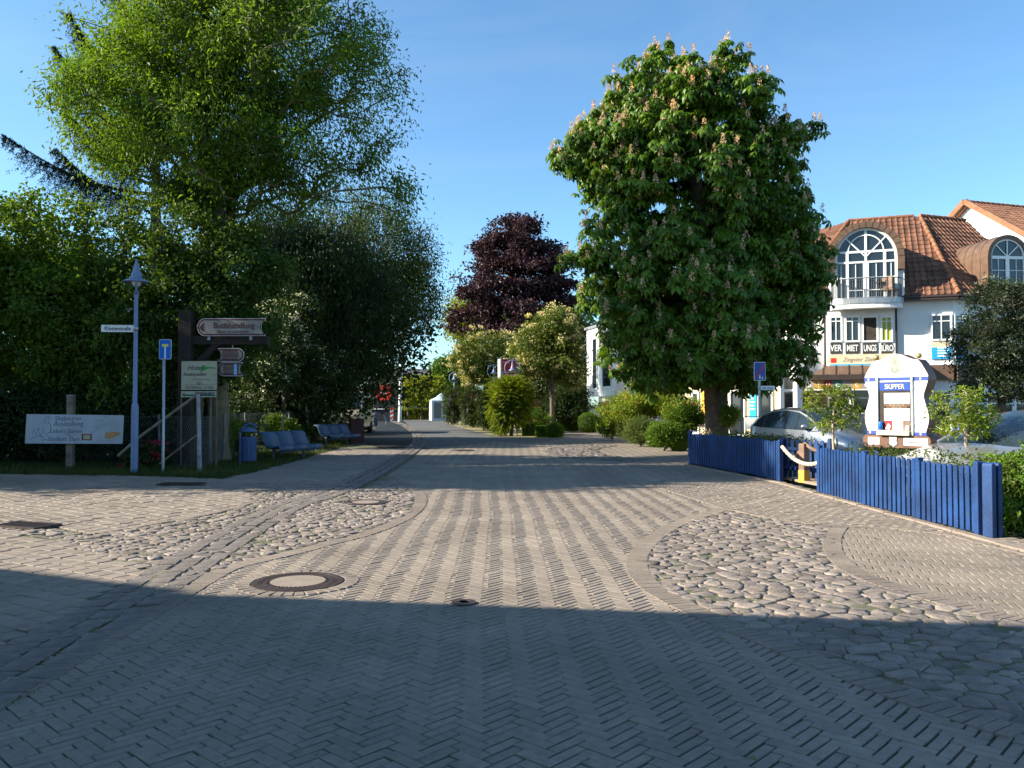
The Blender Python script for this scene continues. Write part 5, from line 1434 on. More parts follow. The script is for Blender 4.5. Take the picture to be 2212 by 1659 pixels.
# benches: perforated steel with rolled front, on one-sided legs
def bench():
    t = T('metal_bench', '', 'bench')
    # local x along bench, seat looks to -y ; profile in (y,z)
    prof = []
    for i in range(9):
        a = pi * i / 8; prof.append((-0.30 - 0.075 * sin(a), 0.375 - 0.0 + 0.075 * -cos(a)))     # rolled front edge
    prof += [(-0.22, 0.44), (-0.05, 0.415), (0.08, 0.425), (0.16, 0.47), (0.22, 0.58), (0.27, 0.70), (0.34, 0.80), (0.42, 0.835), (0.50, 0.83)]
    th = 0.012
    Lh = 0.9
    for s0, s1 in ((-Lh, -0.305), (-0.295, 0.295), (0.305, Lh)):
        mb = MB(); n = len(prof)
        vs = [(s0, y, z) for y, z in prof] + [(s1, y, z) for y, z in prof] + [(s0, y, z - th) for y, z in prof] + [(s1, y, z - th) for y, z in prof]
        fs = []
        for i in range(n - 1):
            fs.append((i, i + 1, n + i + 1, n + i)); fs.append((2 * n + i, 3 * n + i, 3 * n + i + 1, 2 * n + i + 1))
            fs.append((i, 2 * n + i, 2 * n + i + 1, i + 1)); fs.append((n + i, n + i + 1, 3 * n + i + 1, 3 * n + i))
        mb.add(vs, fs, True); mb.obj('seat_section', M['bench_blue'], t)
    for x in (-Lh + .02, Lh - .02):
        mb = MB(); mb.tube([(x, y, z - .03) for y, z in prof[8:]], 0.018, 6); mb.obj('side_frame', M['bench_blue'], t)
    for x in (-0.62, 0.62):
        mb = MB(); mb.tube([(x, 0.12, 0), (x, 0.12, 0.30), (x, .10, .40)], 0.035, 8); mb.obj('leg', M['bench_blue'], t)
    mb = MB(); mb.tube([(-0.72, 0.10, 0.36), (0.72, 0.10, 0.36)], 0.03, 8); mb.obj('cross_beam', M['bench_blue'], t)
    mb = MB(); mb.tube([(-0.72, -0.22, 0.26), (0.72, -0.22, 0.26)], 0.014, 6); mb.tube([(-.72, -.22, .26), (-.72, .1, .36)], .014, 6); mb.tube([(.72, -.22, .26), (.72, .1, .36)], .014, 6); mb.obj('front_rail', M['bench_blue'], t)
    return t
bn = bench(); p = G(632, 993); bn.location = (p.x - .1, p.y + .3, -0.03); bn.rotation_euler = (0, 0, radians(62)); bn['label'] = 'nearer blue-grey perforated bench with a rolled front edge by the litter bin'; bn['group'] = 'blue metal benches along the walkway'
p = G(733, 962); copy_tree(bn, (p.x - .1, p.y + .4, -0.03), radians(62), 'farther blue-grey perforated bench in front of the dark red box')
p = G(838, 918); copy_tree(bn, (p.x, p.y, -0.03), radians(95), 'most distant blue-grey bench at the bend of the walkway')
# dark red box
b = G(765, 958); t = T('utility_box', 'dark red utility box behind the farther bench', 'utility box', (b.x, b.y + .5, -0.03), radians(20))
mb = MB(); mb.box(-.28, .28, -.2, .2, 0, .98); mb.obj('cabinet', M['box_red'], t, .01); mb = MB(); mb.box(-.31, .31, -.23, .23, .981, 1.02); mb.obj('lid', M['box_red'], t, .008)
mb = MB(); mb.box(-.25, .25, -.206, -.2005, .06, .9); mb.obj('door', M['box_red'], t)

# wisteria posts with ring lamps
def ring_lamp(X, Y, zc, label, r=0.39):
    t = T('ring_lamp', label, 'street lamp', (X, Y, -0.02), 0, 'ring lamps on the wisteria posts')
    mb = MB(); mb.lathe([(0.05, 0), (0.045, zc - r)], 12); mb.obj('pole', M['steel'], t)
    mb = MB(); mb.tube([(r * cos(2 * pi * i / 32), 0, zc + r * sin(2 * pi * i / 32)) for i in range(33)], 0.026, 8, cap=False); mb.obj('ring', M['lamp_blue'], t)
    mb = MB(); mb.lathe([(0.20, zc - .14), (0.21, zc - .13), (0.13, zc - .06), (0.09, zc - .03), (0.085, zc + .04), (0.05, zc + .1), (0.045, zc + .22), (0.02, zc + r)], 18); s_ = mb.obj('lamp_shade', M['lamp_blue'], t)
    mb = MB(); mb.lathe([(0.001, zc - .24), (0.07, zc - .22), (0.11, zc - .17), (0.115, zc - .135)], 14); mb.obj('bulb_cover', M['cream'], s_)
    return t
def wisteria(x, Y, ells, label, lm, fm, nf, n=300):
    b = gb(x, Y)
    tips = sample_ells(ells, n, .5, .35)
    t = T('wisteria', label, 'climbing plant', b, 0, 'wisterias climbing the lamp posts')
    N, par, rad, ends = skeleton([np.array(b), np.array([b[0] + .12, b[1] - .05, .8]), np.array([b[0] - .05, b[1], 1.7]), np.array([b[0] + .05, b[1], 2.5])], tips, .3, .06, rbase=.07, rtip=.006)
    branch_obj('stem', N - np.array(b), par, rad, M['bark'], t)
    C = tips.mean(0)
    # pinnate leaves: leaflets on short hanging rachis
    P0 = clump(tips, 11, .14, .9); o = P0 - C; o /= np.linalg.norm(o, axis=1)[:, None]
    rd = o * .8 + unit(len(P0)) * .4 + np.array([0, 0, -.35])
    rd /= np.linalg.norm(rd, axis=1)[:, None]
    V_ = []; nseg = 6
    Lr = R.uniform(.14, .26, len(P0))
    side = np.cross(rd, [0, 0, 1.0]); side /= np.linalg.norm(side, axis=1)[:, None] + 1e-9
    PP = []; AX = []
    for q in range(nseg):
        for s_ in (-1, 1):
            PP.append(P0 + rd * (Lr * (q + .5) / nseg)[:, None]); AX.append(side * s_ + rd * .7 + np.array([0, 0, -.35]))
    PP = np.concatenate(PP); AX = np.concatenate(AX)
    v, f = leaf_geo(PP, AX, np.tile(np.array([[0, 0, 1.0]]), (len(PP), 1)) + unit(len(PP)) * .35, .085, .032)
    me = np_mesh('foliage', v - np.array(b), f, lm, np.repeat(np.tile(np.clip(R.normal(1, .15, len(P0)), .6, 1.4), nseg * 2), 2)); newobj('foliage', me, t)
    if nf:
        c = tips[R.integers(0, len(tips), nf)]; o = c - C; o /= np.linalg.norm(o, axis=1)[:, None]
        c = c + o * .2
        u = R.uniform(0, 1, (nf, 40, 1)); a = R.uniform(0, 2 * pi, (nf, 40, 1)); rr = .035 * (1 - u) + .01
        fp = (c[:, None] + np.concatenate([np.cos(a) * rr, np.sin(a) * rr, -u * .25], -1)).reshape(-1, 3)
        leaves_obj('flower_clusters', fp - np.array(b), C - np.array(b), fm, t, .035, .03, 0)
    return t
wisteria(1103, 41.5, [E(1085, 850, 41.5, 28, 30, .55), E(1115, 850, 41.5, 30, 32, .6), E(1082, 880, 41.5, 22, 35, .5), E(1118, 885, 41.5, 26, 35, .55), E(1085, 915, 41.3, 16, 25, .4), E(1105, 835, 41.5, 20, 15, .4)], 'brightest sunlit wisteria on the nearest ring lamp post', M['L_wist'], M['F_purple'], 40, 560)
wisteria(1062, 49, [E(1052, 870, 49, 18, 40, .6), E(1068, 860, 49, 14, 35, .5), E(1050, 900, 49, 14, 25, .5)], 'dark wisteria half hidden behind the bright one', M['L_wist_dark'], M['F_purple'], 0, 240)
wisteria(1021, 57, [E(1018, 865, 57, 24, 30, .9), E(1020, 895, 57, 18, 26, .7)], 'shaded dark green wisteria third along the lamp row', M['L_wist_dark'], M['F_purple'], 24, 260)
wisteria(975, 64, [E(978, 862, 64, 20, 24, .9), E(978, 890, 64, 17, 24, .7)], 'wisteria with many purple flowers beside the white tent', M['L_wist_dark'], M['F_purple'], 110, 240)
for (x, xl, yl, Y, lab) in ((975, 981, 815, 64, 'ring lamp above the purple-flowered wisteria'), (1021, 1024, 810, 57, 'ring lamp on the third post, dark against the whitebeam'), (1066, 1067, 801, 49, 'ring lamp partly in front of the red advertising cube'), (1103, 1107, 794, 41.5, 'nearest and largest ring lamp above the bright wisteria')):
    ring_lamp((xl - 1106) / 1790 * Y, Y + .1, V(xl, yl, Y).z, lab)

# red advertising cube on stilts
pmat('banner_red', (0.50, 0.02, 0.03), 0.5, .05)
Y = 43.6; k = Y / 1790
b = gb(1095, Y); t = T('advertising_cube', 'box-shaped red advertising banner raised behind the nearest ring lamps', 'advertising sign', b, radians(12))
zt, zb = V(1095, 776, Y).z + .03, V(1095, 824, Y).z + .03
mb = MB(); mb.box(-.42, .42, -.35, .35, zb, zt); mb.obj('box', M['rim_grey'], t)
mb = MB(); mb.box(-.32, .42, -.356, -.352, zt - .66, zt - .02); mb.obj('red_panel', M['banner_red'], t)
mb = MB(); mb.box(-.26, .42, -.356, -.352, zb, zt - .72); mb.obj('lower_red_panel', M['banner_red'], t)
text('Herz', .17, M['sign_white'], t, face_m(-.27, -.36, zt - .24))
for sx in (-.41, .41):
    for sy in (-.34, .34):
        mb = MB(); mb.tube([(sx, sy, 0), (sx, sy, zt + .08)], .02, 6); mb.obj('leg', M['steel'], t)

# background on the left of the lane
pmat('truck_black', (0.012, 0.012, 0.014), .6, .1)
pmat('poster_red', (0.62, 0.03, 0.02), .5, .1)
Y = 78.0; k = Y / 1790
b = V(829, 873, Y); t = T('billboard', 'big black billboard with a red disc and white lettering at the lane end', 'billboard', (b.x, Y, -.03), radians(-4))
zz = lambda py: V(829, py, Y).z + .03
xx = lambda px: (px - 829) * k
mb = MB(); mb.box(xx(785), xx(861), -.1, .1, 0, zz(884)); mb.obj('base', M['truck_black'], t)
mb = MB(); mb.box(xx(785), xx(860), -.2, .2, zz(883), zz(830)); mb.obj('panel', M['truck_black'], t)
mb = MB(); mb.box(xx(830), xx(861), .0, .25, zz(829), zz(796)); mb.obj('upper_panel', M['grey_post'], t)
mb = MB(); plate(mb, [(xx(829) + .76 * cos(2 * pi * i / 28), zz(849) + .84 * sin(2 * pi * i / 28)) for i in range(28)], -.215, -.202); mb.obj('red_disc', M['poster_red'], t)
text('zeit', .62, M['sign_white'], t, face_m(xx(816), -.22, zz(851)), shear=.3)
text('raum', .3, M['sign_white'], t, face_m(xx(843), -.01, zz(812)), shear=.1)
b = gb(863.5, 76); t = T('flagpole', 'tall white flagpole rising past the willow at the lane end', 'flagpole', b)
mb = MB(); mb.tube([(0, 0, 0), (.1, 0, 5), (.22, 0, V(868, 655, 76).z)], [.16, .13, .07], 12); mb.obj('mast', M['sign_white'], t)
b = gb(857, 77); t = T('warning_post', 'red and white striped warning board at the foot of the flagpole', 'warning sign', (b[0] - .1, 74.5, -.03))
for i in range(6):
    mb = MB(); z0 = .05 + i * .2; mb.add([(-.14, -.02, z0), (.14, -.02, z0 + .12), (.14, -.02, z0 + .32), (-.14, -.02, z0 + .2), (-.14, .02, z0), (.14, .02, z0 + .12), (.14, .02, z0 + .32), (-.14, .02, z0 + .2)], [(0, 1, 2, 3), (7, 6, 5, 4), (0, 4, 5, 1), (1, 5, 6, 2), (2, 6, 7, 3), (3, 7, 4, 0)]); mb.obj('stripe', M['poster_red'] if i % 2 else M['sign_white'], t)
# white tent
pmat('tent_white', (0.50, 0.60, 0.68), .6, .05)
Y = 82.0; b = V(953, 873, Y); t = T('white_tent', 'small white pavilion tent with window panels and a pointed roof', 'tent', (b.x, Y, -.03), radians(14))
mb = MB(); mb.add([(-1.05, -1.0, 0), (1.05, -1.0, 0), (1.05, 1.0, 0), (-1.05, 1.0, 0), (-1.05, -1.0, 2.02), (1.05, -1.0, 2.02), (1.05, 1.0, 2.02), (-1.05, 1.0, 2.02)], [(0, 1, 5, 4), (1, 2, 6, 5), (2, 3, 7, 6), (3, 0, 4, 7)]); mb.obj('side_wall', M['tent_white'], t)
mb = MB(); q = [(-1.12, -1.07, 1.98), (1.12, -1.07, 1.98), (1.12, 1.07, 1.98), (-1.12, 1.07, 1.98)]
m_ = [(-.45, -.43, 2.32), (.45, -.43, 2.32), (.45, .43, 2.32), (-.45, .43, 2.32)]
mb.add(q + m_ + [(0, 0, 2.75)], [(0, 1, 5, 4), (1, 2, 6, 5), (2, 3, 7, 6), (3, 0, 4, 7), (4, 5, 8), (5, 6, 8), (6, 7, 8), (7, 4, 8)]); mb.obj('roof', M['tent_white'], t)
M['pane_dark'] = glassmat('window_pane')
M['pane_grey'] = glassmat('clear_foil', (.16, .18, .18), .25)
for x0, x1 in ((-.85, -.15), (.05, .85)):
    mb = MB(); mb.box(x0, x1, -1.012, -1.003, .25, 1.8); mb.obj('foil_window', M['pane_grey'], t)
for x in (-1.05, 1.05):
    mb = MB(); mb.lathe([(.04, 0), (.04, 2.0)], 8, (x, -1.03, 0)); mb.obj('pole', M['steel'], t)
# grey-roofed house and red building far behind
def gable_house(label, px, Y, w_, d_, he, hr, wallm, roofm, rot, wins=3):
    b = gb(px, Y); t = T('house', label, 'house', b, rot)
    mb = MB(); mb.box(-w_ / 2, w_ / 2, -d_ / 2, d_ / 2, 0, he); mb.add([(-w_ / 2, -d_ / 2, he), (-w_ / 2, d_ / 2, he), (-w_ / 2, 0, hr), (w_ / 2, -d_ / 2, he), (w_ / 2, d_ / 2, he), (w_ / 2, 0, hr)], [(0, 2, 1), (3, 4, 5)]); mb.obj('wall', wallm, t)
    e = .4
    for s_ in (-1, 1):
        mb = MB(); mb.add([(-w_ / 2 - e, s_ * (d_ / 2 + e), he - e * .7), (w_ / 2 + e, s_ * (d_ / 2 + e), he - e * .7), (w_ / 2 + e, 0, hr + .1), (-w_ / 2 - e, 0, hr + .1),
                           (-w_ / 2 - e, s_ * (d_ / 2 + e), he - e * .7 + .2), (w_ / 2 + e, s_ * (d_ / 2 + e), he - e * .7 + .2), (w_ / 2 + e, 0, hr + .3), (-w_ / 2 - e, 0, hr + .3)], [(0, 1, 2, 3), (7, 6, 5, 4), (0, 4, 5, 1), (1, 5, 6, 2), (2, 6, 7, 3), (3, 7, 4, 0)]); mb.obj('roof', roofm, t)
    for i in range(wins):
        x = -w_ / 2 + w_ * (i + .5) / wins
        mb = MB(); mb.box(x - .6, x + .6, -d_ / 2 - .06, -d_ / 2 - .002, .9, 2.1); f = mb.obj('window', M['sign_white'], t)
        mb = MB(); mb.box(x - .52, x + .52, -d_ / 2 - .07, -d_ / 2 - .062, .98, 2.02); mb.obj('pane', M['pane_dark'], f)
    return t
pmat('slate', (.05, .05, .06), .7, .15, vscale=6); pmat('render_white', (.62, .61, .58), .8, .04); pmat('brick_red', (.35, .09, .04), .85, .15, vscale=8)
gable_house('distant house with dark slate roof above the yellow-green maples', 893, 120, 10, 8, 3.6, 6.4, M['render_white'], M['slate'], radians(-20))
gable_house('distant low red-walled house between the maples and the tent', 958, 118, 8, 6, 2.6, 4.4, M['brick_red'], M['brick_red'], radians(8))
b = gb(905, 92); t = T('garden_shed', 'grey flat shed behind the low bright hedge', 'shed', b, 0); mb = MB(); mb.box(-2.6, 2.6, -.5, .5, 0, 1.55); mb.obj('wall', M['grey_post'], t); mb = MB(); mb.box(-2.7, 2.7, -.6, .6, 1.551, 1.65); mb.obj('roof', M['slate'], t)
# orange slatted screen on a post, low grey wall pieces
pmat('orange_wood', (.42, .13, .04), .7, .15, vscale=3)
Y = 52.0; b = gb(1161, Y); t = T('wooden_screen', 'orange-brown boarded screen on a dark post beside the whitebeam trunk', 'screen', b, 0); k = Y / 1790
z0, z1 = V(1161, 887, Y).z + .03, V(1161, 862, Y).z + .03
for i in range(10):
    x = -18 * k + 38 * k * i / 10; mb = MB(); mb.box(x + .008, x + 38 * k / 10 - .004, -.03 + (i % 2) * .006, .03, z0, z1); mb.obj('board', M['orange_wood'], t)
mb = MB(); mb.box(-.05, .05, .031, .12, 0, z1); mb.obj('post', M['truck_black'], t)
for (x, lab) in ((1143, 'grey concrete bollard wall left below the orange screen'), (1157, 'grey concrete bollard wall right below the orange screen')):
    b = gb(x, 50); t = T('garden_wall', lab, 'low wall', b); mb = MB(); mb.box(-.15, .15, -.15, .15, 0, 1.0); mb.obj('pier', M['render_white'], t, .01); mb = MB(); mb.box(-.17, .17, -.17, .17, 1.001, 1.05); mb.obj('cap', M['grey_post'], t)
# building behind the camera on the sun side; its roof throws the foreground shade
t = T('house', 'long house beyond the frame whose roof shades the foreground paving', 'house', (-5.4, 4.65, -.03), radians(-8.8))
mb = MB(); mb.box(-26, 0, -12, -.4, 0, 5.9); mb.obj('wall', M['render_white'], t)
mb = MB(); mb.add([(-26.4, -12.5, 6.0), (.4, -12.5, 6.0), (.4, 0, 6.0), (-26.4, 0, 6.0), (-26.4, -6.2, 9.2), (.4, -6.2, 9.2)], [(0, 1, 5, 4), (3, 4, 5, 2), (1, 2, 5), (0, 4, 3), (0, 3, 2, 1)]); mb.obj('roof', M['slate'], t)
for i in range(8):
    for zf in (1.0, 3.8):
        mb = MB(); mb.box(-24 + i * 3, -22.8 + i * 3, -.398, -.35, zf, zf + 1.4); f = mb.obj('window', M['sign_white'], t); mb = MB(); mb.box(-23.9 + i * 3, -22.9 + i * 3, -.349, -.34, zf + .1, zf + 1.3); mb.obj('pane', M['pane_dark'], f)
mb = MB(); mb.prism([(-9.0, .002), (-26.2, .002), (-26.2, 1.3), (-14, .95), (-11.2, .62)][::-1], 5.9, 6.12); mb.obj('porch_roof', M['slate'], t)  # unseen roof added and shaped to bend the left end of the foreground shadow
for x in (-12.5, -19, -25.5):
    mb = MB(); mb.box(x - .12, x + .12, .35, .59, 0, 5.898); mb.obj('porch_post', M['sign_white'], t)  # posts added under the unseen shadow-shaping roof
# ------------------------------------------------------------------ RIGHT SIDE: FENCES, SIGNS, CARS, HOUSES
M['fence_blue'] = mat('fence_blue', (0.011, 0.046, 0.155), 0.6, 0.2, vscale=2.5, fine=0.3, world_pos=True, stain=0.3, bump=0.3, bscale=50)
pmat('rope', (0.62, 0.50, 0.33), 0.8, 0.1, bump=0.6)
pmat('post_brown', (0.22, 0.14, 0.10), 0.8, 0.2, bump=0.4)
pmat('post_yellow', (0.50, 0.30, 0.05), 0.7, 0.1)
pmat('sign_wood', (0.16, 0.075, 0.045), 0.6, 0.15, bump=0.2)
pmat('gold', (0.50, 0.38, 0.14), 0.35, 0.05, metal=0.5)
pmat('paint_white', (0.80, 0.79, 0.76), 0.45, 0.03)
pmat('print_grey', (0.26, 0.26, 0.24), 0.6, 0.15, vscale=12)
pmat('print_soft', (0.40, 0.41, 0.34), 0.6, 0.1, vscale=14)
pmat('plaque', (0.36, 0.36, 0.27), 0.6, 0.15, vscale=14)
pmat('header_blue', (0.012, 0.055, 0.30), 0.4, 0.03)
pmat('rail_grey', (0.12, 0.13, 0.15), 0.4, 0.03, metal=.3)
pmat('deck_wood', (0.34, 0.235, 0.165), 0.8, 0.12, vscale=6)
pmat('navy', (0.03, 0.07, 0.30), 0.4, 0.05)
pmat('salmon', (0.65, 0.35, 0.30), 0.5, 0)
pmat('house_white', (0.80, 0.79, 0.77), 0.85, 0.03, vscale=1.2)
pmat('house_cream', (0.40, 0.34, 0.22), 0.85, 0.05)
pmat('tile', (0.175, 0.078, 0.045), 0.75, 0.22, vscale=1.4, tint=True, fine=0.15)
pmat('tile_hip', (0.27, 0.115, 0.055), 0.75, 0.15)
pmat('copper_brown', (0.17, 0.10, 0.065), 0.5, 0.12, metal=0.25)
pmat('gutter', (0.05, 0.035, 0.03), 0.5, 0.1)
pmat('upvc', (0.82, 0.82, 0.80), 0.35, 0.02)
pmat('panel_dark', (0.04, 0.033, 0.03), 0.7, 0.1)
pmat('interior', (0.05, 0.04, 0.03), 0.9, 0.2)
pmat('ad_blue', (0.02, 0.35, 0.68), 0.5, 0.04)
pmat('ad_cream', (0.62, 0.55, 0.38), 0.5, 0.06)
pmat('ad_orange', (0.80, 0.40, 0.04), 0.5, 0.05)
pmat('wood_clad', (0.34, 0.18, 0.10), 0.75, 0.15, vscale=4)
pmat('sq_grey', (0.30, 0.27, 0.24), 0.5, 0.03); pmat('sq_gold', (0.50, 0.28, 0.06), 0.5, 0.03); pmat('sq_red', (0.36, 0.04, 0.03), 0.5, 0.03); pmat('sq_green', (0.05, 0.17, 0.14), 0.5, 0.03)
pmat('blind', (0.40, 0.45, 0.08), 0.7, 0.05)
pmat('tyre', (0.02, 0.02, 0.02), 0.8, 0.1)
pmat('plastic_black', (0.02, 0.02, 0.022), 0.4, 0.05)
def carpaint(name, rgb, metal=0.5, rough=0.28):
    m = bpy.data.materials.new(name); m.use_nodes = True; b = m.node_tree.nodes['Principled BSDF']
    b.inputs['Base Color'].default_value = (*rgb, 1); b.inputs['Metallic'].default_value = metal; b.inputs['Roughness'].default_value = rough
    b.inputs['Coat Weight'].default_value = 0.8; b.inputs['Coat Roughness'].default_value = 0.05
    M[name] = m; return m
carpaint('silver_paint', (0.46, 0.47, 0.49), 0.75, .32); carpaint('white_silver_paint', (0.42, 0.43, 0.45), 0.7, .32); carpaint('dark_paint', (0.05, 0.06, 0.08)); carpaint('beige_paint', (0.30, 0.27, 0.22), .3)
M['car_glass'] = glassmat('car_glass', (0.02, 0.03, 0.035), 0.02)

# car park and forecourt surface behind the bed
sheet('car_park', XY([(1290, 912)]) + [(4.4, 48), (4.4, 60), (40, 60), (40, 9.5), (12, 8.5), (7.2, 11.0), (7.0, 14), (7.3, 18), (8.6, 24), (8.0, 32)], -0.018, M['far'])

# ---- picket fences
def picket_mesh(h, w=0.088, th=0.022):
    mb = MB(); r = w / 2
    prof = [(-r, 0), (r, 0), (r, h - r * .7)] + [(r * cos(a), h - r * .7 + r * .7 * sin(a)) for a in (pi / 5, 2 * pi / 5, 3 * pi / 5, 4 * pi / 5)] + [(-r, h - r * .7)]
    mb.prism(prof, -th / 2, th / 2, 'y')
    me = bpy.data.meshes.new('picket'); me.from_pydata(mb.v, [], mb.f); me.materials.append(M['fence_blue']); me.update(); return me
PK = [picket_mesh(0.80), picket_mesh(0.81), picket_mesh(0.79)]
def picket_fence(label, pts, name='picket_fence', step=0.122, h=0.82, face=-1, post_idx=(0, -1), mats='fence_blue', zoff=0.03):
    o0 = pts[0]; t = T(name, label, 'fence', (o0[0], o0[1], 0))
    for si, (a, b) in enumerate(zip(pts[:-1], pts[1:])):
        d = Vector((b[0] - a[0], b[1] - a[1], 0)); L = d.length; d.normalize(); nrm = Vector((d.y, -d.x, 0)) * face
        n = max(1, int(L / step)); ang = atan2(d.y, d.x)
        ox = Vector((a[0] - o0[0], a[1] - o0[1], 0))
        for q in range(n):
            p = ox + d * (L * (q + .5) / n) + nrm * .03
            o = newobj('picket', PK[rnd.randrange(3)], t); o.location = (p.x, p.y, zoff + rnd.uniform(-.006, .006)); o.rotation_euler = (0, rnd.uniform(-.008, .008), ang + rnd.uniform(-.04, .04))
        for z in (0.22, 0.64):
            mb = MB(); mb.bar(ox + d * .02 + Vector((0, 0, z)), ox + d * (L - .02) + Vector((0, 0, z)), .035, .07, up=(0, 0, 1)); mb.obj('rail', M[mats], t)
        for u in ((0.0,) if si else (0.0,)) :
            mb = MB(); c = ox; mb.M = Matrix.Translation(c - nrm * .01) @ Matrix.Rotation(ang, 4, 'Z'); mb.box(-.045, .045, -.045, .045, 0, .86); mb.obj('post', M[mats], t, .012)
    c = Vector((pts[-1][0] - o0[0], pts[-1][1] - o0[1], 0))
    mb = MB(); mb.M = Matrix.Translation(c) @ Matrix.Rotation(ang, 4, 'Z'); mb.box(-.045, .045, -.06, .05, 0, .9); mb.obj('post', M[mats], t, .012)
    return t
g2 = lambda x, y: (G(x, y).x, G(x, y).y)
picket_fence('sunlit blue picket fence running towards the viewer in front of the painted signboard', [g2(1770, 1064), g2(1868, 1092), g2(1985, 1122), g2(2118, 1156)], face=1)
picket_fence('shaded blue picket fence left of the rope gap', [g2(1685, 1040), g2(1640, 1030), g2(1590, 1021), g2(1540, 1011), g2(1491, 1003)], face=-1)
p = g2(2138, 1160)
t = T('fence_post', 'thick rounded blue end post of the near fence beside the glossy shrub', 'post', (p[0], p[1], 0), radians(20))
for dx in (0, .105):
    mb = MB(); mb.prism([(-.035 + dx, 0), (.035 + dx, 0), (.035 + dx, .86)] + [(dx + .035 * cos(a), .86 + .035 * sin(a)) for a in (pi / 4, pi / 2, 3 * pi / 4)] + [(-.035 + dx, .86)], -.07, .07, 'y'); mb.obj('post_board', M['fence_blue'], t, .008)
# gate enclosure behind the rope, steps
a = (V(1692, 990, 18.2).x, 18.2); b = (V(1795, 990, 17.0).x, 17.0)
picket_fence('dark round-topped gate boards behind the rope gap', [a, b], 'picket_gate', step=.15, face=-1)
a = G(1690, 1036); b_ = G(1772, 1052)
t = T('wooden_step', 'low timber step leading through the gap between the two blue fences', 'step', (a.x, a.y, 0), atan2(b_.y - a.y, b_.x - a.x))
L = (b_ - a).length
for i in range(3):
    mb = MB(); mb.box(.03, L - .05, .05 + i * .16, .20 + i * .16, .0, .05 + i * .002); mb.obj('plank', M['deck_wood'], t, .004)
mb = MB(); mb.box(.03, L, .60, .66, 0, .22); mb.obj('riser', M['post_brown'], t); mb = MB(); mb.box(.0, L, .58, .75, .221, .26); mb.obj('tread', M['weathered'], t)
b = V(1737, 1000, 16.9)
t = T('rope_post', 'square wooden post with a yellow foot behind the hanging rope', 'post', (b.x, b.y, .0), radians(25))
mb = MB(); mb.box(-.08, .08, -.08, .08, .22, .80); mb.obj('shaft', M['post_brown'], t, .02); mb = MB(); mb.box(-.084, .084, -.084, .084, .0, .26); mb.obj('yellow_foot', M['post_yellow'], t, .01)
def rope(label, A, B, sag, r=0.035, m='rope'):
    t = T('rope', label, 'rope', A); pts = []
    for i in range(25):
        u = i / 24; p = Vector(B) * u - Vector(A) * u; pts.append((p.x, p.y, p.z - sag * 4 * u * (1 - u)))
    mb = MB(); mb.tube(pts, r, 10); o = mb.obj('cord', M[m], t)
    lay_ = MB()
    pv = [Vector(p) for p in pts]; sp = []
    for i in range(97):
        u = i / 96 * 24; j = min(int(u), 23); q = pv[j].lerp(pv[j + 1], u - j); d = (pv[j + 1] - pv[j]).normalized(); a1 = d.cross(Vector((0, 0, 1))).normalized(); a2 = d.cross(a1)
        th = i * .9; sp.append(q + (a1 * cos(th) + a2 * sin(th)) * r * .8)
    lay_.tube(sp, r * .45, 6); lay_.obj('strand', M[m], t)
rope('thick pale rope hanging in a bow across the gap in the blue fence', tuple(V(1690, 965, 17.0)), tuple(V(1772, 998, 15.0)), .16)
rope('shaded old rope looped over the wooden post behind the fence gap', tuple(V(1709, 990, 17.1)), tuple(V(1738, 958, 16.9)), .06, m='post_brown')
rope('shaded old rope running from the wooden post to the near fence', tuple(V(1739, 958, 16.9)), tuple(V(1775, 975, 16.4)), .04, m='post_brown')

# ---- painted signboard
SY = 14.0; sc = V(1936, 873, SY)
t = T('painted_signboard', 'curvy white painted signboard with blue SKIPPER header and brown sides above the blue fence', 'signboard', (sc.x, SY, 0), radians(-48))
KX, KZ = .00118, .00107
Zs = lambda zy: V(1936, 756 + .1367 * zy, SY).z
P_ = lambda x, zy: (x * KX, Zs(zy))
half = [(0, 58), (60, 66), (110, 84), (170, 120), (250, 152), (315, 160), (360, 220), (420, 345), (452, 410), (455, 470), (430, 570), (395, 680), (388, 750), (410, 850), (445, 970), (458, 1080), (445, 1180), (415, 1290), (418, 1345)]
outline = [P_(x, y) for x, y in half] + [P_(-x, y) for x, y in half[::-1] if x > 0]
D = .30
mb = MB(); plate(mb, outline, -.004, D); mb.obj('case', M['sign_wood'], t)
mb = MB(); plate(mb, [(x * .985, z - .006 if z > 2.2 else z + .006) for x, z in outline], -.014, -.005); mb.obj('front_panel', M['paint_white'], t)
def sbox(x0, x1, y0, y1, d0, d1, m, nm, par=None, bev=0): 
    mb = MB(); mb.box(x0 * KX, x1 * KX, d0, d1, Zs(y1), Zs(y0)); return mb.obj(nm, M[m], par or t, bev)
pl = []
for (x, y) in ((-440, 1350), (-470, 1385), (-478, 1450), (-455, 1520), (-400, 1545), (400, 1545), (455, 1520), (478, 1450), (470, 1385), (440, 1350)): pl.append(P_(x, y))
mb = MB(); plate(mb, pl[::-1], -.03, D + .02); mb.obj('base_board', M['sign_wood'], t)
sbox(-452, -275, 430, 492, -.02, -.0145, 'navy', 'blue_band'); sbox(-245, 215, 432, 480, -.02, -.0145, 'navy', 'blue_band'); sbox(245, 450, 430, 492, -.02, -.0145, 'navy', 'blue_band')
sbox(-418, -285, 1282, 1340, -.02, -.0145, 'navy', 'blue_band'); sbox(255, 418, 1290, 1345, -.02, -.0145, 'navy', 'blue_band')
for x, y in ((-390, 461), (345, 461), (-372, 1310), (340, 1318)):
    mb = MB(); plate(mb, [(x * KX + .017 * cos(2 * pi * i / 8), Zs(y) + .025 * sin(2 * pi * i / 8)) for i in range(8)], -.024, -.0205); mb.obj('crest', M['salmon'], t)
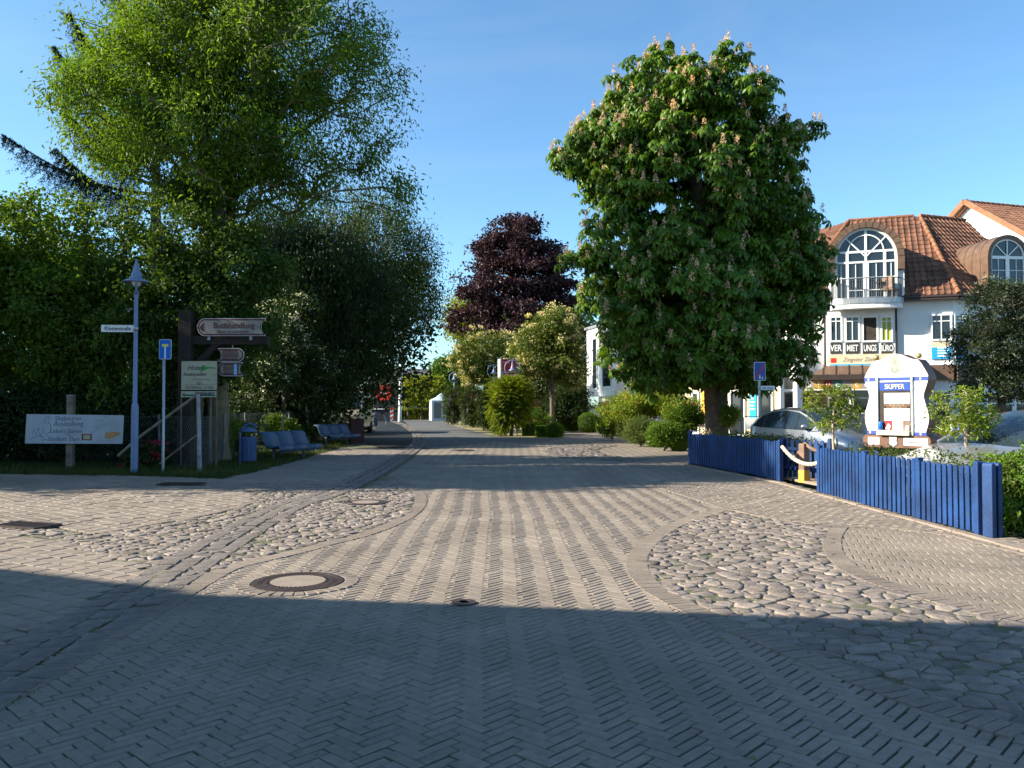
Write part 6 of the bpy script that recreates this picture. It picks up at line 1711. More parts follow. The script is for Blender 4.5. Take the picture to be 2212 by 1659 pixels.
# glazed notice case
sbox(-245, 215, 505, 1345, -.016, -.0145, 'interior', 'case_back')
hd = sbox(-235, 205, 515, 640, -.022, -.0165, 'navy', 'header')
hd.active_material = M['header_blue']
cx0 = 0; word = 'SKIPPER'
sk = text(word, .115, M['ad_cream'], hd, face_m(-15 * KX, -.026, Zs(614)), align='CENTER', sx=.82, offset=.0015)
0 and text(word, .118, M['paint_white'], hd, face_m(-15 * KX - .002, -.0245, Zs(613.5)), align='CENTER', sx=.72, offset=.007)
sbox(-165, 195, 680, 845, -.022, -.0165, 'paint_white', 'menu_sheet'); sbox(-165, 195, 925, 1115, -.022, -.0165, 'paint_white', 'menu_sheet'); sbox(-50, 100, 1118, 1262, -.022, -.0165, 'paint_white', 'menu_sheet')
rb = sbox(-170, 200, 850, 885, -.024, -.0165, 'sign_wood', 'wooden_ribbon'); rb2 = sbox(-130, 160, 888, 915, -.024, -.0165, 'sign_wood', 'wooden_ribbon')
text('Das etwas andere Lokal', .032, M['ad_cream'], rb, face_m(15 * KX, -.026, Zs(878)), align='CENTER', sx=.8); text('direkt am Hafen', .028, M['ad_cream'], rb2, face_m(15 * KX, -.026, Zs(910)), align='CENTER', sx=.9)
for y0, y1, st_ in ((700, 830, 22), (945, 1100, 20), (1135, 1250, 16)):
    mb = MB(); y = y0
    x0, x1 = (-140, 170) if y0 < 1100 else (-38, 88)
    while y < y1: mb.box(x0 * KX, (x1 - rnd.randint(0, 60)) * KX, -.0235, -.0225, Zs(y + 4), Zs(y)); y += st_
    mb.obj('printed_lines', M['print_soft'], t)
pr = sbox(-165, -55, 1118, 1262, -.022, -.0165, 'sticker_red', 'photo_print'); mb = MB(); plate(mb, [P_(-150, 1250), P_(-90, 1256), P_(-75, 1200), P_(-110, 1160)], -.024, -.0225); mb.obj('plate_in_print', M['paint_white'], pr)
pr = sbox(105, 195, 1118, 1262, -.022, -.0165, 'post_brown', 'photo_print'); mb = MB(); plate(mb, [P_(125, 1250), P_(175, 1256), P_(180, 1200), P_(140, 1190)], -.024, -.0225); mb.obj('cup_in_print', M['paint_white'], pr)
mb = MB(); mb.lathe([(.001, 0), (.035, 0), (.035, .155), (.03, .165), (.001, .165)], 14, (-205 * KX, -.055, Zs(1290))); mb.obj('blue_tin', M['sign_blue'], t)
sbox(-235, 205, 1268, 1345, -.10, -.0165, 'ad_cream', 'sill_tray')
for x in (-258, 232):
    mb = MB(); n = 26
    prof = [(.016 + (.006 if (i % 4 == 1 and (i < 9 or i > 18)) else 0), (Zs(420) - Zs(1350)) * i / n) for i in range(n + 1)]
    mb.lathe(prof, 12, (x * KX, -.035, Zs(1350))); mb.obj('turned_column', M['paint_white'], t)
# oval portrait plaque: plain soft oval with a simple bust shape
mb = MB(); plate(mb, [(-12 * KX + .098 * cos(2 * pi * i / 28), Zs(240) + .18 * sin(2 * pi * i / 28)) for i in range(28)], -.022, -.0145); ov = mb.obj('oval_plaque', M['plaque'], t)
mb = MB(); plate(mb, [(-12 * KX + .035 * cos(2 * pi * i / 14), Zs(190) + .045 * sin(2 * pi * i / 14)) for i in range(14)], -.0255, -.0225); mb.obj('painted_head', M['print_grey'], ov)
mb = MB(); plate(mb, [P_(-60, 330), P_(-45, 260), P_(-12, 235), P_(20, 260), P_(35, 330), P_(-12, 375)], -.0255, -.0225); mb.obj('painted_coat', M['print_grey'], ov)
for cx, top in ((-355, 870), (330, 830)):
    mb = MB(); plate(mb, [P_(cx - 12, top), P_(cx + 12, top), P_(cx + 14, top + 40), P_(cx + 36, top + 90), P_(cx + 38, top + 220), P_(cx + 16, top + 230), P_(cx + 14, top + 400), P_(cx - 14, top + 400), P_(cx - 16, top + 230), P_(cx - 34, top + 210), P_(cx - 28, top + 90)][::-1], -.0175, -.0145); mb.obj('painted_figure', M['print_soft'], t)
for x0, x1, tx_ in ((-400, -235, 'Zimmer'), (110, 440, 'Kaffeekännchen')):
    mb = MB(); plate(mb, rrect((x1 - x0) * KX, .125, .01, cx=(x0 + x1) / 2 * KX, cz=Zs(1445)), -.036, -.031); o = mb.obj('name_plate', M['paint_white'], t)
    text(tx_, .055, M['print_grey'], o, face_m((x0 + x1) / 2 * KX, -.0385, Zs(1462)), align='CENTER', shear=.3, sx=.85)
mb = MB(); plate(mb, [P_(-90, 1365), P_(-30, 1375), P_(0, 1365), P_(20, 1375), P_(10, 1430), P_(25, 1480), P_(-35, 1535), P_(-95, 1480), P_(-80, 1430)][::-1], -.045, -.031); mb.obj('shield', M['tent_white'], t)
for x in (-330, 320):
    sbox(x - 60, x + 60, 1546, 1546 + 1, 0, 0, 'navy', 'x') if False else None
    mb = MB(); mb.box(x * KX - .05, x * KX + .05, .08, .18, 0, Zs(1547)); mb.obj('leg', M['fence_blue'], t, .006)
for x, y in ((-300, 112), (300, 100)):
    mb = MB(); mb.ball((x * KX * 1.0, .06, Zs(y) + (.0 if x > 0 else .01)), .046, 14, 10); mb.obj('gold_ball', M['gold'], t)

# ---- zone sign with street name
b = gb(1640, 23.6); t = T('traffic_sign', 'dark blue zone-end sign with a red diagonal bar under the chestnut', 'traffic sign', b, radians(6))
H_ = V(1640, 781, 23.6).z
mb = MB(); mb.lathe([(.034, 0), (.034, H_)], 12); mb.obj('pole', M['steel'], t)
mb = MB(); plate(mb, rrect(.34, .53, .03, cz=H_ - .25), -.05, -.037); mb.obj('plate', M['sign_white'], t)
mb = MB(); plate(mb, rrect(.315, .505, .025, cz=H_ - .25), -.054, -.051); f_ = mb.obj('blue_field', M['navy'], t)
mb = MB(); mb.bar((-.15, -.057, H_ - .46), (.15, -.057, H_ - .04), .035, .003, up=(0, 1, 0)); mb.obj('red_bar', M['poster_red'], f_)
mb = MB(); plate(mb, [(-.02, H_ - .47), (.02, H_ - .47), (.02, H_ - .38), (0, H_ - .34), (-.02, H_ - .38)], -.056, -.0545); plate(mb, [(.06, H_ - .47), (.09, H_ - .47), (.09, H_ - .41), (.06, H_ - .41)], -.056, -.0545); mb.obj('pictogram', M['sign_white'], f_)
z = V(1655, 838, 23.6).z
t = T('street_name_sign', 'white board reading Alte Reihe on the pole below the zone-end sign', 'street sign', (b[0], b[1], 0), radians(6))
mb = MB(); plate(mb, rrect(.42, .12, .01, cx=.25, cz=z), -.012, .006); mb.obj('board', M['sign_white'], t)
text('Alte Reihe', .085, M['black_ink'], t, face_m(.25, -.014, z - .03), align='CENTER', sx=.9)
mb = MB(); mb.lathe([(.036, z - .04), (.042, z - .04), (.042, z + .04), (.036, z + .04)], 12); mb.obj('clamp', M['steel'], t)

# ---- cars
def car(label, loc, rot, paint, L=3.95, H=1.50, W=1.70, suv=False):
    t = T('parked_car', label, 'car', loc, rot)
    s = L / 4.0; hz = H / 1.5; w = W / 2
    # x (front at +), belt z, top z, half width at belt, half width at roof
    st = [(0.0, .50, .54, .60, .3), (.06, .62, .66, .72, .4), (.25, .72, .80, .80, .5), (.6, .80, .90, .83, .55), (1.0, .89, .99, .85, .60), (1.3, .93, 1.16, .85, .62), (1.65, .945, 1.34, .85, .60), (1.95, .95, 1.455, .85, .59), (2.3, .955, 1.495, .85, .59), (2.75, .96, 1.50, .85, .59), (3.2, .97, 1.455, .84, .58), (3.5, .98, 1.36, .83, .56), (3.75, 1.0, 1.18, .80, .55), (3.9, .92, .98, .76, .5), (3.97, .66, .72, .70, .4), (4.0, .50, .54, .62, .3)]
    if suv: st = [(x, b_ * 1.06, z if x < 1 else z * 1.0, a, c) for x, b_, z, a, c in st]
    S = []
    for x, zb, zt, wb, wr in st:
        X = (2.0 - x) * s; k = w / .85
        S.append([(X, wb * k * .93, .22 * hz), (X, wb * k * .99, .36 * hz), (X, wb * k, min(.60, zb * .85) * hz), (X, wb * k * .965, zb * hz), (X, wr * k * (1.06 if zt - zb > .15 else 1.25), (zt - (.07 if zt - zb > .2 else .02)) * hz), (X, wr * k * .8, (zt - .015) * hz), (X, wr * k * .4, zt * hz), (X, 0, (zt + .004) * hz)])
    nb = len(S[0]); body = MB(); glass = MB(); wsn = MB()
    for sy in (1, -1):
        vs = [(x, y * sy, z) for r_ in S for x, y, z in r_]
        fb = []; fg = []; fw = []
        for i in range(len(S) - 1):
            for j in range(nb - 1):
                a_, b_, c_, d_ = i * nb + j, (i + 1) * nb + j, (i + 1) * nb + j + 1, i * nb + j + 1
                q = (a_, b_, c_, d_) if sy > 0 else (d_, c_, b_, a_)
                x0, x1 = st[i][0], st[i + 1][0]
                if j == 3 and x0 >= 1.3 and x1 <= 3.76: fg.append(q)
                elif j >= 4 and ((x0 >= 1.0 and x1 <= 1.96) or (x0 >= 3.5 and x1 <= 3.91)): fw.append(q)
                else: fb.append(q)
        body.add(vs, fb, True); glass.add(vs, fg, True); wsn.add(vs, fw, True)
    def cap(idx): 
        r_ = S[idx]; pts = [(x, y, z) for x, y, z in r_] + [(x, -y, z) for x, y, z in r_[::-1]]
        body.add(pts, [tuple(range(len(pts)))])
    cap(0); cap(-1)
    body.obj('body', paint, t); glass.obj('side_window', M['car_glass'], t); wsn.obj('windscreen', M['car_glass'], t)
    # pillars, trim
    def at(x, j, sy, out=.004):
        for i in range(len(st) - 1):
            if st[i][0] <= x <= st[i + 1][0]:
                u = (x - st[i][0]) / (st[i + 1][0] - st[i][0]); p = Vector(S[i][j]).lerp(Vector(S[i + 1][j]), u); p.y = (p.y + out) * sy; return p
    for sy in (1, -1):
        mb = MB()
        mb.tube([at(1.02, 4, sy), at(1.3, 4, sy), at(1.65, 4, sy), at(1.95, 4, sy), at(2.4, 4, sy), at(3.0, 4, sy), at(3.5, 4, sy), at(3.75, 4, sy), at(3.88, 3, sy)], .032, 8); mb.obj('roof_rail', paint, t)
        for x in (2.38, 3.25):
            mb = MB(); a_, b_ = at(x, 3, sy), at(x, 4, sy); mb.bar(a_, b_, .07, .012, up=(0, 1, 0)); mb.obj('pillar', M['plastic_black'], t)
        mb = MB(); a_ = at(1.45, 3, sy); mb.ball((a_.x, a_.y + sy * .12, a_.z + .09), .085, 12, 8); mb.v = [(p[0], p[1], a_.z + .09 + (p[2] - a_.z - .09) * .75) for p in mb.v]; m_ = mb.obj('wing_mirror', paint if not suv else M['plastic_black'], t)
        mb = MB(); mb.bar(a_, (a_.x, a_.y + sy * .08, a_.z + .06), .04, .03); mb.obj('mirror_foot', M['plastic_black'], m_)
        mb = MB(); mb.tube([at(x, 3, sy, .003) for x in (1.1, 1.6, 2.2, 2.8, 3.4, 3.75)], .010, 6); mb.obj('window_trim', M['plastic_black'], t)
        mb = MB(); q = at(2.15, 2, sy, .01); mb.bar((q.x + .1, q.y, .80 * hz), (q.x - .08, q.y, .80 * hz), .02, .025); mb.obj('door_handle', paint, t)
        mb = MB(); mb.add([tuple(at(.10, 2, sy, .004)), tuple(at(.42, 2, sy, .006)), tuple(at(.48, 3, sy, .006)), tuple(at(.12, 3, sy, .004))], [(0, 1, 2, 3) if sy < 0 else (3, 2, 1, 0)]); mb.obj('headlight', M['car_glass'], t)
        for x in (.75, 3.25):
            c = at(x, 1, sy); wh = MB(); wh.M = Matrix.Translation((c.x, c.y - sy * .06, .31)) @ Matrix.Rotation(pi / 2, 4, 'X')
            wh.lathe([(.19, -.08), (.30, -.09), (.315, -.05), (.315, .05), (.30, .09), (.19, .08)], 20); wh_ = wh.obj('wheel', M['tyre'], t)
            rm = MB(); rm.M = Matrix.Translation((c.x, c.y + sy * .01, .31)) @ Matrix.Rotation(pi / 2, 4, 'X'); rm.lathe([(.001, 0), (.05, .0), (.17, .0), (.195, -.02 * sy)], 12); rm.obj('rim', M['steel'], wh_)
            ar = MB(); ar.M = Matrix.Translation((c.x, c.y + sy * .012, .31)) @ Matrix.Rotation(pi / 2, 4, 'X'); ar.lathe([(.315, -.02), (.36, -.02), (.36, .02), (.315, .02)], 20); ar.obj('wheel_arch', M['plastic_black'], t)
    return t
p = V(1757, 900, 21.5)
car('silver hatchback with dark windows parked behind the shaded blue fence', (p.x + .30, 22.0, -.02), radians(-68), M['silver_paint'], L=3.9, H=1.53)
p = V(1960, 900, 19.5)
car('dark car half hidden behind the painted signboard', (p.x + .2, 20.5, -.02), radians(-75), M['dark_paint'], H=1.42)
p = V(2190, 900, 12.8)
car('silver estate car with black door mirror parked at the frame edge behind the glossy shrub', (p.x + .35, 12.9, -.02), radians(197), M['white_silver_paint'], L=4.4, H=1.55, W=1.75, suv=True)
# camper van on the left side path
b = gb(772, 44); t = T('camper_van', 'pale camper van standing in the shade beyond the farther bench', 'van', (b[0] - .8, 46, -.03), radians(-90))
mb = MB(); prof = [(-2.4, .35), (2.2, .35), (2.45, .6), (2.4, 1.05), (1.75, 1.35), (1.2, 2.25), (.6, 2.4), (-2.3, 2.4), (-2.45, 2.1)]
mb.prism(prof, -.95, .95, 'y'); mb.obj('body', M['beige_paint'], t, .06)
mb = MB(); mb.box(-1.9, .9, -.962, -.952, 1.35, 2.0); mb.box(-1.9, .9, .952, .962, 1.35, 2.0); mb.obj('side_window', M['car_glass'], t)
mb = MB(); mb.add([(1.78, -.85, 1.38), (1.78, .85, 1.38), (1.24, .85, 2.24), (1.24, -.85, 2.24)], [(0, 1, 2, 3)]); mb.v = [(p[0] + .02, p[1], p[2] + .01) for p in mb.v]; mb.obj('windscreen', M['car_glass'], t)
for x in (1.5, -1.5):
    for sy in (-1, 1):
        wh = MB(); wh.M = Matrix.Translation((x, sy * .88, .33)) @ Matrix.Rotation(pi / 2, 4, 'X'); wh.lathe([(.001, -.1), (.33, -.1), (.33, .1), (.001, .1)], 18); wh.obj('wheel', M['tyre'], t)

# ---- the tiled house
class Fac:
    """a facade plane through two ground points; u runs along it, d towards the viewer, z up"""
    def __init__(s, A, B):
        s.A = Vector((A[0], A[1], 0)); dv = Vector((B[0] - A[0], B[1] - A[1], 0)); s.L = dv.length; s.u = dv.normalized(); s.n = Vector((s.u.y, -s.u.x, 0))
        s.M = Matrix(((s.u.x, s.n.x, 0, s.A.x), (s.u.y, s.n.y, 0, s.A.y), (0, 0, 1, 0), (0, 0, 0, 1)))
    def px(s, x, y, d=0.0):
        r = ray(x, y); A = s.A + s.n * d
        k = (A - Vector((0, 0, EYE))).dot(s.n) / r.dot(s.n)
        P = Vector((0, 0, EYE)) + r * k
        return (P - s.A).dot(s.u), P.z
    def box(s, name, m, parent, u0, u1, d0, d1, z0, z1, off=(0, 0, 0), bev=0.0):
        mb = MB(); mb.M = Matrix.Translation(-Vector(off)) @ s.M; mb.box(min(u0, u1), max(u0, u1), -max(-d0, -d1), -min(-d0, -d1), min(z0, z1), max(z0, z1))
        mb.f = [f[::-1] for f in mb.f]
        return mb.obj(name, m, parent, bev)
Z6 = lambda x, y: (1674 + x * .2604, 378 + y * .2604)
HO = Vector((16.0, 35.5, -.03))
house = T('house', 'white corner house with red tiled hip roof, arched copper dormer and balcony', 'house', HO)
FA = Fac((12.3, 35.9), (18.0, 33.75)); FC = Fac((18.0, 33.75), (25.5, 36.4))
def wall(fac, name, u0, u1, z0, z1, m, th=.3, d=0.0, parent=house, off=HO): return fac.box(name, m, parent, u0, u1, d - th, d, z0, z1, off)
wall(FA, 'wall', 0, FA.L, 0, 6.15, M['house_white']); wall(FC, 'wall', .002, FC.L, 0, 6.15, M['house_white'])
FL = Fac((9.4, 43.5), (12.3, 35.9)); wall(FL, 'wall', 0, FL.L - .002, 0, 6.15, M['house_white'])
def hv(p): return (p[0] - HO.x, p[1] - HO.y, p[2] - HO.z)
EL, ER, EC, ELL = (11.9, 35.7, 6.05), (18.05, 33.35, 6.05), (26, 36.15, 6.05), (9.0, 43.3, 6.05)
R1, R2, R3 = tuple(V(*Z6(600, 385), 38.97)), tuple(V(*Z6(1200, 335), 37.7)), None
R2 = (R2[0], R2[1], 10.2); R1 = (R1[0], R2[1] + (R2[0] - R1[0]) * .382, 10.2); R3 = (R2[0] + 2.6, R2[1] + 2.6 * .352, 10.2); R0 = (R1[0] - 2.61, R1[1] + 6.84, 10.2)
def on_plane(px, py, a, b, c):
    a, b, c = Vector(a), Vector(b), Vector(c); n = (b - a).cross(c - a); r = ray(px, py); o = Vector((0, 0, EYE))
    return tuple(o + r * ((a - o).dot(n) / r.dot(n)))
RV = on_plane(*Z6(1745, 520), ER, EC, R2); RW = on_plane(*Z6(2140, 800), ER, EC, R2)
def tile_roof(poly, parent, off, tw=.24, tl=.33, m='tile', name='roof'):
    P = [np.array(p, float) for p in poly]
    e = P[1] - P[0]; e /= np.linalg.norm(e)
    nrm = np.cross(e, P[-1] - P[0]); nrm /= np.linalg.norm(nrm)
    if nrm[2] < 0: nrm = -nrm
    up = np.cross(nrm, e); 
    if up[2] < 0: up = -up
    q = [(np.dot(p - P[0], e), np.dot(p - P[0], up)) for p in P]
    o = np.array(off)
    mb = MB(); n = len(P)
    mb.add([tuple(p - o - nrm * .03) for p in P] + [tuple(p - o - nrm * .16) for p in P], [tuple(range(n)), tuple(range(n, 2 * n))[::-1]] + [(i, i + n, (i + 1) % n + n, (i + 1) % n) for i in range(n)])
    rf = mb.obj(name, M['tile_hip'], parent)
    us = [a for a, b in q]; vs_ = [b for a, b in q]
    I, J = np.meshgrid(np.arange(int(min(us) / tw) - 1, int(max(us) / tw) + 2), np.arange(0, int(max(vs_) / tl) + 1))
    I = I.ravel(); J = J.ravel(); u = (I + .5) * tw; v = (J + .5) * tl
    k = inpoly(u, v, q) 
    u = u[k]; v = v[k]
    # one interlocking tile: profile across (roll and pan), lower end raised
    xs = np.array([0, .10, .22, .40, .62, .82, 1.0]) * tw; hs = np.array([.012, .045, .05, .02, .004, .004, .012])
    m_ = len(xs)
    base = []
    for (vv, h0) in ((-.02, .028), (tl, 0.0)): base += [(x - tw / 2, vv - tl / 2, h + h0) for x, h in zip(xs, hs)]
    base += [(x - tw / 2, -.02 - tl / 2, -.01) for x in xs]
    base = np.array(base)
    f = []
    for i in range(m_ - 1): f.append((i, i + 1, m_ + i + 1, m_ + i)); f.append((2 * m_ + i, 2 * m_ + i + 1, i + 1, i))
    f = np.array(f)
    N_ = len(u)
    A = base[None, :, 0] + u[:, None]; B = base[None, :, 1] + v[:, None]; Hh = base[None, :, 2] + R.normal(0, .003, (N_, 1))
    X = (P[0] - o)[None, None] + A[..., None] * e + B[..., None] * up + Hh[..., None] * nrm
    F = f[None] + (np.arange(N_) * len(base))[:, None, None]
    t_ = np.repeat(np.clip(R.normal(1, .13, N_), .6, 1.4), len(f))
    me = np_mesh('tiles', X.reshape(-1, 3), F.reshape(-1, 4), M[m], t_, smooth=False)
    ob = newobj('tiles', me, rf); ob['kind'] = 'stuff'
    return rf
tile_roof([EL, ER, R2, R1], house, HO); tile_roof([ER, EC, RW, RV, R3, R2], house, HO); tile_roof([ELL, EL, R1, R0], house, HO)
def hip(a, b, parent, off, r=.10, st_=.34):
    a = np.array(a) - off; b = np.array(b) - off; L = np.linalg.norm(b - a); d = (b - a) / L
    for i in range(int(L / st_)):
        mb = MB(); p0 = a + d * i * st_ + np.array([0, 0, .03]); p1 = p0 + d * st_ * 1.12
        mb.tube([p0, p1], [r * 1.12, r * .85], 8); mb.obj('hip_tile', M['tile_hip'], parent)
HOa = np.array(HO)
hip(ER, R2, house, HOa); hip(R1, R2, house, HOa, .08); hip(R2, R3, house, HOa, .08); hip(EL, R1, house, HOa)
for A_, B_ in ((EL, ER), (ER, EC), (ELL, EL)):
    mb = MB(); a = Vector(hv(A_)) + Vector((0, 0, -.06)); b = Vector(hv(B_)) + Vector((0, 0, -.06)); mb.tube([a, b], .07, 8); mb.obj('gutter', M['gutter'], house)
    mb = MB(); mb.bar(a + Vector((0, .1, -.10)), b + Vector((0, .1, -.10)), .3, .06); mb.obj('soffit', M['gutter'], house)
# windows
def win(fac, x0, x1, y0, y1, d, parent, off, nx=2, split=.27, pane='pane_dark', fr=.07, th=.05, name='window', mull=True):
    u0, z1 = fac.px(x0, y0, d); u1, z0 = fac.px(x1, y1, d); 
    zt = fac.px(x0, y0, d)[1]; 
    fbx = MB(); fbx.M = Matrix.Translation(-Vector(off)) @ fac.M
    def bb(mb, a0, a1, c0, c1, e0, e1): mb.box(a0, a1, c0, c1, e0, e1)
    for (a0, a1, e0, e1) in ((u0, u0 + fr, z0, z1), (u1 - fr, u1, z0, z1), (u0 + fr, u1 - fr, z0, z0 + fr), (u0 + fr, u1 - fr, z1 - fr, z1)): bb(fbx, a0, a1, d, d + th, e0, e1)
    if mull:
        for i in range(1, nx):
            c = u0 + (u1 - u0) * i / nx; bb(fbx, c - .018, c + .018, d + .006, d + th - .012, z0 + fr, z1 - fr)
        if split: zc = z1 - (z1 - z0) * split; bb(fbx, u0 + fr, u1 - fr, d + .0065, d + th - .0125, zc - .018, zc + .018)
    w_ = fbx.obj(name, M['upvc'], parent)
    pb = MB(); pb.M = fbx.M; pb.box(u0 + fr, u1 - fr, d + .001, d + .005, z0 + fr, z1 - fr); pb.obj('pane', M[pane], w_)
    return w_, (u0, u1, z0, z1)
# bay with four windows and lettering panels
d0 = .12
ub0, zb1 = FA.px(*Z6(432, 1130)); ub1, zb0 = FA.px(*Z6(998, 1580))
FA.box('bay_wall', M['house_white'], house, ub0, ub1, .001, d0, zb0 - .25, zb1 + .28, HO)
for i, (a, b_, nx, pn) in enumerate(((452, 560, 2, 'pane_dark'), (578, 706, 2, 'pane_dark'), (720, 858, 1, 'interior'), (874, 978, 2, 'blind'))):
    win(FA, *[Z6(a, 0)[0], Z6(b_, 0)[0]], Z6(0, 1172)[1], Z6(0, 1385)[1], d0, house, HO, nx=nx, split=.2 if nx > 1 else 0, pane=pn, mull=nx > 1)
    u0, z1 = FA.px(*Z6(a + 6, 1395), d0); u1, z0 = FA.px(*Z6(b_ - 6, 1482), d0)
    pb = FA.box('letter_panel', M['panel_dark'], house, u0, u1, d0, d0 + .03, z0, z1, HO)
    mt = Matrix.Translation(-HO) @ FA.M @ Matrix.Translation(((u0 + u1) / 2, d0 + .034, z0 + (z1 - z0) * .25)) @ Matrix.Rotation(pi / 2, 4, 'X') @ Matrix.Diagonal((1, 1, -1, 1))
    text(('VER', 'MIET', 'UNGS', 'BÜRO')[i], (z1 - z0) * .82, M['upvc'], pb, mt, align='CENTER', sx=(.70, .56, .50, .51)[i], offset=.006)
u0, z1 = FA.px(*Z6(446, 1492), d0); u1, z0 = FA.px(*Z6(990, 1578), d0)
pb = FA.box('advert_panel', M['ad_cream'], house, u0, u1, d0 + .001, d0 + .05, z0, z1, HO)
mt = Matrix.Translation(-HO) @ FA.M @ Matrix.Translation((u0 + .55, d0 + .053, z0 + (z1 - z0) * .38)) @ Matrix.Rotation(pi / 2, 4, 'X')
text('Zingster Zimmerbörse', .24, M['post_brown'], pb, mt, sx=.95, shear=.3)
pu = MB(); pu.M = Matrix.Translation(-HO) @ FA.M; pu.box(u0 + .05, u1, d0 + .051, d0 + .056, z0 + .02, z0 + .07); pu.obj('blue_stripe', M['ad_blue'], pb)
pu = MB(); pu.M = Matrix.Translation(-HO) @ FA.M; pu.box(u0 + .08, u0 + .30, d0 + .051, d0 + .056, z0 + .14, z0 + .34); pu.obj('red_emblem', M['poster_red'], pb)
# drain pipes
for zx in (411, 1003):
    u, zt = FA.px(*Z6(zx, 1010), .1); mb = MB(); mb.M = Matrix.Translation(-HO) @ FA.M
    mb.tube([(u, .10, 2.9 if zx < 500 else .2), (u, .10, 5.6), (u + (.25 if zx < 500 else -.1), .35, 5.95)], .045, 8); mb.obj('downpipe', M['gutter'], house)
# arched dormer
dd = .42
uc, zc = FA.px(*Z6(755, 690), dd); ul = FA.px(*Z6(497, 690), dd)[0]; ur = FA.px(*Z6(1015, 690), dd)[0]; ztop = FA.px(*Z6(755, 440), dd)[1]; zbot = FA.px(*Z6(755, 1045), dd)[1]
uc = (ul + ur) / 2; rw = (ur - ul) / 2; rh = ztop - zc
TH = .17
def arch(r_u, r_z, zb, n=16):
    return [(uc + r_u, zb)] + [(uc + r_u * cos(pi * i / n), zc + r_z * sin(pi * i / n)) for i in range(n + 1)] + [(uc - r_u, zb)]
Mh = Matrix.Translation(-HO) @ FA.M
# cladding shell: outer arch minus inner arch as a swept strip
ou = arch(rw + .26, rh + .24, zc - .55); inn = arch(rw + .0, rh + .0, zc - .55)
mb = MB(); mb.M = Mh; n = len(ou)
vs = [(a, dd + .22, b) for a, b in ou] + [(a, dd + .22, b) for a, b in inn] + [(a, -4.2, b) for a, b in ou] + [(a, -.1, b) for a, b in inn]
fs = []
for i in range(n - 1): fs += [(i, i + 1, n + i + 1, n + i), (2 * n + i, 2 * n + i + 1, i + 1, i), (n + i, n + i + 1, 3 * n + i + 1, 3 * n + i)]
mb.add(vs, fs); dm = mb.obj('dormer_cladding', M['copper_brown'], house)
for i in range(0, n - 2, 1):      # standing seams round the front edge
    a, b = ou[i + 1], inn[i + 1]
    mb = MB(); mb.M = Mh; mb.bar((a[0], dd + .223, a[1]), (b[0], dd + .223, b[1]), .02, .012, up=(0, 1, 0)); mb.obj('seam', M['gutter'], dm)
# cheeks under the shell down to the balcony
for su in (-1, 1):
    mb = MB(); mb.M = Mh; mb.box(uc + su * (rw + .13) - .13, uc + su * (rw + .13) + .13, -.6, dd - .05, zbot, zc - .551); mb.obj('dormer_cheek', M['house_white'], house)
# window frame of the dormer
wf = MB(); wf.M = Mh
outer = arch(rw, rh, zbot, 20); inner_ = arch(rw - .10, rh - .10, zbot, 20); n = len(outer)
vs = [(a, dd + .06, b) for a, b in outer] + [(a, dd + .06, b) for a, b in inner_] + [(a, dd, b) for a, b in outer] + [(a, dd, b) for a, b in inner_]
fs = []
for i in range(n - 1): fs += [(i, i + 1, n + i + 1, n + i), (n + i, n + i + 1, 3 * n + i + 1, 3 * n + i), (2 * n + i, 2 * n + i + 1, i + 1, i)]
wf.add(vs, fs)
zq = lambda zy: FA.px(*Z6(755, zy), dd)[1]
def hb(z, w_=.045, u0=None, u1=None): wf.box((uc - rw + .05) if u0 is None else u0, (uc + rw - .05) if u1 is None else u1, dd + .005, dd + .05, z - w_, z + w_)
hb(zq(636)); hb(zq(722), .04); 
def vb(u, z0, z1, w_=.04): wf.box(u - w_, u + w_, dd + .008, dd + .054, z0, z1)
vb(uc, zq(722), ztop - .05, .045); 
for s_ in (-1, 1):
    vb(uc + s_ * rw * .60, zbot, zq(636), .055); vb(uc + s_ * rw * .0 + s_ * .05, zbot, zq(722), .06)
    wf.bar((uc, dd + .03, zc + .05), (uc + s_ * rw * .66, dd + .03, zc + rh * .70), .05, .045, up=(0, 1, 0))
    for i in range(10):
        a0, a1 = pi / 2 - s_ * pi / 2 * i / 10, pi / 2 - s_ * pi / 2 * (i + 1) / 10
        wf.bar((uc + rw * .57 * cos(a0), dd + .028, zq(636) + rh * .55 * sin(a0)), (uc + rw * .57 * cos(a1), dd + .028, zq(636) + rh * .55 * sin(a1)), .045, .045, up=(0, 1, 0))
    vb(uc + s_ * rw * .33, zbot + .1, zq(740), .015); vb(uc + s_ * rw * .80, zbot + .1, zq(740), .015)
    hb(zq(852), .015, uc + s_ * .1 if s_ > 0 else uc - rw + .1, uc + rw - .1 if s_ > 0 else uc - .1); hb(zq(955), .015, uc + s_ * .1 if s_ > 0 else uc - rw * .6, uc + rw * .6 if s_ > 0 else uc - .1)
aw = wf.obj('arched_window', M['upvc'], house)
pb = MB(); pb.M = Mh; ap = arch(rw - .02, rh - .02, zbot, 20); pb.add([(a, dd + .003, b) for a, b in ap], [tuple(range(len(ap)))]); pb.obj('pane', M['pane_dark'], aw)
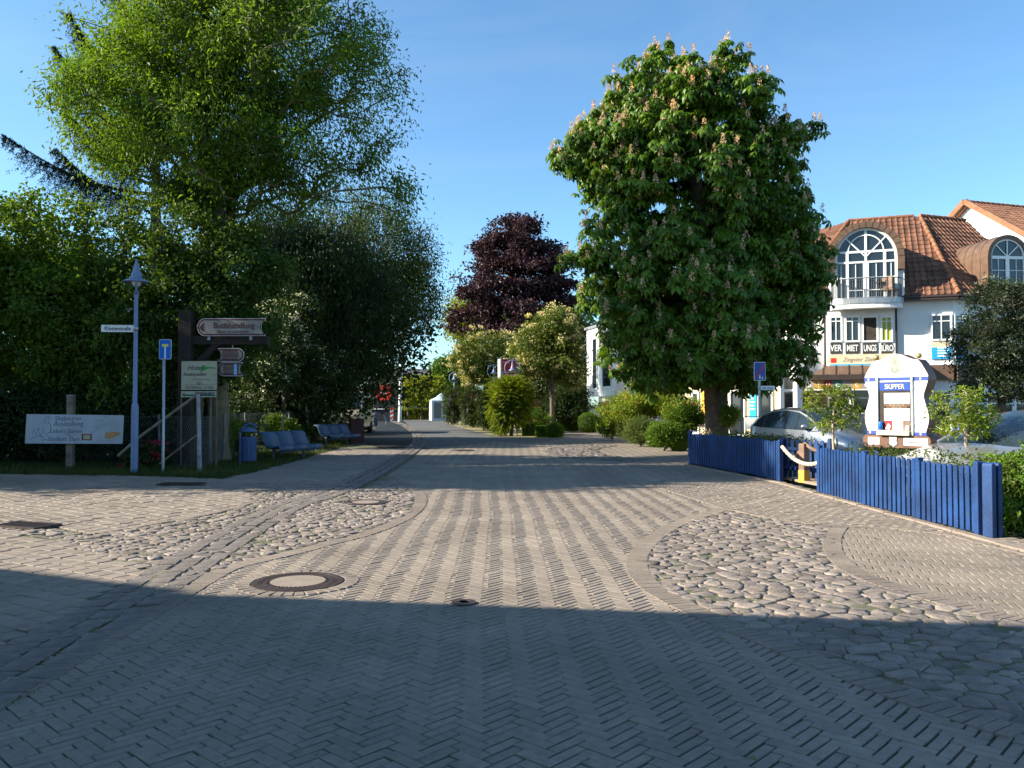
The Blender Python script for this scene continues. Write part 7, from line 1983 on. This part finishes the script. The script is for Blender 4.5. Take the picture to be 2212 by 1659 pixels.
# balcony
zb_ = zbot - .02; rb = rw + .20
def arcp(r_, d_, n=14): return [(uc + r_ * cos(pi * i / n), d_ + (.62 * sin(pi * i / n) ** .8) * (r_ / rb)) for i in range(n + 1)]
mb = MB(); mb.M = Mh; pl = arcp(rb, dd - .1); vs = [(a, b, zb_ - .32) for a, b in pl] + [(a, b, zb_) for a, b in pl]; n = len(pl)
mb.add(vs, [tuple(range(n))[::-1], tuple(range(n, 2 * n))] + [(i, (i + 1) % n, (i + 1) % n + n, i + n) for i in range(n)]); bal = mb.obj('balcony_slab', M['house_white'], house)
mb = MB(); mb.M = Mh; pl2 = arcp(rb + .03, dd - .1); 
for a, b in zip(pl2[:-1], pl2[1:]): mb.bar((a[0], a[1], zb_ - .02), (b[0], b[1], zb_ - .02), .03, .22)
mb.obj('edge_flashing', M['steel'], bal)
zr = zb_ + .92
mb = MB(); mb.M = Mh; mb.tube([(a, b, zr) for a, b in arcp(rb - .04, dd - .1, 24)], .022, 6); mb.obj('handrail', M['rail_grey'], bal)
mb = MB(); mb.M = Mh; mb.tube([(a, b, zb_ + .12) for a, b in arcp(rb - .04, dd - .1, 24)], .014, 6); mb.obj('lower_rail', M['steel'], bal)
pp = arcp(rb - .04, dd - .1, 46)
for i, (a, b) in enumerate(pp):
    mb = MB(); mb.M = Mh; mb.tube([(a, b, (zb_ - .25) if i % 9 == 5 else zb_ + .12), (a, b, zr)], .018 if i % 9 == 5 else .008, 5); mb.obj('baluster', M['rail_grey'], bal)
# table and chair on the balcony
tc_ = FA.M @ Vector((uc + rw * .45, dd + .26, zb_))
t = T('balcony_table', 'small dark round table on the balcony behind the railing', 'table', tc_); mb = MB(); mb.lathe([(.001, .72), (.20, .72), (.20, .745), (.001, .75)], 16); mb.obj('table_top', M['gutter'], t)
mb = MB(); mb.tube([(0, 0, 0.02), (0, 0, .72)], .025, 8); mb.lathe([(.001, 0), (.18, 0), (.18, .02), (.001, .03)], 12); mb.obj('stem', M['gutter'], t)
tc_ = FA.M @ Vector((uc + rw * .78, dd + .18, zb_)); t = T('balcony_chair', 'dark wicker chair beside the small table on the balcony', 'chair', tc_, radians(120))
mb = MB(); mb.box(-.24, .24, -.24, .24, .40, .45); mb.obj('seat', M['post_brown'], t); mb = MB(); mb.box(-.24, .24, .21, .25, .46, .95); mb.obj('backrest', M['post_brown'], t, .02)
for sx in (-.21, .21):
    for sy in (-.21, .21): mb = MB(); mb.tube([(sx, sy, 0), (sx, sy, .40)], .018, 6); mb.obj('leg', M['post_brown'], t)
# corner bay windows on the shaded side
for fac, x0, x1 in ((FA, 1290, 1470), (FC, 1484, 1620)):
    w_, _ = win(fac, Z6(x0, 0)[0], Z6(x1, 0)[0], Z6(0, 1155)[1], Z6(0, 1372)[1], .03, house, HO, nx=2, split=.27)
    u0, z1 = fac.px(*Z6(x0 + 8, 1385), .03); u1, z0 = fac.px(*Z6(x1 - 8, 1525), .03)
    ab = fac.box('advert_panel', M['ad_cream'], house, u0, u1, .002, .05, z0, z1, HO)
    q = MB(); q.M = Matrix.Translation(-HO) @ fac.M; q.box(u0, u1, .051, .056, z0, z0 + (z1 - z0) * .68); q.obj('blue_field', M['ad_blue'], ab)
    q = MB(); q.M = Matrix.Translation(-HO) @ fac.M
    for j in range(4): q.box(u0 + (u1 - u0) * .3, u0 + (u1 - u0) * (.85 - .1 * (j % 2)), .057, .059, z0 + .1 + j * .11, z0 + .15 + j * .11)
    q.obj('printed_lines', M['upvc'], ab)
    u0, z1 = fac.px(*Z6(x0 - 5, 1578), .03); u1 = fac.px(*Z6(x1 + 6, 1578), .03)[0]
    fac.box('fascia', M['copper_brown'], house, u0, u1 if fac is FA else FC.L, .002, .25, z1 - .62, z1, HO)
# shopfront under the fascia
u0 = FA.px(*Z6(1290, 1600))[0]
for fac, a, b_, k in ((FA, u0, FA.L - .05, 1), (FC, .1, FC.L, 5)):
    W_ = (b_ - a) / k
    for j in range(k):
        q = MB(); q.M = Matrix.Translation(-HO) @ fac.M; x0, x1 = a + W_ * j, a + W_ * (j + 1)
        for (c0, c1, e0, e1) in ((x0 + .02, x0 + .1, .2, 2.15), (x1 - .1, x1 - .02, .2, 2.15), (x0 + .1, x1 - .1, .2, .28), (x0 + .1, x1 - .1, 2.07, 2.15), (x0 + .1, x1 - .1, 1.6, 1.66)): q.box(c0, c1, .002, .07, e0, e1)
        s_ = q.obj('shop_window', M['upvc'], house); q = MB(); q.M = Matrix.Translation(-HO) @ fac.M; q.box(x0 + .1, x1 - .1, .003, .01, .28, 2.07); q.obj('pane', M['pane_dark'], s_)
# canopy with the coloured square lettering
zc1 = FA.px(*Z6(600, 1578), .5)[1]
cu0 = FA.px(1748, 800, .9)[0]; cu1 = FA.px(*Z6(1278, 1600), .0)[0]; zf = FA.px(1800, 809, 1.1)[1]
mb = MB(); mb.M = Mh
mb.add([(cu0 + .7, .125, zc1), (cu1, .125, zc1), (cu1, 1.1, zf), (cu0, 1.1, zf), (cu0, .125, zf)], [(0, 1, 2, 3), (0, 3, 4)]); cp = mb.obj('canopy_roof', M['copper_brown'], house)
for j in range(9):
    u = cu0 + .55 + (cu1 - cu0 - .6) * j / 8; mb = MB(); mb.M = Mh; mb.bar((u, .13, zc1 + .02), (u - .02, 1.1, zf + .02), .03, .04); mb.obj('standing_seam', M['gutter'], cp)
FA.box('canopy_fascia', M['gutter'], house, cu0 - .02, cu1, .95, 1.12, zf - .22, zf - .005, HO)
zs1 = zf - .225; zs0 = zs1 - .38
sqs = [('b', 'sq_grey'), ('l', 'sq_gold'), ('u', 'sq_red'), ('e', 'sq_green'), ('', 'sq_grey'), ('c', 'sq_gold'), ('o', 'sq_grey'), ('a', 'sq_red'), ('s', 'sq_green'), ('t', 'sq_gold')]
sw = (FA.px(1850, 825, 1.0)[0] - FA.px(1735, 825, 1.0)[0]) / 5.6
us = FA.px(1738, 825, 1.0)[0]
for j, (ch, mm) in enumerate(sqs):
    if us + sw * (j + 1) > cu1 + .3: break
    sq = FA.box('letter_square', M[mm], house, us + sw * j, us + sw * (j + 1) - .002, .93, .98, zs0, zs1, HO)
    if ch: text(ch, .36, M['upvc'], sq, Mh @ Matrix.Translation((us + sw * (j + .5), .984, zs0 + .09)) @ Matrix.Rotation(pi / 2, 4, 'X'), align='CENTER')
FA.box('sign_edge', M['upvc'], house, us, cu1, .92, .99, zs0 - .05, zs0 - .002, HO)
# boarded wall and shop glazing below the canopy
ua, ub_ = FA.px(1735, 870, .1)[0], FA.px(1768, 870, .1)[0]
for j in range(12):
    FA.box('cladding_board', M['wood_clad'], house, ua, ub_ + .35, .002, .05 + .004 * (j % 2), .15 + j * .185, .15 + (j + 1) * .185 - .012, HO)
for j in range(4):
    x0 = ub_ + .36 + j * .95; x1 = x0 + .93
    q = MB(); q.M = Mh
    for (c0, c1, e0, e1) in ((x0, x0 + .08, .1, 2.3), (x1 - .08, x1, .1, 2.3), (x0 + .08, x1 - .08, .1, .2), (x0 + .08, x1 - .08, 2.2, 2.3), (x0 + .08, x1 - .08, 1.82, 1.9)): q.box(c0, c1, .002, .07, e0, e1)
    s_ = q.obj('shop_window', M['upvc'], house); q = MB(); q.M = Mh; q.box(x0 + .08, x1 - .08, .003, .01, .2, 2.2); q.obj('pane', M['pane_dark'], s_)
# round-headed dormer on the shaded slope
D0 = V(*Z6(1922, 720), 33.6)
FD = Fac((D0.x - 1.0, D0.y - .12 + .2), (D0.x + 1.0, D0.y + .12 + .2))
ul, _ = FD.px(*Z6(1780, 700)); ur, _ = FD.px(*Z6(2064, 700)); uc2 = (ul + ur) / 2; r2 = (ur - ul) / 2
zc2 = FD.px(*Z6(1920, 680))[1]; zt2 = FD.px(*Z6(1920, 532))[1]; zb2 = FD.px(*Z6(1920, 905))[1]; rh2 = zt2 - zc2
M2 = Matrix.Translation(-HO) @ FD.M
def arch2(a, b, zb, n=14): return [(uc2 + a, zb)] + [(uc2 + a * cos(pi * i / n), zc2 + b * sin(pi * i / n)) for i in range(n + 1)] + [(uc2 - a, zb)]
ou = arch2(r2 + .16, rh2 + .16, zb2 - .05); inn = arch2(r2, rh2, zb2 - .05); n = len(ou)
mb = MB(); mb.M = M2; vs = [(a, .12, b) for a, b in ou] + [(a, .12, b) for a, b in inn] + [(a, -3.4, b) for a, b in ou] + [(a, -.05, b) for a, b in inn]; fs = []
for i in range(n - 1): fs += [(i, i + 1, n + i + 1, n + i), (2 * n + i, 2 * n + i + 1, i + 1, i), (n + i, n + i + 1, 3 * n + i + 1, 3 * n + i)]
mb.add(vs, fs); dm = mb.obj('dormer_cladding', M['copper_brown'], house)
for j in range(6):
    mb = MB(); mb.M = M2; pts = [(a * 1.0, -.35 - j * .5, b) for a, b in arch2(r2 + .165, rh2 + .165, zb2)]; mb.tube(pts, .014, 5); mb.obj('standing_seam', M['gutter'], dm)
wf = MB(); wf.M = M2; o_, i_ = arch2(r2, rh2, zb2, 14), arch2(r2 - .07, rh2 - .07, zb2, 14); n = len(o_)
vs = [(a, .05, b) for a, b in o_] + [(a, .05, b) for a, b in i_] + [(a, 0, b) for a, b in o_] + [(a, 0, b) for a, b in i_]; fs = []
for i in range(n - 1): fs += [(i, i + 1, n + i + 1, n + i), (n + i, n + i + 1, 3 * n + i + 1, 3 * n + i)]
wf.add(vs, fs)
for s_ in (-1, 0, 1):
    wf.bar((uc2, .03, zc2), (uc2 + s_ * r2 * .68, .03, zc2 + rh2 * (.68 if s_ else .97)), .04, .03, up=(0, 1, 0))
wf.box(uc2 - r2, uc2 + r2, .006, .048, zc2 - .09, zc2 + .03); wf.box(uc2 - .08, uc2 + .08, .007, .049, zb2, zc2); wf.box(uc2 - r2, uc2 + r2, .006, .048, zb2, zb2 + .08)
for s_ in (-1, 1): wf.box(uc2 + s_ * r2 * .52 - .012, uc2 + s_ * r2 * .52 + .012, .006, .03, zb2, zc2); wf.box(min(uc2, uc2 + s_ * r2), max(uc2, uc2 + s_ * r2), .0062, .0295, (zb2 + zc2) / 2 - .012, (zb2 + zc2) / 2 + .012)
aw = wf.obj('arched_window', M['upvc'], house); pb = MB(); pb.M = M2; ap = arch2(r2 - .01, rh2 - .01, zb2); pb.add([(a, .002, b) for a, b in ap], [tuple(range(len(ap)))]); pb.obj('pane', M['pane_dark'], aw)
pb = MB(); pb.M = M2; pb.box(uc2 - r2 - .14, uc2 + r2 + .14, -2, -.01, zb2 - .4, zb2 - .002); pb.obj('dormer_base', M['copper_brown'], house)
# gabled wing behind
apx = np.array((23.6, 42.5, 12.0)); rdir = np.array((.95, .31, 0)); rdir /= np.linalg.norm(rdir); pd = np.array((rdir[1], -rdir[0], 0))
wing = T('house', 'taller gabled wing with orange verge and white gable wall behind the corner house', 'house', (23.6, 42.5, -.03))
wo_ = np.array((23.6, 42.5, -.03))
e1 = apx + pd * 9.0 - np.array((0, 0, 6.2)); e2 = apx - pd * 9.0 - np.array((0, 0, 6.2))
tile_roof([tuple(e1 - rdir * .25), tuple(e1 + rdir * 12), tuple(apx + rdir * 12), tuple(apx - rdir * .25)], wing, wo_)
tile_roof([tuple(e2 + rdir * 12), tuple(e2 - rdir * .25), tuple(apx - rdir * .25), tuple(apx + rdir * 12)], wing, wo_)
for e_ in (e1, e2): 
    a = apx - rdir * .3 - wo_; b = e_ - rdir * .3 - wo_; mb = MB(); mb.bar(tuple(a + np.array((0, 0, .03))), tuple(b + np.array((0, 0, .03))), .22, .26); mb.obj('verge', M['tile_hip'], wing)
g0 = apx - np.array((0, 0, .15)) - wo_; gA = e1 - wo_ - np.array((0, 0, .1)) - pd * .4; gB = e2 - wo_ + pd * .4 - np.array((0, 0, .1))
mb = MB(); dn = lambda p: (p[0], p[1], 0.0)
vs = [tuple(g0), tuple(gA), dn(gA), dn(gB), tuple(gB)]; vs2 = [tuple(np.array(p) + rdir * 11.5) for p in vs]
mb.add(vs + vs2, [(0, 1, 2, 3, 4), (9, 8, 7, 6, 5), (1, 6, 7, 2), (4, 3, 8, 9)]); mb.obj('wall', M['house_white'], wing)
hip(tuple(apx), tuple(apx + rdir * 12), wing, wo_, .09)
# far left gable peeking behind the chestnut
# ---- low shop row behind the chestnut
shop = T('shop_building', 'cream shop row with open glass doors seen under the chestnut', 'building', (11.0, 42, -.03)); SO = Vector((11.0, 42, -.03))
FS = Fac((9.0, 43.4), (11.72, 35.95))
FS.box('wall', M['house_cream'], shop, 0, FS.L, -.3, 0, 0, 2.75, SO); FS.box('flat_roof', M['gutter'], shop, -.1, FS.L, -.32, .1, 2.751, 2.86, SO)
FS.box('fascia', M['ad_blue'], shop, FS.px(1560, 830, .1)[0], FS.px(1610, 830, .1)[0], .051, .12, 2.75, 3.1, SO)
for x0, x1, y0, y1, nm in ((1578, 1612, 844, 915, 'glass_door'), (1640, 1672, 846, 915, 'shop_window'), (1690, 1733, 845, 912, 'shop_window'), (1497, 1512, 845, 912, 'glass_door')):
    u0, z1 = FS.px(x0, y0); u1 = FS.px(x1, y0)[0]; z1 = 2.25
    q = MB(); q.M = Matrix.Translation(-SO) @ FS.M
    for (c0, c1, e0, e1_) in ((u0, u0 + .1, .05, z1), (u1 - .1, u1, .05, z1), (u0 + .1, u1 - .1, .05, .18), (u0 + .1, u1 - .1, z1 - .12, z1)): q.box(c0, c1, .002, .09, e0, e1_)
    s_ = q.obj(nm, M['upvc'], shop); q = MB(); q.M = Matrix.Translation(-SO) @ FS.M; q.box(u0 + .1, u1 - .1, .003, .012, .18, z1 - .12); q.obj('pane', M['pane_dark'], s_)
for x0, x1, z0, z1, m, nm in ((1617, 1631, .9, 2.3, 'ad_blue', 'blue_banner'), (1514, 1522, .5, 2.2, 'ad_orange', 'orange_banner'), (1545, 1552, 1.3, 2.0, 'post_brown', 'picture_frame')):
    u0 = FS.px(x0, 870, .1)[0]; u1 = FS.px(x1, 870, .1)[0]; bn_ = FS.box(nm, M[m], shop, u0, u1, .002, .05, z0, z1, SO)
    if nm == 'blue_banner':
        q = MB(); q.M = Matrix.Translation(-SO) @ FS.M
        for j in range(5): q.box(u0 + .06, u1 - .1 - .05 * (j % 2), .051, .054, z0 + .45 + j * .16, z0 + .51 + j * .16)
        q.obj('printed_lines', M['upvc'], bn_)
for (x, lab) in ((1693, 'white posts framing the shop entrance, left one'), (1724, 'white posts framing the shop entrance, one nearest the wooden wall')):
    pass
for x in (1686, 1722):
    u = FS.px(x, 870, 1.0)[0]; FS.box('entrance_post', M['upvc'], shop, u - .12, u + .12, .9, 1.1, 0, 2.75, SO)
FS.box('entrance_roof', M['upvc'], shop, FS.px(1640, 870, 1)[0], FS.L, .1, 1.2, 2.751, 2.9, SO)
# postcard stands in front of the shops
for (x, Y, lab) in ((1628, 36.0, 'white-boarded display stand with black tube frame nearest the car roof'), (1508, 38.5, 'white-boarded display stand with black tube frame left of the chestnut trunk')):
    b = gb(x, Y); t = T('display_stand', lab, 'display stand', b, radians(-15)); mb = MB()
    mb.tube([(-.42, 0, 0), (-.42, 0, 1.05), (-.38, 0, 1.1), (.38, 0, 1.1), (.42, 0, 1.05), (.42, 0, 0)], .02, 6); mb.obj('tube_frame', M['plastic_black'], t)
    mb = MB(); mb.box(-.38, .38, -.02, .02, .55, 1.04); o = mb.obj('board', M['upvc'], t)
    mb = MB(); mb.box(-.1, .3, -.024, -.0205, .72, .76); mb.box(-.1, .3, -.024, -.0205, .62, .65); mb.obj('red_print', M['poster_red'], o)
# mannequin torso
b = gb(1705, 37.0); t = T('mannequin', 'pale headed mannequin torso standing outside the shop behind the silver hatchback', 'mannequin', b, radians(10))
pmat('mannequin_skin', (0.62, 0.60, 0.46), .5, .03)
mb = MB(); prof = [(.001, .95), (.14, .96), (.15, 1.05), (.125, 1.2), (.15, 1.35), (.185, 1.46), (.17, 1.53), (.09, 1.58), (.05, 1.61), (.05, 1.66), (.075, 1.70), (.092, 1.76), (.092, 1.82), (.07, 1.88), (.001, 1.905)]
mb.lathe(prof, 20); mb.v = [(x * (1.35 if z < 1.6 else 1.0), y * .75 + (-.02 if z > 1.6 else 0), z) for x, y, z in mb.v]; mb.obj('torso', M['mannequin_skin'], t)
mb = MB(); mb.tube([(0, 0, 0.02), (0, 0, .96)], .02, 8); mb.lathe([(.001, 0), (.18, 0), (.18, .02), (.001, .03)], 14); mb.obj('stand', M['steel'], t)
# ---- white modern house in the middle distance
wh_ = T('house', 'modern white house with tall narrow windows left of the chestnut', 'house', (9.5, 54, -.03)); WO = Vector((9.5, 54, -.03))
F1 = Fac((V(1268, 873, 56).x, 56), (V(1330, 873, 50).x, 50)); F2 = Fac((V(1330, 873, 50).x, 50), (V(1500, 873, 52).x, 52))
for fac, m in ((F1, 'a'), (F2, 'b')):
    fac.box('upper_wall', M['house_white'], wh_, 0 if m == 'a' else .002, fac.L, -.4, 0, 2.1, 6.6, WO)
F1.box('lower_wall', M['house_white'], wh_, F1.px(1285, 880)[0], F1.L, -.8, -.25, 0, 2.099, WO); F2.box('lower_wall', M['house_white'], wh_, .002, F2.L, -.4, -.2, 0, 2.099, WO)
for x0, x1, y0, y1 in ((1280, 1291, 730, 842), (1301, 1322, 730, 838)):
    win(F1, x0, x1, y0, y1, .002, wh_, WO, nx=1, split=0, fr=.12)
win(F1, 1303, 1322, 868, 916, -.25, wh_, WO, nx=2, split=.22, fr=.1)
for x0 in (1345, 1385, 1425): win(F2, x0, x0 + 24, 735, 800, .002, wh_, WO, nx=2, split=.25); win(F2, x0, x0 + 24, 850, 905, -.2, wh_, WO, nx=2, split=.25)
F1.box('roof_edge', M['steel'], wh_, -.15, F1.L, -1, .15, 6.601, 6.75, WO); F2.box('roof_edge', M['steel'], wh_, .01, F2.L, -1, .15, 6.602, 6.75, WO)
# lower houses filling behind the chestnut to the corner house
gable_house('white house with dark tiled roof behind the chestnut crown', 1600, 58, 14, 9, 5.6, 9.4, M['house_white'], M['tile_hip'], radians(6), 4)
